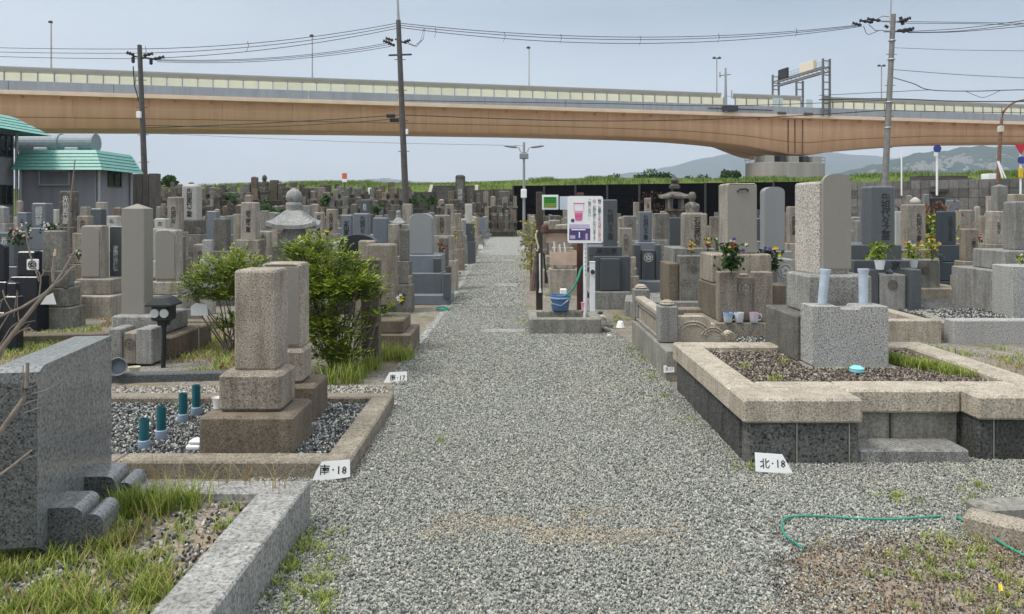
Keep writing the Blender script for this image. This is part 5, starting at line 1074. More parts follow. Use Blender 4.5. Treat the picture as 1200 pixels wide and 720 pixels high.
for (y0, y1, z0, z1) in ((7.294, 8.576, .292, .325), (7.294, 8.576, .48, .512), (7.294, 7.34, .326, .479), (8.53, 8.576, .326, .479)): blockpart(t, 'panel_frame', 'grey', 1.434, 1.456, y0, y1, z0, z1, .006)
def wing():
    sx_ = 1.12; xs = np.linspace(0, .5, 46); z = np.full(46, .02)
    for c, r_, flat_ in (((.0, .15), .085, .20), ((.30, .085), .075, 0), ((.455, .045), .045, 0)):
        for i, x in enumerate(xs):
            if flat_ and x < flat_: z[i] = max(z[i], .235)
            dx = x - (flat_ if flat_ else c[0]); 
            if abs(dx) <= r_: z[i] = max(z[i], c[1] + math.sqrt(max(0, r_ * r_ - dx * dx)))
    z[xs < .455] = np.maximum(z[xs < .455], .06); V = []
    for x, zz in zip(xs, z): X_ = 1.60 - l.x + x * sx_; V += [(X_, 7.16 - l.y, .0 + .25), (X_, 7.16 - l.y, .30 + zz), (X_, 7.27 - l.y, .30 + zz), (X_, 7.27 - l.y, .25)]
    mb = MB(); mb.loft([V[4 * i:4 * i + 4] for i in range(46)]); o = mb.build('wing_wall', M['coping'], t)
    for c, rs in (((.13, .04), (.15, .12)), ((.30, .03), (.10, .075)), ((.455, .045), (.034, .015))):
        for r_ in rs:
            mb = MB(); mb.tube([(1.60 - l.x + sx_ * (c[0] + r_ * math.cos(a)), 7.158 - l.y, .30 + max(.01, c[1] + r_ * math.sin(a))) for a in np.linspace(0.1, 3.0 if r_ > .05 else 6.2, 14)], .007, 5); mb.build('scroll_moulding', M['coping'], o)
wing()
blockpart(t, 'front_kerb', 'conc', 1.58, 3.4, 6.95, 7.12, -.02, .295, .01); blockpart(t, 'back_kerb', 'tan', 1.58, 2.9, 8.75, 8.95, -.02, .40, .012)
blockpart(t, 'platform', 'tan', 2.02, 3.25, 7.98, 9.1, -.02, .352, .012)
mb = MB(); mb.box(1.56, 3.4, 7.1, 8.75, 0, .20, .002); mb.xf(Matrix.Translation(-l)); mb.build('plot_bed', M['plotdark'], t)
stones('plot_gravel', scatter([(1.6, 7.3), (3.3, 7.3), (3.3, 7.97), (1.6, 7.97)], 2600, .206), .022, M['pebbledark'], None, 'dark gravel between the scroll wing wall and the cup platform')
prot.append((739, 870, 335, 430, 7.2))
# tall tan gravestone on it
t = thing('gravestone', 'tall tan gravestone with a smooth face and iron staple above the three plastic cups', 'gravestone', (2.6, 8.7, .35))
X0 = 2.24; blockpart(t, 'plinth', 'brown', 2.24, 3.03, 8.2, 8.95, .353, .74, .014); blockpart(t, 'plinth', 'tan', PX(835, 8.4) - .02, 2.93, 8.38, 8.9, .741, PZ(298, 8.4) - .0, .014)
zt = PZ(215, 8.55); zb = PZ(298, 8.4) + .001; mb = MB(); xa = PX(852, 8.5); xb = PX(887, 8.5); mb.loft(headstone_secs((xa + xb) / 2 - 2.6, xb - xa, .36, zb - .35, zt - .35, 'flat', 8.5 - 8.7)); mb.build('headstone', M['beige'], t)
mb = MB(); mb.loft(headstone_secs((xa + xb) / 2 - 2.6, (xb - xa) * .97, .02, zb - .345, zt - .362, 'flat', 8.5 - 8.7 - .012)); mb.build('front_face', M['plainface'], t)
z = PZ(223, 8.5) - .35; c = PX(870, 8.5) - 2.6; mb = MB(); mb.tube([(c - .06, -.19, z - .035), (c - .06, -.225, z - .01), (c - .03, -.228, z + .01), (c + .04, -.228, z + .012), (c + .06, -.22, z - .005), (c + .06, -.19, z - .02)], .009, 5); mb.build('iron_staple', M['blackmetal'], t)
prot.append((813, 890, 215, 375, 8.3))
t = thing('offering_stand', 'tan granite offering block with carved round crest behind the cups', 'offering stand', (2.53, 8.15, .353)); l = t.location
x0, x1 = PX(844, 8.05), PX(904, 8.05)
blockpart(t, 'block', 'tan', x0, x1, 8.06, 8.19, .354, PZ(325, 8.05), .012); blockpart(t, 'side_pillar', 'tan', x0 - .012, x0 + .18, 8.04, 8.195, .354, PZ(319, 8.05), .01); blockpart(t, 'side_pillar', 'tan', x1 - .19, x1 + .012, 8.04, 8.195, .354, PZ(319, 8.05), .01)
relief_crest(t, (x0 + x1) / 2 - l.x, 8.058 - l.y, PZ(338, 8.05) - l.z, .075, 'tan'); mb = MB(); mb.lathe([(.05, 0), (.055, .02), (.03, .035)], 12, ((x0 + x1) / 2 - l.x, -.02, PZ(325, 8.05) - l.z)); mb.build('knob', M['tan'], t)
def cupmat(name, c):
    m, tt, b = mat(name, .35); v = coords(tt, False); sp = N(tt, 'ShaderNodeSeparateXYZ'); tt.links.new(v, sp.inputs[0]); r = ramp(tt, [(0, (.72, .74, .76)), (.05, (.72, .74, .76)), (.085, c)]); tt.links.new(sp.outputs['Z'], r.inputs[0]); tt.links.new(r.outputs[0], b.inputs['Base Color']); return m
for i, (px, c) in enumerate(((853, (.28, .48, .78)), (866, (.70, .73, .75)), (883.5, (.78, .48, .66)))):
    p = Vector((PX(px, 8.0), 8.0, .354)); t = thing('plastic_cup', ['blue and white plastic mug, left of the three on the stone platform', 'plain whitish plastic cup in the middle of the three on the platform', 'pink and white plastic mug, right of the three on the stone platform'][i], 'cup', p)
    m = cupmat('cup plastic %s' % ('blue', 'white', 'pink')[i], c); mb = MB(); mb.lathe([(.038, 0), (.042, .004), (.052, .108), (.049, .108), (.04, .01)], 18); mb.build('cup', m, t, True)
    if i != 1: mb = MB(); mb.tube([(.046, 0, .09), (.075, 0, .088), (.084, 0, .06), (.072, 0, .03), (.044, 0, .025)], .007, 6); mb.build('handle', M['whiteplastic'], t, True)
# ---------------------------------------------------------------- washing place: trough, posts, sign
t = thing('water_trough', 'weathered concrete water trough with an open basin beside the path', 'trough', (.67, 9.7, 0)); l = t.location
for (x0, x1, y0, y1) in ((.215, 1.122, 9.32, 9.43), (.215, .33, 9.433, 10.0), (1.0, 1.122, 9.433, 10.0), (.215, 1.122, 10.003, 10.12)): blockpart(t, 'basin_wall', 'conc', x0, x1, y0, y1, -.02, .21 - random.uniform(0, .003), .016)
blockpart(t, 'basin_floor', 'brown', .32, 1.01, 9.42, 10.01, -.02, .06, .002)
prot.append((618, 705, 360, 394, 9.3))
def wpost(px, ytop, Y, label, mk, w_=.045):
    t = thing('wooden_post', label, 'post', (PX(px, Y), Y, 0)); mb = MB(); mb.box(-w_, w_, -w_, w_, -.02, PZ(ytop, Y), .008); mb.build('post', M[mk], t); return t
YP = 10.3
t = wpost(632, 225, YP, 'dark wooden post with hanging brooms at the left end of the washing place', 'wood'); wpost(680, 226, YP, 'dark reddish wooden post half hidden behind the white notice sign', 'redwood')
mb = MB(); mb.box(PX(637, YP), PX(678, YP), YP - .06, YP - .02, PZ(273.5, YP), PZ(268.5, YP), .006); tag(mb.build('cross_beam', M['wood'], None), 'dark wooden rail between the two posts above the brush box', 'rail')
mb = MB(); mb.lathe([(.045, 0), (.055, .03), (.05, .10), (.03, .13)], 10); o = mb.build('red_tin', M['redwood'], None); o.location = (PX(638, YP), YP - .11, PZ(274, YP)); tag(o, 'small dark red tin hung beside the left wooden post', 'tin')
t = thing('notice_board', 'small green notice in a white frame on the left wooden post', 'notice board', (PX(644.5, YP), YP - .07, PZ(237.5, YP))); u = YP / F
mb = MB(); mb.box(-9.5 * u, 9.5 * u, -.01, .012, -8.5 * u, 8.7 * u, .004); mb.build('frame', M['whiteplastic'], t); mb = MB(); mb.box(-7.6 * u, 7.2 * u, -.016, -.011, -6 * u, 6.4 * u, .002); mb.build('green_panel', M['green'], t)
for k_ in range(5): mb = MB(); mb.box(-6.4 * u, 6 * u, -.0185, -.0165, (4.6 - 2.3 * k_) * u, (5.4 - 2.3 * k_) * u, .0004); mb.build('text_line', M['ink'] if k_ not in (3, 4) else M['orange'], t)
mb = MB(); mb.box(PX(655.5, YP), PX(666, YP), YP - .075, YP - .07, PZ(246, YP), PZ(230.5, YP), .002); tag(mb.build('paper_notice', plain('paper', (.55, .63, .70), .6), None), 'pale blue paper notice between the green notice and the white sign', 'notice')
t = thing('sign_board', 'white notice sign with pink basket picture and Japanese text on a pale post', 'sign', (PX(686, 9.95), 9.95, 0)); u = 9.95 / F; o_ = lambda x, y: A(x, y, 9.95) - Vector(t.location)
mb = MB(); mb.tube([(0, .03, 0), (0, .03, PZ(240, 9.95))], .028, 10); mb.build('post', M['whiteplastic'], t, True)
for k_ in range(7): p = o_(686, 292 + 5 * k_); disc(t, 'post_hole', Vector((p.x, 0, p.z)), .007, 'ink', .002, 8, .004)
a, b = o_(665, 285), o_(706.5, 230); mb = MB(); poly = []
for cx, cz, s0 in ((b.x - .03, a.z + .03, -90), (b.x - .03, b.z - .03, 0), (a.x + .03, b.z - .03, 90), (a.x + .03, a.z + .03, 180)): poly += [(cx + .03 * math.cos(R(s0 + q)), cz + .03 * math.sin(R(s0 + q))) for q in (0, 30, 60, 90)]
mb.prism(poly, -.012, .0); mb.build('board', M['white'], t)
def flat(name, x0, x1, y0, y1, mk, o=-.0135): p, q = o_(x0, y1), o_(x1, y0); mb = MB(); mb.box(p.x, q.x, o - .001, o + .001, p.z, q.z, .0003); return mb.build(name, M[mk], t)
flat('basket_rim', 672, 685, 238, 239.3, 'pink'); flat('basket_handle', 672.3, 672.8, 239.3, 247.5, 'pink'); flat('basket_handle', 683.6, 684.1, 239.3, 247.5, 'pink')
mb = MB(); P = [o_(x, y) for x, y in ((673, 247.3), (683, 247.3), (682.3, 257.5), (681, 259), (675, 259), (673.8, 257.5))]; mb.prism([(q.x, q.z) for q in P], -.0145, -.0125); mb.build('basket_picture', M['pink'], t); flat('basket_lid', 673.6, 682.4, 248, 250, 'palepink', -.0155); flat('basket_detail', 674.5, 681.5, 253, 253.6, 'redink', -.0155); disc(t, 'dot_mark', o_(671, 258.7), 2.2 * u, 'purple', -.013, 16, .002)
flat('photo_top', 667, 691, 263, 268, 'lilac'); flat('photo_print', 667, 691.5, 268, 281.5, 'purple'); flat('photo_detail', 669.5, 686, 268.6, 270, 'white', -.0155); flat('photo_detail', 668, 674, 276, 280, 'lilac', -.0155); flat('photo_detail', 676.5, 681, 271, 281, 'bluesign', -.0155); flat('photo_detail', 678, 679.6, 272, 279, 'whiteplastic', -.0165); flat('photo_detail', 686, 688.5, 274, 281, 'lilac', -.0155)
def col(s, px, y0, y1, mk): p = o_(px, (y0 + y1) / 2); lettering(s, t, p.x, -.0145, p.z, 4.0 * u, (y1 - y0) * u, mk, True, 'lettering', True, .008)
col('献花、お墓参りの生', 702.5, 233.5, 259, 'ink'); col('花以外のお供えは', 702.5, 260, 283, 'redink'); col('必ず', 696.3, 233.5, 239.5, 'redink'); col('お持ち帰りくださいますよう', 696.3, 241, 282.5, 'ink'); col('ご協力ください。', 690.7, 233.5, 257.5, 'ink')
prot.append((655, 708, 228, 300, 9.9))
t = thing('tap_post', 'white square tap post with a bent spout and green hose connection', 'tap', (PX(694, 10.0), 10.0, 0)); o_ = lambda x, y: A(x, y, 10.0) - Vector(t.location)
mb = MB(); w_ = .037; mb.box(-w_, w_, -w_, w_, 0, PZ(308, 10), .008); mb.build('post', M['whiteplastic'], t); mb = MB(); mb.box(-w_ - .004, w_ + .004, -w_ - .004, w_ + .004, PZ(308, 10) + .001, PZ(306.5, 10), .006); mb.build('cap', M['whiteplastic'], t)
mb = MB(); mb.tube([(0, -.04, PZ(318.5, 10)), (0, -.08, PZ(318.5, 10))], [.03, .03], 10); mb.build('valve', M['darksteel'], t); mb = MB(); mb.tube([(-.03, -.02, PZ(313, 10)), (-.09, -.02, PZ(312, 10)), (-.115, -.02, PZ(315, 10))], .012, 6); mb.build('spout', M['steel'], t)
def hose(pts, r, label, name='garden_hose', mk='hose', z=None):
    P = [(A(a, b, c) if z is None else G(a, b, z)) for a, b, c in pts]; out = []
    for i in range(len(P) - 1):
        p0, p1, p2, p3 = P[max(i - 1, 0)], P[i], P[i + 1], P[min(i + 2, len(P) - 1)]
        for k_ in range(6): f_ = k_ / 6; out.append(.5 * ((2 * p1) + (-p0 + p2) * f_ + (2 * p0 - 5 * p1 + 4 * p2 - p3) * f_ ** 2 + (-p0 + 3 * p1 - 3 * p2 + p3) * f_ ** 3))
    out.append(P[-1]); mb = MB(); mb.tube(out, r, 8); o = mb.build(name, M[mk], None, True); tag(o, label, 'hose' if mk == 'hose' else 'rope'); return o
hose([(684, 312, 9.98), (680.5, 316, 9.98), (677.5, 326, 9.95), (673, 336, 9.95), (667, 343.5, 9.95), (661, 347, 9.95)], .014, 'green hose running from the white tap down into the blue bucket')
t = thing('bucket', 'blue plastic bucket with a wire handle standing on the trough edge', 'bucket', (PX(656.5, 10.05), 10.05, .214)); h = (363 - 346) * 10.05 / F
mb = MB(); mb.lathe([(.108, 0), (.112, .005), (.138, h), (.142, h), (.142, h + .012), (.132, h + .012), (.106, .02)], 22); mb.build('pail', M['bluebucket'], t, True)
mb = MB(); mb.lathe([(.139, h - .04), (.149, h - .035), (.149, h - .02), (.14, h - .015)], 22); mb.build('rim_band', M['bluebase'], t, True)
mb = MB(); mb.tube([(-.145, 0, h - .03), (-.12, -.15, h - .09), (0, -.19, h - .115), (.09, -.15, h - .05), (.143, 0, h - .03)], .006, 5); mb.build('handle', M['steel'], t)
t = thing('brush_box', 'open tan cardboard box of white handled brushes on the wooden rail', 'box', (PX(659.5, YP), YP - .12, PZ(310, YP))); u = YP / F
mb = MB(); mb.box(-15.5 * u, 15 * u, -.06, -.05, 0, 15 * u, .002); mb.box(-15.5 * u, 15 * u, .05, .06, 0, 17 * u, .002); mb.box(-15.5 * u, -14.8 * u, -.049, .049, 0, 15 * u, .002); mb.box(14.3 * u, 15 * u, -.049, .049, 0, 16 * u, .002); mb.box(-14.7 * u, 14.2 * u, -.049, .049, 0, 1 * u, .002); mb.build('box', M['tanwood'], t)
for x0, x1, y1 in ((-9, -11, 27), (-2, -4.5, 24), (4, 1, 26), (-5, -6, 22)): mb = MB(); mb.tube([(x0 * u, 0, 3 * u), (x1 * u, .0, y1 * u)], [.011, .013], 6); mb.build('brush_handle', M['whiteplastic'] if y1 != 22 else M['cutwood'], t, True)
t = thing('wall_shelf', 'tan wooden backing board hung behind the brush box', 'board', (PX(655, YP), YP - .0, PZ(290, YP))); mb = MB(); mb.box(-15 * u, 14 * u, .0, .02, 5 * u, 17 * u, .003); mb.build('board', M['tanwood'], t)
def broom(px, y0, y1, px1, mk, mb_, label, hf=.35, r=.012, fan=.035):
    t = thing('broom', label, 'broom', A(px, y0, YP - .1)); l = Vector(t.location); e = A(px1, y1, YP - .1) - l; m_ = e * (1 - hf); mb = MB(); mb.tube([(0, 0, 0), m_], r, 6); mb.build('handle', M[mk], t, True)
    mb = MB(); mb.tube([m_ * .98, m_.lerp(e, .4), e], [r, fan * .8, fan], 7); mb.build('brush', M[mb_], t)
broom(632.5, 297, 343, 633, 'whiteplastic', 'whiteplastic', 'white handled scrubbing brush hanging on the left wooden post', .1, .011, .022)
broom(627, 300, 341, 624, 'bark', 'bristle', 'brown bristle broom leaning on the left wooden post', .75, .012, .045)
broom(637, 296, 332, 640.5, 'blackmetal', 'blackmetal', 'black handled brush hanging right of the left wooden post', .4, .012, .025)
broom(687.5, 320, 349, 686.5, 'whiteplastic', 'blackmetal', 'black toilet brush hanging between sign post and tap', .3, .013, .05)
hose([(630, 270, YP - .08), (628, 276, YP - .08), (629.5, 284, YP - .08), (631, 290, YP - .08), (629.5, 294.5, YP - .08)], .013, 'pale knotted rope hanging on the left wooden post', 'rope', 'rope')
mb = MB(); mb.lathe([(.04, 0), (.045, .10), (.05, .11), (.035, .11)], 14); o = mb.build('pink_container', M['palepink'], None, True); o.location = (PX(684.5, 10.02), 10.0, .214); tag(o, 'pale pink plastic container by the foot of the tap post', 'container')
RL = ['grey loose stone hard against the right end of the trough', 'pale loose stone at the back of the rubble by the trough', 'largest grey loose stone in the rubble by the trough', 'mottled loose stone between the big one and the white pot', 'dark loose stone right at the tap post foot', 'small dark loose stone left of the tap post foot', 'small pale loose stone at the front of the rubble by the trough']
for i, (px, py, s_, mk) in enumerate(((700.5, 383, .05, 'grey'), (706, 374, .045, 'pale'), (709, 390, .06, 'grey'), (713, 385, .06, 'oldgrey'), (703, 368, .04, 'dark'), (697, 371, .035, 'dark'), (714, 396, .035, 'pale'))):
    p = G(px, py); bm_ = bmesh.new(); bmesh.ops.create_icosphere(bm_, subdivisions=2, radius=s_); r_ = random.Random(i)
    for v in bm_.verts: v.co *= 1 + r_.uniform(-.2, .2); v.co.z *= .75
    me = bpy.data.meshes.new('rubble_stone'); bm_.to_mesh(me); bm_.free(); me.materials.append(M[mk]); o = link('rubble_stone', me); o.location = p + Vector((0, 0, s_ * .5)); tag(o, RL[i], 'stone', 'rubble stones beside the trough')
p = G(727, 385); mb = MB(); mb.lathe([(.05, 0), (.06, .012), (.035, .09), (.02, .098)], 14); o = mb.build('white_pot', M['white'], None, True); o.location = p; tag(o, 'small upturned white pot on the gravel right of the trough', 'pot')
for i, (px, py) in enumerate(((661, 347), (661, 347))[:1]): p = G(660.5, 348); mb = MB(); mb.box(-.06, .06, 0, .12, 0, .14, .01); o = mb.build('white_box', M['white'], None); o.location = p; tag(o, 'small white square marker behind the blue bucket', 'marker')
# ---------------------------------------------------------------- right field, hand placed
t, *_ = grave(706, 723.5, 234, 290, 12.1, 'dark', 'flat', 'tall dark slate gravestone right of the white notice sign', tiers=0, k=.7, text=S4, tsize=.45, tcol='ink')
for (a, b, y0, c, d, nm, mk) in ((690, 729, 12.0, 289, 300.5, 'plinth', 'dark'), (696, 739, 11.85, 300.5, 342, 'plinth', 'dark'), (697, 739, 11.75, 342, 363, 'plinth', 'grey')): blockpart(t, nm, mk, PX(a, y0), PX(b, y0), y0, y0 + .8, max(-.02, PZ(d, y0)), PZ(c, y0) - .002, .012)
blockpart(t, 'door_stone', 'dark', PX(703.5, 11.8), PX(727, 11.8), 11.79, 11.845, PZ(341, 11.8), PZ(303, 11.8), .012); lettering('栗田家', t, PX(711, 12) - t.location.x, 11.997 - t.location.y, PZ(294.6, 12), .36, .11, 'ink', False)
prot.append((688, 740, 289, 363, 11.7))
RG = [
 (725, 741, 267, 301, 13.2, 'beige', 'flat', 'short leaning beige stone right of the tall slate gravestone', dict(text='先祖代々', tcol='carvemid', tiers=2, k=.5)),
 (747.5, 764, 248, 284, 14.4, 'blue', 'flat', 'blue grey stone above a small crested door block', dict(text=S4, tcol='ink', tiers=3)),
 (729, 746, 253, 282, 16.6, 'grey', 'flat', 'grey stone between the slate gravestone and the blue grey one', dict(text='先祖代々', tcol='carvemid')),
 (765, 784, 250, 281, 15.8, 'oldgrey', 'flat', 'grey beige stone with pale carving right of the blue grey one', dict(text=S4, tcol='carvemid')),
 (784, 797.5, 255, 296, 13.6, 'dark', 'flat', 'dark grey stone left of the pale stone with crested block', dict(k=.5)),
 (797.5, 829, 250, 291, 11.6, 'beige', 'flat', 'pale beige stone with black carving above a crested offering block', dict(text='石谷家代々', tsize=.3, side=.08, tiers=2, k=.6)),
 (831, 843.5, 254, 298, 12.2, 'tan', 'flat', 'narrow tan stone just left of the tall tan gravestone', dict(k=.6)),
 (921, 936.5, 242, 285, 12.0, 'tan', 'flat', 'tan stone with dark carving between the two large blank gravestones', dict(text='先祖代々墓', tsize=.45)),
 (1055, 1085, 239.5, 292, 12.2, 'beige', 'flat', 'broad beige stone with round finial behind the potted flowers', dict(text='先祖代々之墓', tsize=.3, side=.14, tiers=3, k=.7)),
 (1047.5, 1056, 248, 290, 14.2, 'pale', 'flat', 'pale narrow stone right of the big dark slate stone', dict()),
 (1062, 1069, 229, 248, 17.5, 'beige', 'round', 'slim post shaped stone left of the finial stone head', dict()),
 (1081, 1089, 227.5, 250, 17.5, 'grey', 'round', 'slim post shaped stone right of the finial stone head', dict()),
 (1096, 1120.5, 247.5, 287, 12.8, 'navy', 'flat', 'dark navy slate gravestone right of the red leaved bush', dict(text='先祖代々之墓', tsize=.35, tcol='ink', side=.1, tiers=3, base='navy')),
 (1119, 1143, 246, 285, 14.6, 'beige', 'flat', 'beige stone behind the navy slate gravestone', dict(k=.6)),
 (1124, 1147, 268, 306, 11.6, 'tan', 'flat', 'short tan gravestone with dark carving right of the navy slate one', dict(text='山家之墓', tsize=.36, tiers=3, side=.1)),
 (1154, 1176, 247.5, 286, 13.2, 'beige', 'flat', 'beige stone with two columns of carving left of the tall grey stone', dict(text='先祖代々', tcol='carve', tsize=.3, side=.12, tiers=3)),
 (1161, 1181.5, 216, 250, 16.5, 'grey', 'pyr', 'tall grey stone with a low pyramid top before the block wall', dict(k=.9)),
 (1155, 1163, 230, 250, 18.5, 'beige', 'flat', 'slim beige stone left of the pyramid topped grey one', dict()),
 (1180, 1203, 227.5, 245, 16.0, 'tan', 'flat', 'tan stone behind the tall grey stone at the right edge', dict()),
 (1175, 1216, 236, 293, 10.2, 'grey', 'soft', 'large grey granite gravestone cut by the right frame edge', dict(text='先祖代々之墓', tsize=.35, side=.12, tiers=0, k=.8)),
 (1089, 1108, 231.5, 262, 17.0, 'black', 'flat', 'black polished stone before the block wall', dict(k=.4)),
 (1108, 1125.5, 235, 262, 16.2, 'blue', 'flat', 'blue grey stone right of the black polished one', dict(k=.6)),
 (1141, 1149, 242, 262, 17.5, 'beige', 'round', 'post shaped beige stone behind the beige carved stone', dict()),
 (1146, 1156, 253, 275, 15.6, 'tan', 'flat', 'small tan stone left of the two column beige stone', dict()),
 (936, 944, 262, 292, 13.4, 'dark', 'flat', 'small dark stone hard left of the large speckled gravestone', dict()),
 (1008, 1012, 245, 285, 13.5, 'blue', 'flat', 'thin blue stone edge right of the large speckled gravestone', dict()),
 (742, 749, 237, 258, 20, 'beige', 'flat', 'slim beige stone behind the slate gravestone cluster', dict()),
 (755, 763, 232, 250, 21, 'tan', 'flat', 'tan stone with carved face left of the stone lantern', dict(text='先祖', tcol='carve')),
 (650, 658, 253, 275, 17, 'brown', 'flat', 'brown stone seen below the green notice', dict(text='先祖', tcol='ink')),
 (643, 657, 258, 300, 15.2, 'tan', 'flat', 'tan stone behind the brush box', dict()),
 (651, 668, 263, 290, 13.8, 'beige', 'soft', 'beige stone showing between the posts below the pale notice', dict()),
 (651, 672, 308, 328, 14.0, 'dark', 'flat', 'low dark block with a white mark behind the bucket', dict(tiers=1, k=.5, zg=0)),
]
M['navy'] = granite('dark navy slate', (.045, .06, .075), .3, 150, .25, .08, .06, (.03, .035, .04))
for (a, b, c, d, Y, mk, tp, lb, kw) in RG: grave(a, b, c, d, Y, mk, tp, lb, vase=True, **kw)
# finial behind the finial stone
mb = MB(); p = A(1072.5, 240, 12.4); mb.lathe([(.06, 0), (.085, .03), (.085, .06), (.05, .10), (.012, .125)], 14); o = mb.build('stone_finial', M['pale'], None, True); o.location = p; tag(o, 'round pointed stone finial on the broad beige stone', 'finial')
# bases for large right edge stone
t = [o for o in C.objects if o.get('label') == 'large grey granite gravestone cut by the right frame edge'][0]
blockpart(t, 'plinth', 'grey', PX(1160, 10.3), PX(1235, 10), 10.0, 10.7, PZ(317, 10), PZ(293, 10.2) - .003, .012); blockpart(t, 'plinth', 'grey', PX(1150, 10.2), PX(1240, 9.8), 9.85, 10.9, -.0, PZ(317, 10) - .002, .012); blockpart(t, 'incense_stand', 'speckgrey', PX(1186, 9.4), PX(1235, 9.4), 9.4, 9.8, .1, PZ(312, 9.4), .012)
prot.append((1146, 1220, 293, 350, 9.4))
# crest block below the blue grey stone
t = thing('offering_stand', 'small dark crested door block between two posts below the blue grey stone', 'offering stand', (PX(758, 13.6), 13.6, 0))
for (a, b, c, d) in ((743, 751, 287, 322), (768, 775, 287, 322)): blockpart(t, 'side_post', 'dark', PX(a, 13.6), PX(b, 13.6), 13.6, 13.8, -.0, PZ(c, 13.6), .01)
blockpart(t, 'door_block', 'dark', PX(752.5, 13.6), PX(767, 13.6), 13.55, 13.75, .12, PZ(293, 13.6), .012); relief_crest(t, 0.02, -.052, PZ(302, 13.55), .085, 'carvelight'); blockpart(t, 'plinth', 'blue', PX(741, 13.3), PX(777, 13.3), 13.3, 13.9, -.02, PZ(330, 13.3), .012)
prot.append((741, 777, 287, 345, 13.3))
t = thing('offering_stand', 'crested beige offering block below the pale stone with black carving', 'offering stand', (PX(812, 11), 11.0, 0)); blockpart(t, 'block', 'oldgrey', PX(797, 11), PX(828, 11), 11.0, 11.25, .17, PZ(300, 11), .012); relief_crest(t, .01, -.004, PZ(315, 11), .055, 'carvemid'); blockpart(t, 'side_block', 'brown', PX(783.5, 11.05), PX(796, 11.05), 11.05, 11.7, .17, PZ(309, 11.05), .012); blockpart(t, 'side_block', 'grey', PX(790, 11.4), PX(834, 11.4), 11.4, 12.2, .17, PZ(291, 11.4), .012)
prot.append((783, 834, 291, 330, 11.0))
kerbrun('grey granite kerbed gravel plot under the crested beige block', 'grey', [(PX(739, 10.9), 10.9, PX(905, 10.9), 10.9), (PX(739, 10.9), 10.95, PX(740, 12.2), 12.2)], .23, .16)
mb = MB(); mb.box(1.85, 3.9, 10.97, 12.6, 0, .17, .002); o = mb.build('gravel_bed', M['path'], None, kind='structure')
# blank grey rounded stone
t, *_ = grave(890.5, 920, 219, 294, 9.3, 'plaingrey', 'dome', 'blank grey gravestone with a rounded head left of the large speckled one', tiers=2, k=.6, zg=.15)
t = thing('offering_stand', 'grey offering block with a pale round crest left of the large speckled gravestone', 'offering stand', (PX(920, 8.8), 8.8, 0)); blockpart(t, 'block', 'speckgrey', PX(909.5, 8.8), PX(931, 8.8), 8.8, 9.1, .3, PZ(304, 8.8), .012); relief_crest(t, 0, -.004, PZ(317.5, 8.8), .085, 'carvelight')
blockpart(t, 'plinth', 'tan', PX(905, 8.9), PX(945, 8.9), 8.9, 9.8, .0, PZ(344, 8.9), .012); blockpart(t, 'plinth', 'beige', PX(890, 9.0), PX(944, 9.0), 9.15, 9.85, PZ(344, 8.9), PZ(330, 9), .012)
prot.append((890, 945, 294, 375, 8.8))
# dark slate family stone
t, *_ = grave(1009.5, 1049, 218, 287, 10.9, 'dark', 'soft', 'large dark slate gravestone with bold black carving behind the white tubes', tiers=0, k=.75, text=S4, tsize=.46, tcol='ink', side=.12)
for (a, b, y0, c, d) in ((995, 1057, 10.8, 287, 305), (1000, 1066, 10.6, 305, 352)): blockpart(t, 'plinth', 'dark', PX(a, y0), PX(b, y0), y0, y0 + 1.0, PZ(d, y0), PZ(c, y0) - .002, .012)
lettering('家', t, PX(1050, 10.6) - t.location.x, 10.597 - t.location.y, PZ(311, 10.6), .14, .13, 'ink', False)
for (a, b, y0, c, d, mk) in ((1031, 1062, 10.2, 322, 366, 'grey'), (1067, 1080, 10.1, 316, 366, 'dark'), (1020, 1030, 10.2, 316, 366, 'dark')): blockpart(t, 'door_post' if mk == 'dark' else 'offering_stand', mk, PX(a, y0), PX(b, y0), y0, y0 + .3, .14, PZ(c, y0), .012)
relief_crest(t, PX(1046, 10.2) - t.location.x, 10.197 - t.location.y, PZ(334, 10.2), .07, 'carvemid')
mb = MB(); mb.lathe([(.045, 0), (.05, .03), (.03, .06), (.008, .07)], 12, (PX(1042, 10.3) - t.location.x, 10.3 - t.location.y, PZ(322, 10.2))); mb.build('knob', M['dark'], t); prot.append((995, 1082, 287, 368, 10.1))
t = kerbrun('tan granite kerbed plot below the large dark slate gravestone', 'coping', [(3.4, 8.72, 5.05, 8.80)], .27, .16); blockpart(t, 'kerb', 'coping', 4.95, 5.1, 8.9, 10.2, -.05, .24, .012)
mb = MB(); mb.box(3.2, 4.95, 8.86, 11.6, 0, .15, .002); mb.build('plot_bed', M['path'], t).location = -Vector(t.location)
stones('plot_gravel', scatter([(3.3, 8.85), (4.95, 8.85), (4.95, 10.1), (3.3, 10.1)], 2600, .158), .03, M['pebblewhite'], None, 'black and white pebbles in the kerbed plot of the dark slate gravestone')
t = kerbrun('pale kerbed plot of blue gravel below the large right edge gravestone', 'conc', [(PX(1080, 9.9), 9.95, 5.25, 8.9)], .22, .14); blockpart(t, 'kerb', 'speckgrey', 5.15, 6.9, 8.66, 8.86, -.03, .28, .012)
mb = MB(); mb.box(5.3, 7.2, 8.9, 11.5, 0, .2, .002); mb.build('plot_bed', M['plotdark'], t).location = -Vector(t.location)
stones('plot_gravel', scatter([(5.3, 8.92), (7.0, 8.92), (7.0, 10.2), (5.3, 10.2)], 2600, .205), .03, M['pebbledark'], None, 'blue grey gravel in the plot at the right edge')
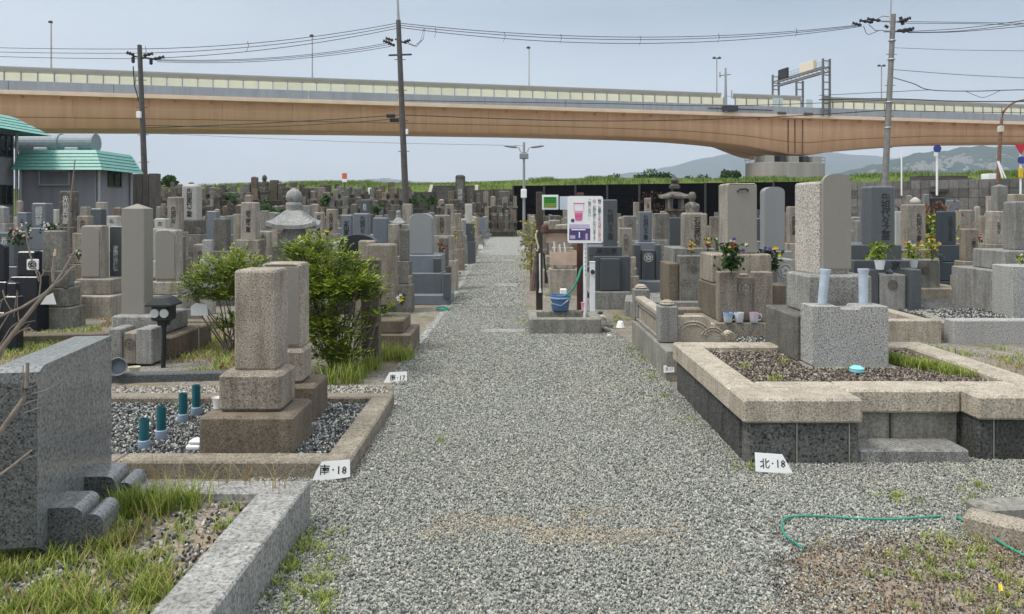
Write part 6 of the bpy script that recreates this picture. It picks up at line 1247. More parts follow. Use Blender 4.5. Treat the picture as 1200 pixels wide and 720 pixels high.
t = thing('stone_block', 'pale offering block holding the potted flowers below the finial stone', 'offering stand', (PX(1084, 11.6), 11.6, 0)); blockpart(t, 'block', 'oldgrey', PX(1066, 11.6), PX(1102, 11.6), 11.6, 11.95, .1, PZ(305, 11.6), .012); relief_crest(t, 0, -.004, PZ(317, 11.6), .06, 'carvemid'); blockpart(t, 'plinth', 'tan', PX(1040, 11.5), PX(1135, 11.5), 11.45, 12.4, -.02, PZ(338, 11.5), .012)
prot.append((1066, 1104, 300, 345, 11.5))
# front right kerb corner and its bed
t = thing('grave_plot', 'low weathered granite kerb corner at the right foreground edge', 'grave plot', (2.24, 3.64, 0))
for (a, b, w_, z1, nm) in (((2.20, 3.60), (3.2, 2.75), .15, .10, 'kerb'), ((2.29, 3.68), (3.6, 3.82), .14, .102, 'kerb')):
    a, b = Vector((*a, 0)), Vector((*b, 0)); d = b - a; mb = MB(); mb.box(0, d.length, -w_ / 2, w_ / 2, -.04, z1, .012); mb.xf(Matrix.Translation(a - Vector(t.location)) @ Matrix.Rotation(math.atan2(d.y, d.x), 4, 'Z')); mb.build(nm, M['tan'] if w_ == .15 else M['conc'], t)
mb = MB(); mb.add([(2.32 - 2.24, 3.64 - 3.64, .05), (3.2 - 2.24, 2.85 - 3.64, .05), (3.7 - 2.24, 3.2 - 3.64, .05), (3.6 - 2.24, 3.78 - 3.64, .05)], [(0, 1, 2, 3)]); mb.build('plot_bed', M['plotdark'], t)
hose([(941, 643, 0), (933, 637, 0), (922, 629, 0), (916, 618, 0), (920, 608, 0), (935, 605, 0), (962, 605, 0), (1000, 607.5, 0), (1045, 608.5, 0), (1080, 606.5, 0), (1103, 605, 0)], .005, 'thin green garden hose looping over the gravel at lower right', z=.022)
hose([(1121, 606, 0), (1140, 616, 0), (1160, 628, 0), (1180, 640, 0), (1205, 654, 0), (1230, 668, 0)], .006, 'end of green hose lying along the right foreground kerb', z=.024)
mb = MB(); mb.add([(0, 0, 0), (.014, -.005, .002), (.018, .012, .026), (.004, .012, .03), (.008, .018, .012)], [(0, 1, 2, 3), (0, 3, 4)]); o = mb.build('yellow_leaf', M['petalyellow'], None); o.location = G(1171, 694, .012); tag(o, 'single fallen pale yellow leaf on the dirt at lower right', 'leaf')
# ---------------------------------------------------------------- plot number cards
def card(poly, Y, s, tx, ty, tw_, th, label):
    t = thing('plot_sign', label, 'sign', (PX(poly[0][0], Y), Y, max(0, PZ(max(p[1] for p in poly), Y)))); l = Vector(t.location)
    LN = 1.02; mb = MB(); mb.prism([(A(x, y, Y).x - l.x, (A(x, y, Y).z - l.z) * LN) for x, y in poly], 0, .006); mb.build('plate', M['white'], t)
    c = A(tx, ty, Y) - l; lettering(s, t, c.x, -.0015, c.z * LN, tw_ * Y / F, th * Y / F * LN, 'ink', False, 'lettering', True, .009); t.rotation_euler.x = -R(9); return t
card([(365, 565.5), (370, 553), (376, 543), (409, 540.5), (410, 559.5)], 4.24, '南･18', 390, 551.5, 32, 11.5, 'white card reading 南･18 at the corner of the kerbed plot')
card([(449, 449.5), (456, 437), (476.5, 436), (477, 448)], 6.72, '南･17', 465.8, 443, 18, 7.2, 'white card reading 南･17 on the gravel before the right hand bush')
card([(886, 532), (918, 534), (930, 556), (886, 553)], 4.36, '北･18', 906, 544, 30, 11, 'white card reading 北･18 leaning on the raised plot')
card([(778, 429), (790, 428), (790.5, 436.5), (778, 437)], 6.742, '北･17', 784.3, 432.7, 8.5, 4.2, 'tiny white card on the corner of the balustrade base wall')
for i, (px, py, w_, h_, tx) in enumerate(((531, 334, 7, 8, '南'), (539, 322, 6.5, 4.5, '南'), (546, 314.5, 5, 5, '南'), (550.5, 306.5, 6, 5, '南'), (553.5, 301.5, 6, 4, '南'), (563, 292, 6, 5, ''), (567, 287, 4, 4, ''), (620, 299, 4, 5, '北'), (613, 291, 3.5, 3, ''), (647, 331, 11, 6, '北'))):
    Y = F * EYE / (py - HOR) ; Y = Y * .99; lab = ['white card at the foot of the blank dark grey gravestone', 'white card nearest beyond the blank dark grey gravestone', 'second white card along the left path edge beyond the blank stone', 'third white card along the left path edge beyond the blank stone', 'fourth white card along the left path edge beyond the blank stone', 'rounded white card far along the left path edge', 'farthest tiny white card on the left path edge', 'white card by the far right path edge under the yellow shrub', 'tiny white card by the street lamp foot', 'white card on the plot edge behind the brush box'][i]
    pl = [(px - w_ / 2, py), (px - w_ / 2 + 1, py - h_), (px + w_ / 2, py - h_), (px + w_ / 2, py)]
    t = thing('plot_sign', lab, 'sign', (PX(px, Y), Y, 0)); mb = MB(); mb.prism([(A(x, y, Y).x - t.location.x, max(.004, A(x, y, Y).z)) for x, y in pl], 0, .006); mb.build('plate', M['white'], t)
    if tx: lettering(tx, t, 0, -.0015, h_ * .5 * Y / F, 10, h_ * .6 * Y / F, 'ink', False, 'lettering')
p = G(233, 388); t = thing('plot_sign', 'white card on a thin stake beside the left bush', 'sign', (PX(233, 8.2), 8.2, 0)); part_tube(t, 'stake', [(0, 0, 0), (0, 0, .3)], .006, 'steel'); mb = MB(); mb.prism([(A(x, y, 8.2).x - t.location.x, A(x, y, 8.2).z) for x, y in ((224, 370), (244, 370), (243, 357), (230, 355), (224, 359))], -.01, -.004); mb.build('plate', M['white'], t)
mb = MB(); mb.prism([(x, z) for x, z in ((-.09, 0), (.10, 0), (.06, .14), (-.02, .10))], 0, .006); o = mb.build('plot_sign', M['white'], None); o.location = A(56, 357, 8.9); tag(o, 'white card lying behind the dead branch at left', 'sign')

# pale strips set flush across the path
for i, (x0, x1, y0, y1) in enumerate(((579, 606, 333, 336.5), (566, 616, 387.5, 391), (588, 607, 305, 306.5))):
    a, b = G(x0, y1), G(x1, y0); mb = MB(); mb.box(a.x, PX(x1, a.y), a.y, b.y, -.02, .021, .004); tag(mb.build('stone_strip', M['kerbgrey'], None), ['pale stone strip across the path level with the bucket', 'longer pale stone strip across the path just before the trough', 'farthest pale stone strip across the narrow path'][i], 'stone strip')
# ---------------------------------------------------------------- bushes, weeds, branch
def bush(label, base, cl, nfr, mk='leaf', seed=1, stems=7, leafl=.045, stemk='bark'):
    r = np.random.default_rng(seed); t = thing('nandina_bush', label, 'bush', base); b = Vector(base)
    st = MB(); C_ = []; T_ = []; D_ = []; W_ = []
    tot = sum(c[4] for c in cl)
    for (cx, cy, cz, rad, wt) in cl:
        n = int(nfr * wt / tot); c0 = np.array([cx - b.x, cy - b.y, cz - b.z])
        for _ in range(n):
            d = r.normal(0, 1, 3); d[2] = abs(d[2]) * .9 + d[2] * .1; d /= np.linalg.norm(d); s = c0 + d * rad * r.uniform(.15, 1.0) * np.array([1, .9, .95])
            o = d * np.array([1, 1, .55]) + np.array([0, 0, .25]); o /= np.linalg.norm(o); L_ = r.uniform(.10, .22); k_ = 9
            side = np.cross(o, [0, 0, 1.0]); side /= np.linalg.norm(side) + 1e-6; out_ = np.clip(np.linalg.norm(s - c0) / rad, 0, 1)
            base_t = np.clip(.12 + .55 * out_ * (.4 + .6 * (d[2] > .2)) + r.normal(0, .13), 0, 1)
            for q in range(k_):
                f_ = (q + 1) / k_; sg = 1 if q % 2 else -1; p = s + o * L_ * f_ + np.array([0, 0, -.25 * L_ * f_ * f_])
                dr = o * .55 + side * sg * (.9 - .5 * f_) + np.array([0, 0, r.normal(0, .22)]); dr /= np.linalg.norm(dr); ll = leafl * r.uniform(.7, 1.2)
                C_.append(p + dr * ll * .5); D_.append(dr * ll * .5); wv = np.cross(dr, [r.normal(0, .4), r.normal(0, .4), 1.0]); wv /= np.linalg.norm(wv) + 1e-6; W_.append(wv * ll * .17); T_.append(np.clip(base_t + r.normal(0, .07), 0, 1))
        for _ in range(max(2, int(stems * wt / tot * 1.5))):
            a = r.normal(0, .05, 2); e = c0 + r.normal(0, .4, 3) * rad * .7; m_ = e * .5 + r.normal(0, .04, 3); st.tube([(a[0], a[1], -.02), tuple(m_), tuple(e)], [.011, .008, .004], 5)
    C_, D_, W_ = map(np.array, (C_, D_, W_)); V = np.stack([C_ - D_, C_ + W_, C_ + D_, C_ - W_], 1).reshape(-1, 3); f = np.arange(len(V)).reshape(-1, 4)
    arr('foliage', V, f, M[mk], np.repeat(T_, 4), t); st.build('stems', M['bark'], t); return t
def cl(px, py, Y, rp, wt): p = A(px, py, Y); return (p.x, p.y, p.z, rp * Y / F, wt)
bp = G(400, 438); Yb = bp.y
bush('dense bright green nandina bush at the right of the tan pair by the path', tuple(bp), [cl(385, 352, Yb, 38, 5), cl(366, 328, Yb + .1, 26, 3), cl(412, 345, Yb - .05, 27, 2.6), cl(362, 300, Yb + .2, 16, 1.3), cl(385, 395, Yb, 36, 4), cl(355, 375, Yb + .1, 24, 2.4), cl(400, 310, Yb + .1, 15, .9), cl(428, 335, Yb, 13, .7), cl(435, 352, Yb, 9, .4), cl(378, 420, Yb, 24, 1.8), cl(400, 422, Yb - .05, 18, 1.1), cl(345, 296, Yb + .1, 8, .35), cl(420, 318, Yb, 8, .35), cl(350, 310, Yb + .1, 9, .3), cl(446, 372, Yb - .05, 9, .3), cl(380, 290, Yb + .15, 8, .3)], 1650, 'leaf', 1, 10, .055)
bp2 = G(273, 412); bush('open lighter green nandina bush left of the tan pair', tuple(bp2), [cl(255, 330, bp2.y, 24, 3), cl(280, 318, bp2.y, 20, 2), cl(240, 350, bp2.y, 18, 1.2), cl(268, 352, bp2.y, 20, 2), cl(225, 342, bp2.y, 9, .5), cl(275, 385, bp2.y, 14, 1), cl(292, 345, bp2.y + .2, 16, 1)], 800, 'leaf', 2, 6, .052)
blades('bush_grass', tufts([(PX(px, 6.9), 6.9 + random.uniform(-.3, .5), 0) for px in list(np.linspace(385, 432, 22))] + [(PX(px, 7.6), 7.65 + random.uniform(0, .2), 0) for px in np.linspace(440, 478, 12)], 30, .05), .20, M['grass'], None, .6, .007, 'grass clumps at the foot of the bush and brown plinths by the path')
blades('dry_undergrowth', tufts([(random.uniform(-2.75, -2.3), 7.2 + random.uniform(-.2, .6), 0) for _ in range(26)], 26, .09), .16, M['drygrass'], None, .9, .008, 'brown dry undergrowth between the solar lantern and left bush')
leaves('fallen_leaves', np.stack([rng.uniform(-2.75, -2.1, 260), rng.uniform(6.9, 7.8, 260), rng.uniform(.0, .14, 260)], 1), .05, M['rust'], None, rng)['kind'] = 'stuff'
def weedpatch():
    cs = []
    for (px, py, n, sp) in ((738, 411, 8, .07), (752, 421, 6, .06), (765, 442, 5, .05), (778, 467, 4, .04), (736, 374, 10, .12), (722, 378, 8, .12), (640, 346, 6, .12), (612, 378, 6, .05), (875, 550, 4, .03), (884, 545, 3, .03), (1050, 588, 5, .04), (1062, 590, 3, .03), (800, 497, 2, .03), (358, 648, 12, .06), (350, 690, 12, .06), (368, 700, 10, .05), (345, 668, 8, .05), (366, 672, 6, .06), (372, 710, 8, .05), (357, 640, 8, .04), (1090, 660, 9, .07), (1110, 695, 7, .08), (1150, 660, 8, .09), (1085, 640, 5, .05), (1165, 700, 8, .08), (1150, 575, 4, .05), (1140, 640, 8, .1), (1060, 700, 5, .1), (1185, 680, 7, .08), (625, 300, 9, .35), (640, 312, 8, .3), (517, 520, 2, .03), (1130, 590, 4, .06), (455, 390, 8, .06), (470, 400, 10, .06), (455, 410, 10, .07)):
        p = G(px, py); cs += [(p.x + random.gauss(0, sp), p.y + random.gauss(0, sp * 1.5), 0) for _ in range(n)]
    blades('weed_tuft', tufts(cs, 22, .022), .042, M['grass'], None, .9, .005, 'small green weeds sprouting through the path gravel and along kerbs')
    cs = [(random.uniform(1.15, 2.5), random.uniform(2.5, 3.5), .0) for _ in range(90)]; blades('dry_weeds', tufts(cs, 10, .04), .05, M['drygrass'], None, 1.0, .004, 'dry flattened stalks on the bare dirt at lower right')
    # grass lawn patches on the left and right middle distance
    def pat(n, x0, x1, y0, y1, thr, sd): x = rng.uniform(x0, x1, n); y = rng.uniform(y0, y1, n); k_ = vnoise(x, y, 1.1, sd) * .6 + vnoise(x, y, 3.1, sd + 1) * .4 > thr; return np.stack([x[k_], y[k_], np.zeros(k_.sum())], 1)
    blades('lawn_grass', pat(26000, -9, -2.6, 7.0, 10.8, .50, 31), .06, M['grass'], None, .9, .011, 'patchy green grass between the left graves')
    blades('lawn_dry_grass', pat(24000, -9, -2.6, 6.9, 10.8, .46, 37), .05, M['drygrass'], None, 1.0, .009, 'patchy dry straw grass between the left graves')
    blades('lawn_grass', pat(16000, 3.7, 9.5, 5.0, 8.6, .52, 41), .05, M['grass'], None, .9, .009, 'patchy grass right of the raised plot')
    blades('lawn_dry_grass', pat(9000, 3.7, 9.5, 5.0, 8.6, .5, 43), .045, M['drygrass'], None, 1.0, .008, 'patchy dry grass right of the raised plot')
weedpatch()
hose([(524, 361, 0), (516, 363, 0), (512, 361, 0), (520, 360, 0), (526, 362, 0), (518, 364, 0)], .012, 'small coil of green hose by the path before the blank dark stone', z=.03)
# dead branch at the left
t = thing('dead_branch', 'bare grey pruned branch with twigs reaching in from the left edge', 'branch', A(-30, 460, 2.55)); O = Vector(t.location)
def tw(pts, rad, Y=2.55, mk='twig'): P = [A(x, y, Y + (q[0] if q else 0)) - O for x, y, *q in pts]; mb = MB(); r_ = list(np.linspace(rad[0], rad[1], len(P)) * .5); mb.tube(P, r_, 7); return mb.build('twig', M[mk], t, True)
tw([(-30, 470), (0, 412), (20, 385), (42, 357), (64, 333), (72, 322), (80, 308), (88, 294)], (.019, .006)); tw([(66, 332), (74, 326), (84, 314), (88, 312)], (.011, .007)); tw([(-20, 385), (0, 371), (25, 361), (50, 346), (62, 336)], (.009, .010)); tw([(63, 331), (62, 318), (63.5, 305), (64.5, 293)], (.012, .008)); tw([(64, 300), (65, 292)], (.009, .006), 2.549, 'cutwood')
tw([(46, 347), (48, 328), (46, 320), (41, 314)], (.005, .003)); tw([(47, 326), (52, 318), (55, 310)], (.004, .002)); tw([(41, 314), (35, 300), (32, 282), (31, 270)], (.003, .002))
for a in ([(-5, 430), (10, 400), (16, 372), (20, 340)], [(0, 405), (12, 385), (28, 372), (36, 364)], [(5, 402), (24, 388), (36, 384)], [(-2, 388), (8, 372), (14, 362)], [(10, 398), (22, 376), (20, 356), (21, 342)], [(14, 392), (30, 378), (41, 376)], [(-10, 420), (15, 395), (35, 380)], [(-10, 360), (5, 350), (10, 345)], [(3, 340), (6, 352), (14, 366)], [(16, 390), (34, 384), (42, 390)], [(0, 410), (-4, 380), (2, 352)]): tw(a, (.005, .002))
tw([(80, 300), (86, 297), (90, 296)], (.004, .003)); 
t2 = thing('dead_branch', 'second bare branch stub crossing in front of the polished slab', 'branch', A(-30, 560, 2.35)); O = Vector(t2.location); t = t2
tw([(-30, 545), (0, 507), (16, 484), (28, 467), (31, 455), (32, 440), (32.5, 425)], (.017, .010), 2.35); tw([(32, 440), (38, 449), (46, 443)], (.006, .003), 2.35); tw([(31, 455), (40, 452), (46, 446)], (.004, .002), 2.35); tw([(36, 462), (52, 458), (68, 450), (80, 440), (88, 428)], (.003, .001), 2.35); tw([(25, 475), (38, 470), (46, 468)], (.004, .002), 2.35); tw([(28, 484), (40, 480), (50, 477)], (.004, .002), 2.35); tw([(27, 428), (27, 445), (23, 470)], (.003, .002), 2.35); tw([(-20, 480), (2, 470), (10, 460)], (.004, .002), 2.35)
tw([(-20, 568), (0, 557), (20, 542), (37, 528)], (.010, .006), 2.3); tw([(25, 540), (34, 536), (43, 533)], (.004, .002), 2.3)
t = thing('thin_sapling', 'thin bare whitish shoot standing in front of the streaked stone', 'sapling', A(80, 270, 12)); O = Vector(t.location); mb = MB(); mb.tube([A(80, 300, 12) - O, A(81, 250, 12) - O, A(84, 225, 12) - O, A(88, 187, 12) - O], [.02, .014, .012, .008], 5); mb.build('stem', M['twig'], t)
t = thing('thin_sapling', 'thin bare shoot beside the crest tablet reaching up at left', 'sapling', A(30, 330, 9)); O = Vector(t.location); mb = MB(); mb.tube([A(46, 330, 9) - O, A(36, 300, 9) - O, A(31, 280, 9) - O, A(30, 268, 9) - O], [.010, .008, .007, .005], 5); mb.build('stem', M['twig'], t)

# ---------------------------------------------------------------- flowers
def bouquet(px, py, Y, w_, h_, cols, label, seed, leafmk='leafdark', pot=None, nl=110, nb=6):
    r = np.random.default_rng(seed); u = Y / F; t = thing('flower_bouquet', label, 'flowers', A(px, py, Y)); W, H = w_ * u / 2, h_ * u
    c = np.stack([r.normal(0, .45, nl) * W, r.normal(0, .35, nl) * W, r.uniform(.05, .85, nl) * H], 1); leaves('leaves', c, max(.05, W * .45), M[leafmk], t, r)
    mb = MB()
    for _ in range(6): e = (r.normal(0, .3) * W, r.normal(0, .2) * W, H * r.uniform(.5, .9)); mb.tube([(0, 0, -H * .15), (e[0] * .3, e[1] * .3, H * .3), e], .004, 4)
    mb.build('stems', plain('leafstem', (.06, .12, .03), .7), t)
    for k_, mk in enumerate(cols):
        mb = MB()
        for _ in range(nb):
            p = np.array([r.normal(0, .42) * W, -abs(r.normal(0, .4)) * W, H * r.uniform(.35, 1.0)]); R_ = max(.018, W * .16) * r.uniform(.7, 1.2)
            for q in range(7):
                a = q * .9; rr = R_ * (1 if q < 5 else .5); d = np.array([math.cos(a) * rr, -.3 * R_, math.sin(a) * rr]); s_ = np.array([-math.sin(a), 0, math.cos(a)]) * rr * .55
                mb.add([tuple(p), tuple(p + d * .6 + s_), tuple(p + d), tuple(p + d * .6 - s_)], [(0, 1, 2, 3)])
        mb.build('blooms', M[mk], t)
    if pot: mb = MB(); mb.lathe([(pot * .7, -.13), (pot, -.02), (pot * 1.05, .0), (pot * .9, .0)], 14); mb.build('flower_pot', M['whiteplastic'], t, True)
    return t
bouquet(857, 318, 7.95, 30, 38, ('petalred', 'petalyellow', 'petalpurple', 'petalwhite'), 'dark bouquet with red and yellow blooms before the tall tan gravestone', 1, nl=330, nb=4)
bouquet(900, 318, 8.6, 27, 28, ('petalpurple', 'petalyellow', 'petalpurple'), 'purple and yellow bouquet before the blank rounded grey gravestone', 2, nl=240, nb=5)
bouquet(810, 300, 10.9, 9, 22, ('petalyellow', 'petalorange'), 'slim yellow and orange flowers left on the crested beige block', 3, nl=24, nb=4)
bouquet(829, 296, 10.9, 10, 20, ('petalyellow', 'petalred'), 'slim flowers with yellow blooms right on the crested beige block', 4, nl=26, nb=4)
bouquet(841, 300, 10.5, 10, 24, ('petalwhite',), 'few pale lilies beside the tall tan gravestone', 14, nl=14, nb=3)
bouquet(1031, 305, 10.25, 30, 24, (), 'leafy green pot plant in a white pot before the dark slate gravestone', 5, 'leaf', .07, 130)
bouquet(1071, 304, 11.45, 26, 22, ('petalorange', 'petalwhite'), 'cream and orange flowers in a white pot, left of the pair on the crested block', 6, 'leaf', .06)
bouquet(1092, 304, 11.5, 20, 24, ('petalorange', 'petalyellow'), 'orange brown dried flowers, right of the pair on the crested block', 7, 'leafyellow')
bouquet(1148, 285, 13, 8, 12, ('petalred', 'petalwhite'), 'small red and white flowers by the two column beige stone', 8, nl=12, nb=5)
bouquet(1198, 310, 9.5, 16, 14, ('petalwhite',), 'green leafy offering at the right frame edge', 9, 'leaf', .05, 40)
bouquet(22, 288, 10.2, 20, 22, ('petalpink', 'petalpink', 'petalwhite'), 'pink and white flowers at left before the blue grey engraved stone', 10)
bouquet(33, 282, 10.3, 14, 22, ('petalwhite',), 'tall white lilies right of the pink flowers at left', 11, nl=30)
bouquet(59, 274, 10.4, 22, 14, ('petalwhite', 'cream'), 'cream flowers resting above the weathered beige stone', 12)
bouquet(470, 357, 7.8, 10, 14, ('petalyellow', 'petalwhite'), 'yellow and white flowers on the brown plinth by the path', 13, nl=20, nb=5)
bouquet(92, 304, 10.0, 9, 12, ('petalwhite',), 'small white flowers at the left side of the blank beige stone', 15, nl=20, nb=4)
bouquet(383, 276, 11.0, 8, 8, ('petalyellow',), 'single yellow blooms above the right hand bush', 16, nl=8, nb=3)
bouquet(556, 275, 19, 8, 20, ('petalyellow', 'petalwhite'), 'yellow flowers by the path left side in the distance', 17, 'leafyellow', nl=40)
bouquet(533, 286, 15.5, 7, 18, ('petalyellow', 'petalred'), 'tall narrow orange flowers beside the path stones', 18, 'leafyellow', nl=30, nb=4)
bouquet(518, 300, 13.4, 10, 16, ('petalred', 'petalpink'), 'red and pink flowers before the round headed stone by the path', 19, nl=30, nb=5)
t = thing('shrub', 'yellow green shrub behind the left wooden post of the washing place', 'shrub', (PX(622, 16), 16, 0)); leaves('foliage', np.stack([rng.normal(0, .13, 380), rng.normal(0, .12, 380), rng.uniform(.3, 1.35, 380)], 1), .08, M['leafyellow'], t, rng); part_tube(t, 'stem', [(0, 0, 0), (.02, 0, .8)], .02, 'bark')
t = thing('shrub', 'red and green leaved shrub behind the finial gravestone', 'shrub', (PX(1090, 14.5), 14.5, 0)); n = 520; c = np.stack([rng.normal(0, .22, n), rng.normal(0, .2, n), rng.uniform(.5, 1.5, n)], 1); leaves('foliage', c, .09, M['leaf'], t, rng); c2 = np.stack([rng.normal(0.02, .25, 200), rng.normal(0, .2, 200), rng.uniform(1.25, 1.75, 200)], 1); leaves('red_foliage', c2, .08, M['rust'], t, rng); part_tube(t, 'stem', [(0, 0, 0), (.02, 0, .8)], .02, 'bark')
t = thing('shrub', 'sparse reddish bare shrub behind the slim beige stone near the lantern', 'shrub', (PX(764, 22), 22, 0)); leaves('foliage', np.stack([rng.normal(0, .24, 150), rng.normal(0, .2, 150), rng.uniform(1.4, 2.15, 150)], 1), .07, M['bronze'], t, rng); part_tube(t, 'stem', [(0, 0, 0), (.0, 0, 1.6)], .02, 'bark')

# ---------------------------------------------------------------- statues, lantern, tall monument
def ell(cx, cy, rx, ry, z, n=14): return [(cx + rx * math.cos(2 * math.pi * k_ / n), cy + ry * math.sin(2 * math.pi * k_ / n), z) for k_ in range(n)]
t = thing('stone_statue', 'bald headed stone monk statue bust rising right of the stone lantern', 'statue', (PX(811, 17.2), 17.2, 0)); u = 17.2 / F
zt = PZ(225, 17.2); hh = 11.5 * u; mb = MB(); sh = 9 * u
secs = [ell(0, 0, sh * .9, sh * .6, zt - 25 * u), ell(0, 0, sh * 1.0, sh * .62, zt - 17 * u), ell(0, 0, sh * .92, sh * .55, zt - 14.5 * u), ell(0, 0, sh * .5, sh * .42, zt - 12.6 * u), ell(0, 0, 2.6 * u, 2.6 * u, zt - 11.4 * u), ell(0, -.3 * u, 3.4 * u, 3.7 * u, zt - 9.5 * u), ell(0, -.3 * u, 4.2 * u, 4.6 * u, zt - 6.5 * u), ell(0, -.1 * u, 4.3 * u, 4.8 * u, zt - 3.5 * u), ell(0, 0, 3.4 * u, 3.8 * u, zt - 1.2 * u), ell(0, 0, 1.4 * u, 1.6 * u, zt - .1 * u)]
mb.loft(secs); mb.loft([ell(0, -4.6 * u, .5 * u, .5 * u, zt - 7.6 * u, 6), ell(0, -5.4 * u, .7 * u, .6 * u, zt - 7.2 * u, 6), ell(0, -4.6 * u, .3 * u, .3 * u, zt - 5 * u, 6)])
for sg in (-1, 1): mb.loft([ell(sg * 4.3 * u, 0, .5 * u, .8 * u, zt - 7.5 * u, 6), ell(sg * 4.7 * u, 0, .6 * u, 1 * u, zt - 6 * u, 6), ell(sg * 4.3 * u, 0, .4 * u, .7 * u, zt - 4.6 * u, 6)])
mb.build('figure', M['old'], t, True); mb = MB(); mb.box(-.2, .2, -.2, .2, -.02, zt - 24 * u, .02); mb.build('pedestal', M['oldgrey'], t); prot.append((801, 821, 225, 260, 17.2))
t = thing('stone_lantern', 'weathered stone lantern with a wide roof behind the right graves', 'stone lantern', (PX(790.5, 19.5), 19.5, 0)); u = 19.5 / F; Z = lambda y: PZ(y, 19.5)
mb = MB(); mb.lathe([(.03, 0), (.09, .03), (.11, .09), (.06, .16), (.005, .21)], 12, (0, 0, Z(215.5))); mb.build('jewel', M['old'], t, True); mb = MB(); mb.lathe([(.10, Z(222)), (.15, Z(221)), (.15, Z(218)), (.07, Z(215.5))], 12); mb.build('finial_base', M['old'], t)
V, f = roofsecs(28 * u, 8.5 * u, .06, thick=.06); mb = MB(); mb.add([(x, y, z + Z(233)) for x, y, z in V], f); mb.xf(Matrix.Rotation(R(20), 4, 'Z')); mb.build('roof', M['old'], t)
mb = MB()
for sx_ in (-1, 1):
    for sy_ in (-1, 1): mb.box(sx_ * .17 - .035, sx_ * .17 + .035, sy_ * .15 - .035, sy_ * .15 + .035, Z(245), Z(232), .01)
mb.build('light_chamber', M['oldgrey'], t); mb = MB(); mb.lathe([(.20, Z(249)), (.26, Z(247)), (.26, Z(245))], 12); mb.build('chamber_base', M['old'], t); mb = MB(); mb.lathe([(.25, -.02), (.14, .2), (.13, Z(252)), (.2, Z(249))], 12); mb.build('shaft', M['old'], t); prot.append((776, 805, 211, 262, 19.5))
# mounds of old stones
M['terracedark'] = granite('dark mossy terrace stone', (.06, .055, .045), .4, 40, .95, .5, .5, (.02, .02, .015), .2, moss=.15)
def terrace(label, px0, px1, Ys, zs, mk='old'):
    t = thing('stone_terrace', label, 'terrace', (PX((px0 + px1) / 2, Ys[0]), Ys[0], 0))
    for i, (Y, z) in enumerate(zip(Ys, zs)):
        mb = MB(); mb.box(PX(px0, Y) - t.location.x, PX(px1, Y) - t.location.x, Y - Ys[0], Ys[-1] - Ys[0] + 2 - .01 * i, zs[i - 1] - .02 if i else -.02, z, .03); mb.build('tier', M[mk], t)
    return t
terrace('long stepped terrace of dark stone carrying massed old grave markers left of the tall pole', 172, 482, (40, 42, 44, 46, 47.6), (.6, 1.2, 1.75, 2.25, 2.65), 'terracedark')
terrace('stepped stone mound of old markers closing the far end of the path', 514, 606, (45.6, 47, 48.4, 49.8), (.35, .85, 1.35, 1.8), 'terracedark')
mk_me = {}
def marker(x, Y, z, w_, h_, top, mk, group, label):
    key = (round(w_, 2), round(h_, 1), top, mk)
    if key not in mk_me:
        mb = MB(); S_ = headstone_secs(0, key[0], key[0] * .8, 0, key[1], top, -key[0] * .4); mb.loft(S_); mb.box(-key[0] * .75, key[0] * .75, -key[0] * .65, key[0] * .65, -.02, .10, .01); o = mb.build('grave_marker', M[mk]); mk_me[key] = o.data
    else: o = link('grave_marker', mk_me[key])
    o.location = (x, Y, z); tag(o, label, 'grave marker', group); return o
mats_ = ('old', 'oldgrey', 'brown', 'old', 'oldgrey', 'tan'); r = random.Random(5)
nm = {'old': 'dark mottled', 'oldgrey': 'weathered grey', 'brown': 'brown', 'tan': 'tan'}
tn_ = {'flat': 'square topped', 'round': 'round headed', 'soft': 'worn topped', 'pyr': 'pointed'}
def mound(px0, px1, Ys, zs, pitch, hs, where, spots, peak=None, wmul=1.0):
    for i, (Y, z) in enumerate(zip(Ys, zs)):
        px = px0 + r.uniform(0, 6)
        while px < px1:
            mk = r.choice(mats_); tp_ = r.choice(('flat', 'flat', 'round', 'soft', 'pyr')); w_ = r.choice((.24, .28, .34, .4)) * wmul; h_ = r.choice(hs); 
            if peak and i == len(Ys) - 1: h_ += max(0, .7 - abs(px - peak) * .03)
            if 300 < px < 334 and i > 1 and len(Ys) > 4: px += pitch; continue
            tier_ = ('lowest', 'second', 'third', 'fourth', 'topmost')[i if len(Ys) > 4 or i < 3 else 4]
            lb = 'small %s %s marker, %s %s, %s' % (tn_[tp_], nm[mk], tier_, where, next(w for lim_, w in spots if px < lim_)); marker(PX(px, Y), Y + r.uniform(.1, .9), z, w_, round(h_, 1), tp_, mk, lb.replace('marker,', 'markers,'), lb); px += pitch * r.uniform(.75, 1.35)
mound(178, 480, (40.2, 42.2, 44.2, 46.1, 47.7), (.6, 1.2, 1.75, 2.25, 2.65), 8.6, (.5, .6, .7, .8), 'terrace tier', ((240, 'behind broad pale pillar'), (270, 'behind big carved beige stone'), (302, 'left of buddha statue'), (340, 'behind pagoda jewel'), (370, 'right of pagoda jewel'), (400, 'below the orange notice'), (430, 'left of white board'), (455, 'below white board'), (999, 'near tall pole')))
mound(516, 604, (45.7, 47.2, 48.6, 50), (.35, .85, 1.35, 1.8), 7.0, (.6, .7, .8, 1.0), 'tier of path-end mound', ((530, 'at its left end'), (552, 'around tall monument'), (582, 'left of broad slab'), (999, 'at its right end')), 548)
Y = 50.4; t = thing('stone_monument', 'tall dark stone monument with a rounded head at the far end of the path', 'monument', (PX(539.5, Y), Y, 1.3)); mb = MB(); mb.loft(headstone_secs(0, 11 * Y / F, .5, 0, PZ(205, Y) - 1.3, 'round', -.25)); mb.build('shaft', M['old'], t); mb = MB(); mb.box(-.2, .2, -.262, -.252, .5, PZ(211, Y) - 1.3, .004); mb.build('inscribed_panel', M['oldgrey'], t); lettering('供養塔', t, 0, -.268, 1.4, .3, 1.4, 'carvelight')
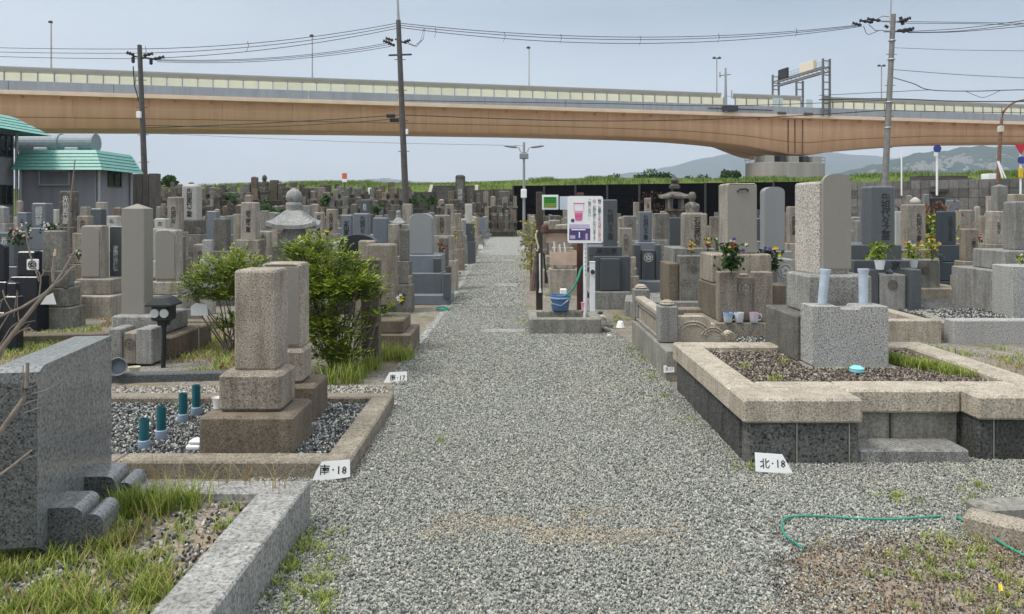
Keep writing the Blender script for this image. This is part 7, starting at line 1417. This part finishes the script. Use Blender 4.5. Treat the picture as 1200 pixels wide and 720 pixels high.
t = thing('stone_monument', 'broad grey stone slab among the markers right of the tall monument', 'monument', (PX(591, 50.6), 50.6, 1.6)); mb = MB(); mb.loft(headstone_secs(0, 12.5 * 50.6 / F, .35, 0, PZ(224, 50.6) - 1.6, 'soft', -.17)); mb.build('slab', M['oldgrey'], t)
for i, (px, yt, w_, tp, mk) in enumerate(((289, 215, 7, 'round', 'oldgrey'), (297.5, 207, 7, 'round', 'brown'), (320.5, 211, 9, 'soft', 'brown'), (329.5, 214, 7.5, 'round', 'old'))):
    Y = 46.9; t = thing('stone_pillar', ['shorter grey pillar left of the seated buddha statue', 'taller reddish pillar immediately left of the seated buddha', 'thick brown pillar immediately right of the seated buddha', 'dark pillar second to the right of the seated buddha'][i], 'pillar', (PX(px, Y), Y, 2.0)); mb = MB(); mb.loft(headstone_secs(0, w_ * Y / F, w_ * .8 * Y / F, 0, PZ(yt, Y) - 2.0, tp, 0)); mb.build('pillar', M[mk], t)
Y = 46.4; u = Y / F; t = thing('buddha_statue', 'dark seated buddha statue on a pedestal among pillars', 'statue', (PX(310, Y), Y, 2.0)); z0 = PZ(228, Y) - 2.0; zt = PZ(205, Y) - 2.0; H = zt - z0
mb = MB(); mb.loft([ell(0, 0, 6.6 * u, 4 * u, z0), ell(0, -.3 * u, 6.8 * u, 4.4 * u, z0 + H * .10), ell(0, 0, 6.0 * u, 3.6 * u, z0 + H * .24), ell(0, .4 * u, 3.9 * u, 2.6 * u, z0 + H * .34), ell(0, .4 * u, 5.2 * u, 2.8 * u, z0 + H * .50), ell(0, .4 * u, 5.0 * u, 2.6 * u, z0 + H * .58), ell(0, .3 * u, 3.2 * u, 2.0 * u, z0 + H * .64), ell(0, .2 * u, 1.7 * u, 1.6 * u, z0 + H * .66), ell(0, 0, 2.3 * u, 2.4 * u, z0 + H * .71), ell(0, 0, 2.9 * u, 2.9 * u, z0 + H * .80), ell(0, 0, 2.6 * u, 2.6 * u, z0 + H * .90), ell(0, 0, 1.5 * u, 1.6 * u, z0 + H * .965), ell(0, 0, .6 * u, .6 * u, z0 + H)])
for sg in (-1, 1): mb.tube([(sg * 4.4 * u, .2 * u, z0 + H * .55), (sg * 5.4 * u, -1 * u, z0 + H * .36), (sg * 1.2 * u, -3.6 * u, z0 + H * .24)], [1.2 * u, 1.1 * u, .8 * u], 7)
mb.build('figure', M['old'], t, True); mb = MB(); mb.loft([ell(0, 0, 5.5 * u, 4 * u, 0), ell(0, 0, 5 * u, 3.6 * u, z0 * .5), ell(0, 0, 7 * u, 4.6 * u, z0 - .01)]); mb.build('lotus_pedestal', M['oldgrey'], t)
for i, (px, w_, yt) in enumerate(((365, 17, 220), (250, 10, 222), (262, 9, 222), (270, 6, 220))):
    Y = 48.4; t = thing('stone_slab', ['broad upright pale slab at the terrace top right of the pagoda jewel', 'upright slab at the terrace top, left of three behind the large beige stone', 'upright slab at the terrace top, middle of three', 'narrow upright slab at the terrace top, right of three'][i], 'slab', (PX(px, Y), Y, 2.0)); mb = MB(); mb.loft(headstone_secs(0, w_ * Y / F, .3, 0, PZ(yt, Y) - 2.0, 'flat', 0)); mb.build('slab', M['oldgrey'], t)
for i, (px, py, Y, s_) in enumerate(((277, 232, 45.0, 1.0), (322, 240, 41, 1.0), (390, 234, 43, .9), (333, 247, 40, .8), (503, 236, 44, 1.1), (486, 240, 43, .8), (448, 243, 41, .8), (227, 240, 43, .7))):
    t = thing('shrub', 'round green shrub %s' % ['growing on the terrace left of the buddha', 'below the buddha statue', 'on the terrace right of the pagoda jewel', 'at the terrace foot beside the pagoda neck', 'by the far end of the path, right of the tall pole', 'just right of the tall dark pole foot', 'on the terrace left of the tall pole foot', 'behind the broad pale pillar'][i], 'shrub', (PX(px, Y), Y - .9, max(0, PZ(py, Y) - .9 * s_)))
    crown('foliage', 0, 0, .1, .55 * s_, 1.3 * s_, 300, .16, M['treeleaf'], t, 6, 60 + i); part_tube(t, 'stem', [(0, 0, -.1), (0, 0, .8 * s_)], .03, 'bark')
# ---------------------------------------------------------------- the other graves, row by row
cols_ = [('beige', 'beige', 26), ('tan', 'tan', 14), ('grey', 'grey', 16), ('oldgrey', 'weathered grey', 14), ('blue', 'blue grey', 14), ('dark', 'dark slate', 8), ('brown', 'brown', 8), ('pale', 'pale', 5)]
tops = [('flat', 'flat topped', 60), ('soft', 'soft edged', 15), ('pyr', 'pointed', 9), ('round', 'round headed', 12)]
def pick(L): return r.choices(L, [q[2] for q in L])[0]
cand = []
def rows(side):
    Y = 11.8 if side < 0 else 13.4
    while Y < 44.5 if side < 0 else Y < 54:
        x = -1.75 if side < 0 else (.95 + (1.1 if Y < 15 else 0) + (.0 if Y < 40 else .3)); pitch = 1.12 + (.25 if Y > 30 else 0)
        lim = Y * .82
        while abs(x) < lim:
            jx, jy = r.uniform(-.22, .22), r.uniform(-.3, .3)
            if r.random() < .86:
                w_ = r.choice((.24, .27, .30, .33)); hh = r.choice((.55, .62, .70, .78, .85)); bh = r.choice((.35, .5, .62, .75))
                if r.random() < .06: hh += .45
                if Y > 30: bh = min(bh, .5)
                cand.append([x + jx, Y + jy, w_, hh, bh, pick(cols_), pick(tops), side])
            x += side * pitch * r.uniform(.85, 1.2)
        Y += 1.55 if Y < 30 else 2.0
rows(-1); rows(1)
def box_of(c): x, Y, w_, hh, bh = c[:5]; W = w_ * 1.7; return (600 + (x - w_ / 2) * F / Y, 600 + (x + w_ / 2) * F / Y, HOR - (hh + bh - EYE) * F / Y, 600 + (x - W / 2) * F / Y, 600 + (x + W / 2) * F / Y, HOR + EYE * F / Y)
keep = []
for c in cand:
    x0, x1, yt, X0, X1, yb = box_of(c); Y = c[1]; bad = False
    if yt < (236 if Y < 26 else 231) and r.random() < .85: continue
    if 24 < Y < 40 and c[0] < PX(150, Y): continue
    if c[7] > 0 and Y > 42 and c[0] > PX(960, Y): continue
    for (a, b, p, q, PY) in prot:
        if Y < PY + .3 and X1 > a - 1 and X0 < b + 1 and yt < q and yb > p:
            ov = min(x1, b) - max(x0, a)
            if ov > -1.5 or (min(X1, b) - max(X0, a) > 3):          # stands in front of a stone that shows: keep it low enough
                hn = EYE - (q + 1.5 - HOR) * Y / F
                if hn < .68 or Y > PY - .8 or Y < 11: bad = True; break
                f_ = hn / (c[3] + c[4]); c[3] = round(c[3] * f_, 2); c[4] = round(c[4] * f_, 2); x0, x1, yt, X0, X1, yb = box_of(c)
        if abs(Y - PY) < .75 and X1 > a - 2 and X0 < b + 2: bad = True; break
    if not bad: keep.append(c)
# how much of each stone shows: paint back to front on a coarse grid
W_, H_ = 1200, 480; buf = np.full((H_, W_), -1, int); items = [(c[1], i, box_of(c)) for i, c in enumerate(keep)] + [(p[4], -2, (p[0], p[1], p[2], p[0], p[1], p[3])) for p in prot]
for Y, i, (x0, x1, yt, X0, X1, yb) in sorted(items, key=lambda q: -q[0]):
    ym = int(np.clip((yt + yb) / 2 if i >= 0 else yb, 0, H_)); cl_ = lambda v, m_: int(np.clip(v, 0, m_)); buf[cl_(yt, H_):ym, cl_(x0, W_):cl_(x1 + 1, W_)] = i; buf[ym:cl_(yb, H_), cl_(X0, W_):cl_(X1 + 1, W_)] = i
vis = np.bincount(buf[buf >= 0].ravel(), minlength=len(keep)); order = np.argsort(-vis)
NH = sum(1 for o in C.objects if o.get('category') == 'gravestone'); budget = 296 - NH
ind = [i for i in order[:budget] if vis[i] > 3]; indset = set(ind)
rest = [i for i in range(len(keep)) if i not in indset]
gm = {}
def stone_mesh(key, f_):
    if key not in gm: gm[key] = f_()
    return gm[key]
def zone(c):
    Y = c[1]; px = 600 + c[0] * F / Y; d_ = 'front' if Y < 17 else 'middle' if Y < 27 else 'far'
    if c[7] < 0: w__ = 'below the low building' if px < 185 else 'left of the pagoda' if px < 320 else 'behind the big bush' if px < 455 else 'beside the path on its left'
    else: w__ = 'behind the washing place' if px < 715 else 'near the stone lantern' if px < 840 else 'behind the large blank stones' if px < 1010 else 'before the block wall'
    return 'in the %s rows %s' % (d_, w__)
TXT = (S4, '先祖代々墓', '先祖代々')
for n_, i in enumerate(sorted(ind)):
    x, Y, w_, hh, bh, (mk, cn, _), (tp, tn, _), sd = keep[i]; z_ = zone(keep[i]); tall = 'tall' if hh + bh > 1.5 else 'low' if hh + bh < 1.05 else 'medium'
    lab = '%s %s %s gravestone %s' % (tall, tn, cn, z_); t = thing('gravestone', lab, 'gravestone', (x, Y, 0), R(r.uniform(-3, 3)), lab.replace('gravestone ', 'gravestones '))
    me = stone_mesh(('h', w_, hh, tp, mk), lambda: None)
    def mk_part(key, name, mat_, fn):
        if gm.get(key) is None: o = fn().build(name, M[mat_], t); gm[key] = o.data
        else: o = link(name, gm[key], t)
        return o
    o = mk_part(('h', w_, hh, tp, mk), 'headstone', mk, lambda: MB().loft(headstone_secs(0, w_, w_ * .85, 0, hh, tp, -w_ * .42))); o.location.z = bh
    b1 = bh * .45; o = mk_part(('b', w_, round(bh, 2), mk), 'plinth', mk, lambda: MB().box(-w_ * .78, w_ * .78, -w_ * .72, w_ * .72, 0, bh - b1 - .001, .012)); o.location.z = b1
    mk_part(('c', w_, round(bh, 2), mk), 'plinth', mk, lambda: MB().box(-w_ * 1.12, w_ * 1.12, -w_ * 1.0, w_ * 1.0, -.02, b1 - .001, .012))
    if Y < 32 and r.random() < .85: lettering(r.choice(TXT), t, 0, -w_ * .42 - .003, bh + hh * .48, w_ * .42, hh * .78, 'carvelight' if mk == 'dark' else r.choice(('ink', 'carve', 'carve', 'carvemid')))
    if Y < 22 and r.random() < .6:
        for sg in (-1, 1): o = mk_part(('v', mk), 'flower_vase', mk, lambda: MB().lathe([(.035, 0), (.042, .2), (.034, .22), (.02, .22)], 8)); o.location = (sg * w_ * .85, -w_ * 1.12, 0)
mass = {}
for i in rest:
    x, Y, w_, hh, bh, (mk, cn, _), (tp, tn, _), sd = keep[i]; mb = mass.setdefault(mk, MB()); i0 = len(mb.v); mb.loft(headstone_secs(x, w_, w_ * .85, bh, bh + hh, tp, Y)); mb.box(x - w_ * .78, x + w_ * .78, Y - .15, Y + w_, bh * .45, bh - .001, .012); mb.box(x - w_ * 1.1, x + w_ * 1.1, Y - .25, Y + w_ * 1.2, -.02, bh * .45 - .001, .012)
mb = MB(); mi = []; mks = list(mass)
for mk in mks: n0 = len(mb.f); mb.add(mass[mk].v, mass[mk].f); mi += [mks.index(mk)] * (len(mb.f) - n0)
if mks:
    o = mb.build('gravestone_mass', M[mks[0]], None, kind='stuff'); tag(o, 'crowd of mostly hidden gravestones filling the gaps between the rows', 'gravestones')
    for mk in mks[1:]: o.data.materials.append(M[mk])
    o.data.polygons.foreach_set('material_index', mi)
print('HAND', NH, 'KEEP', len(keep), 'IND', len(ind), 'REST', len(rest))

# ---------------------------------------------------------------- haze
hz = MB(); hz.box(-6500, 6500, -70, 9200, -25, 900, .5); o = hz.build('haze', bpy.data.materials.new('haze air'), None, kind='stuff'); tag(o, 'thin humid haze that pales the distant hills', 'haze')
hmz = o.data.materials[0]; hmz.use_nodes = True; t = hmz.node_tree; t.nodes.remove(t.nodes['Principled BSDF']); pv = t.nodes.new('ShaderNodeVolumePrincipled'); pv.inputs['Density'].default_value = 1.6e-4; pv.inputs['Color'].default_value = (.74, .84, .97, 1); t.links.new(pv.outputs[0], t.nodes['Material Output'].inputs['Volume'])
o.display_type = 'WIRE'
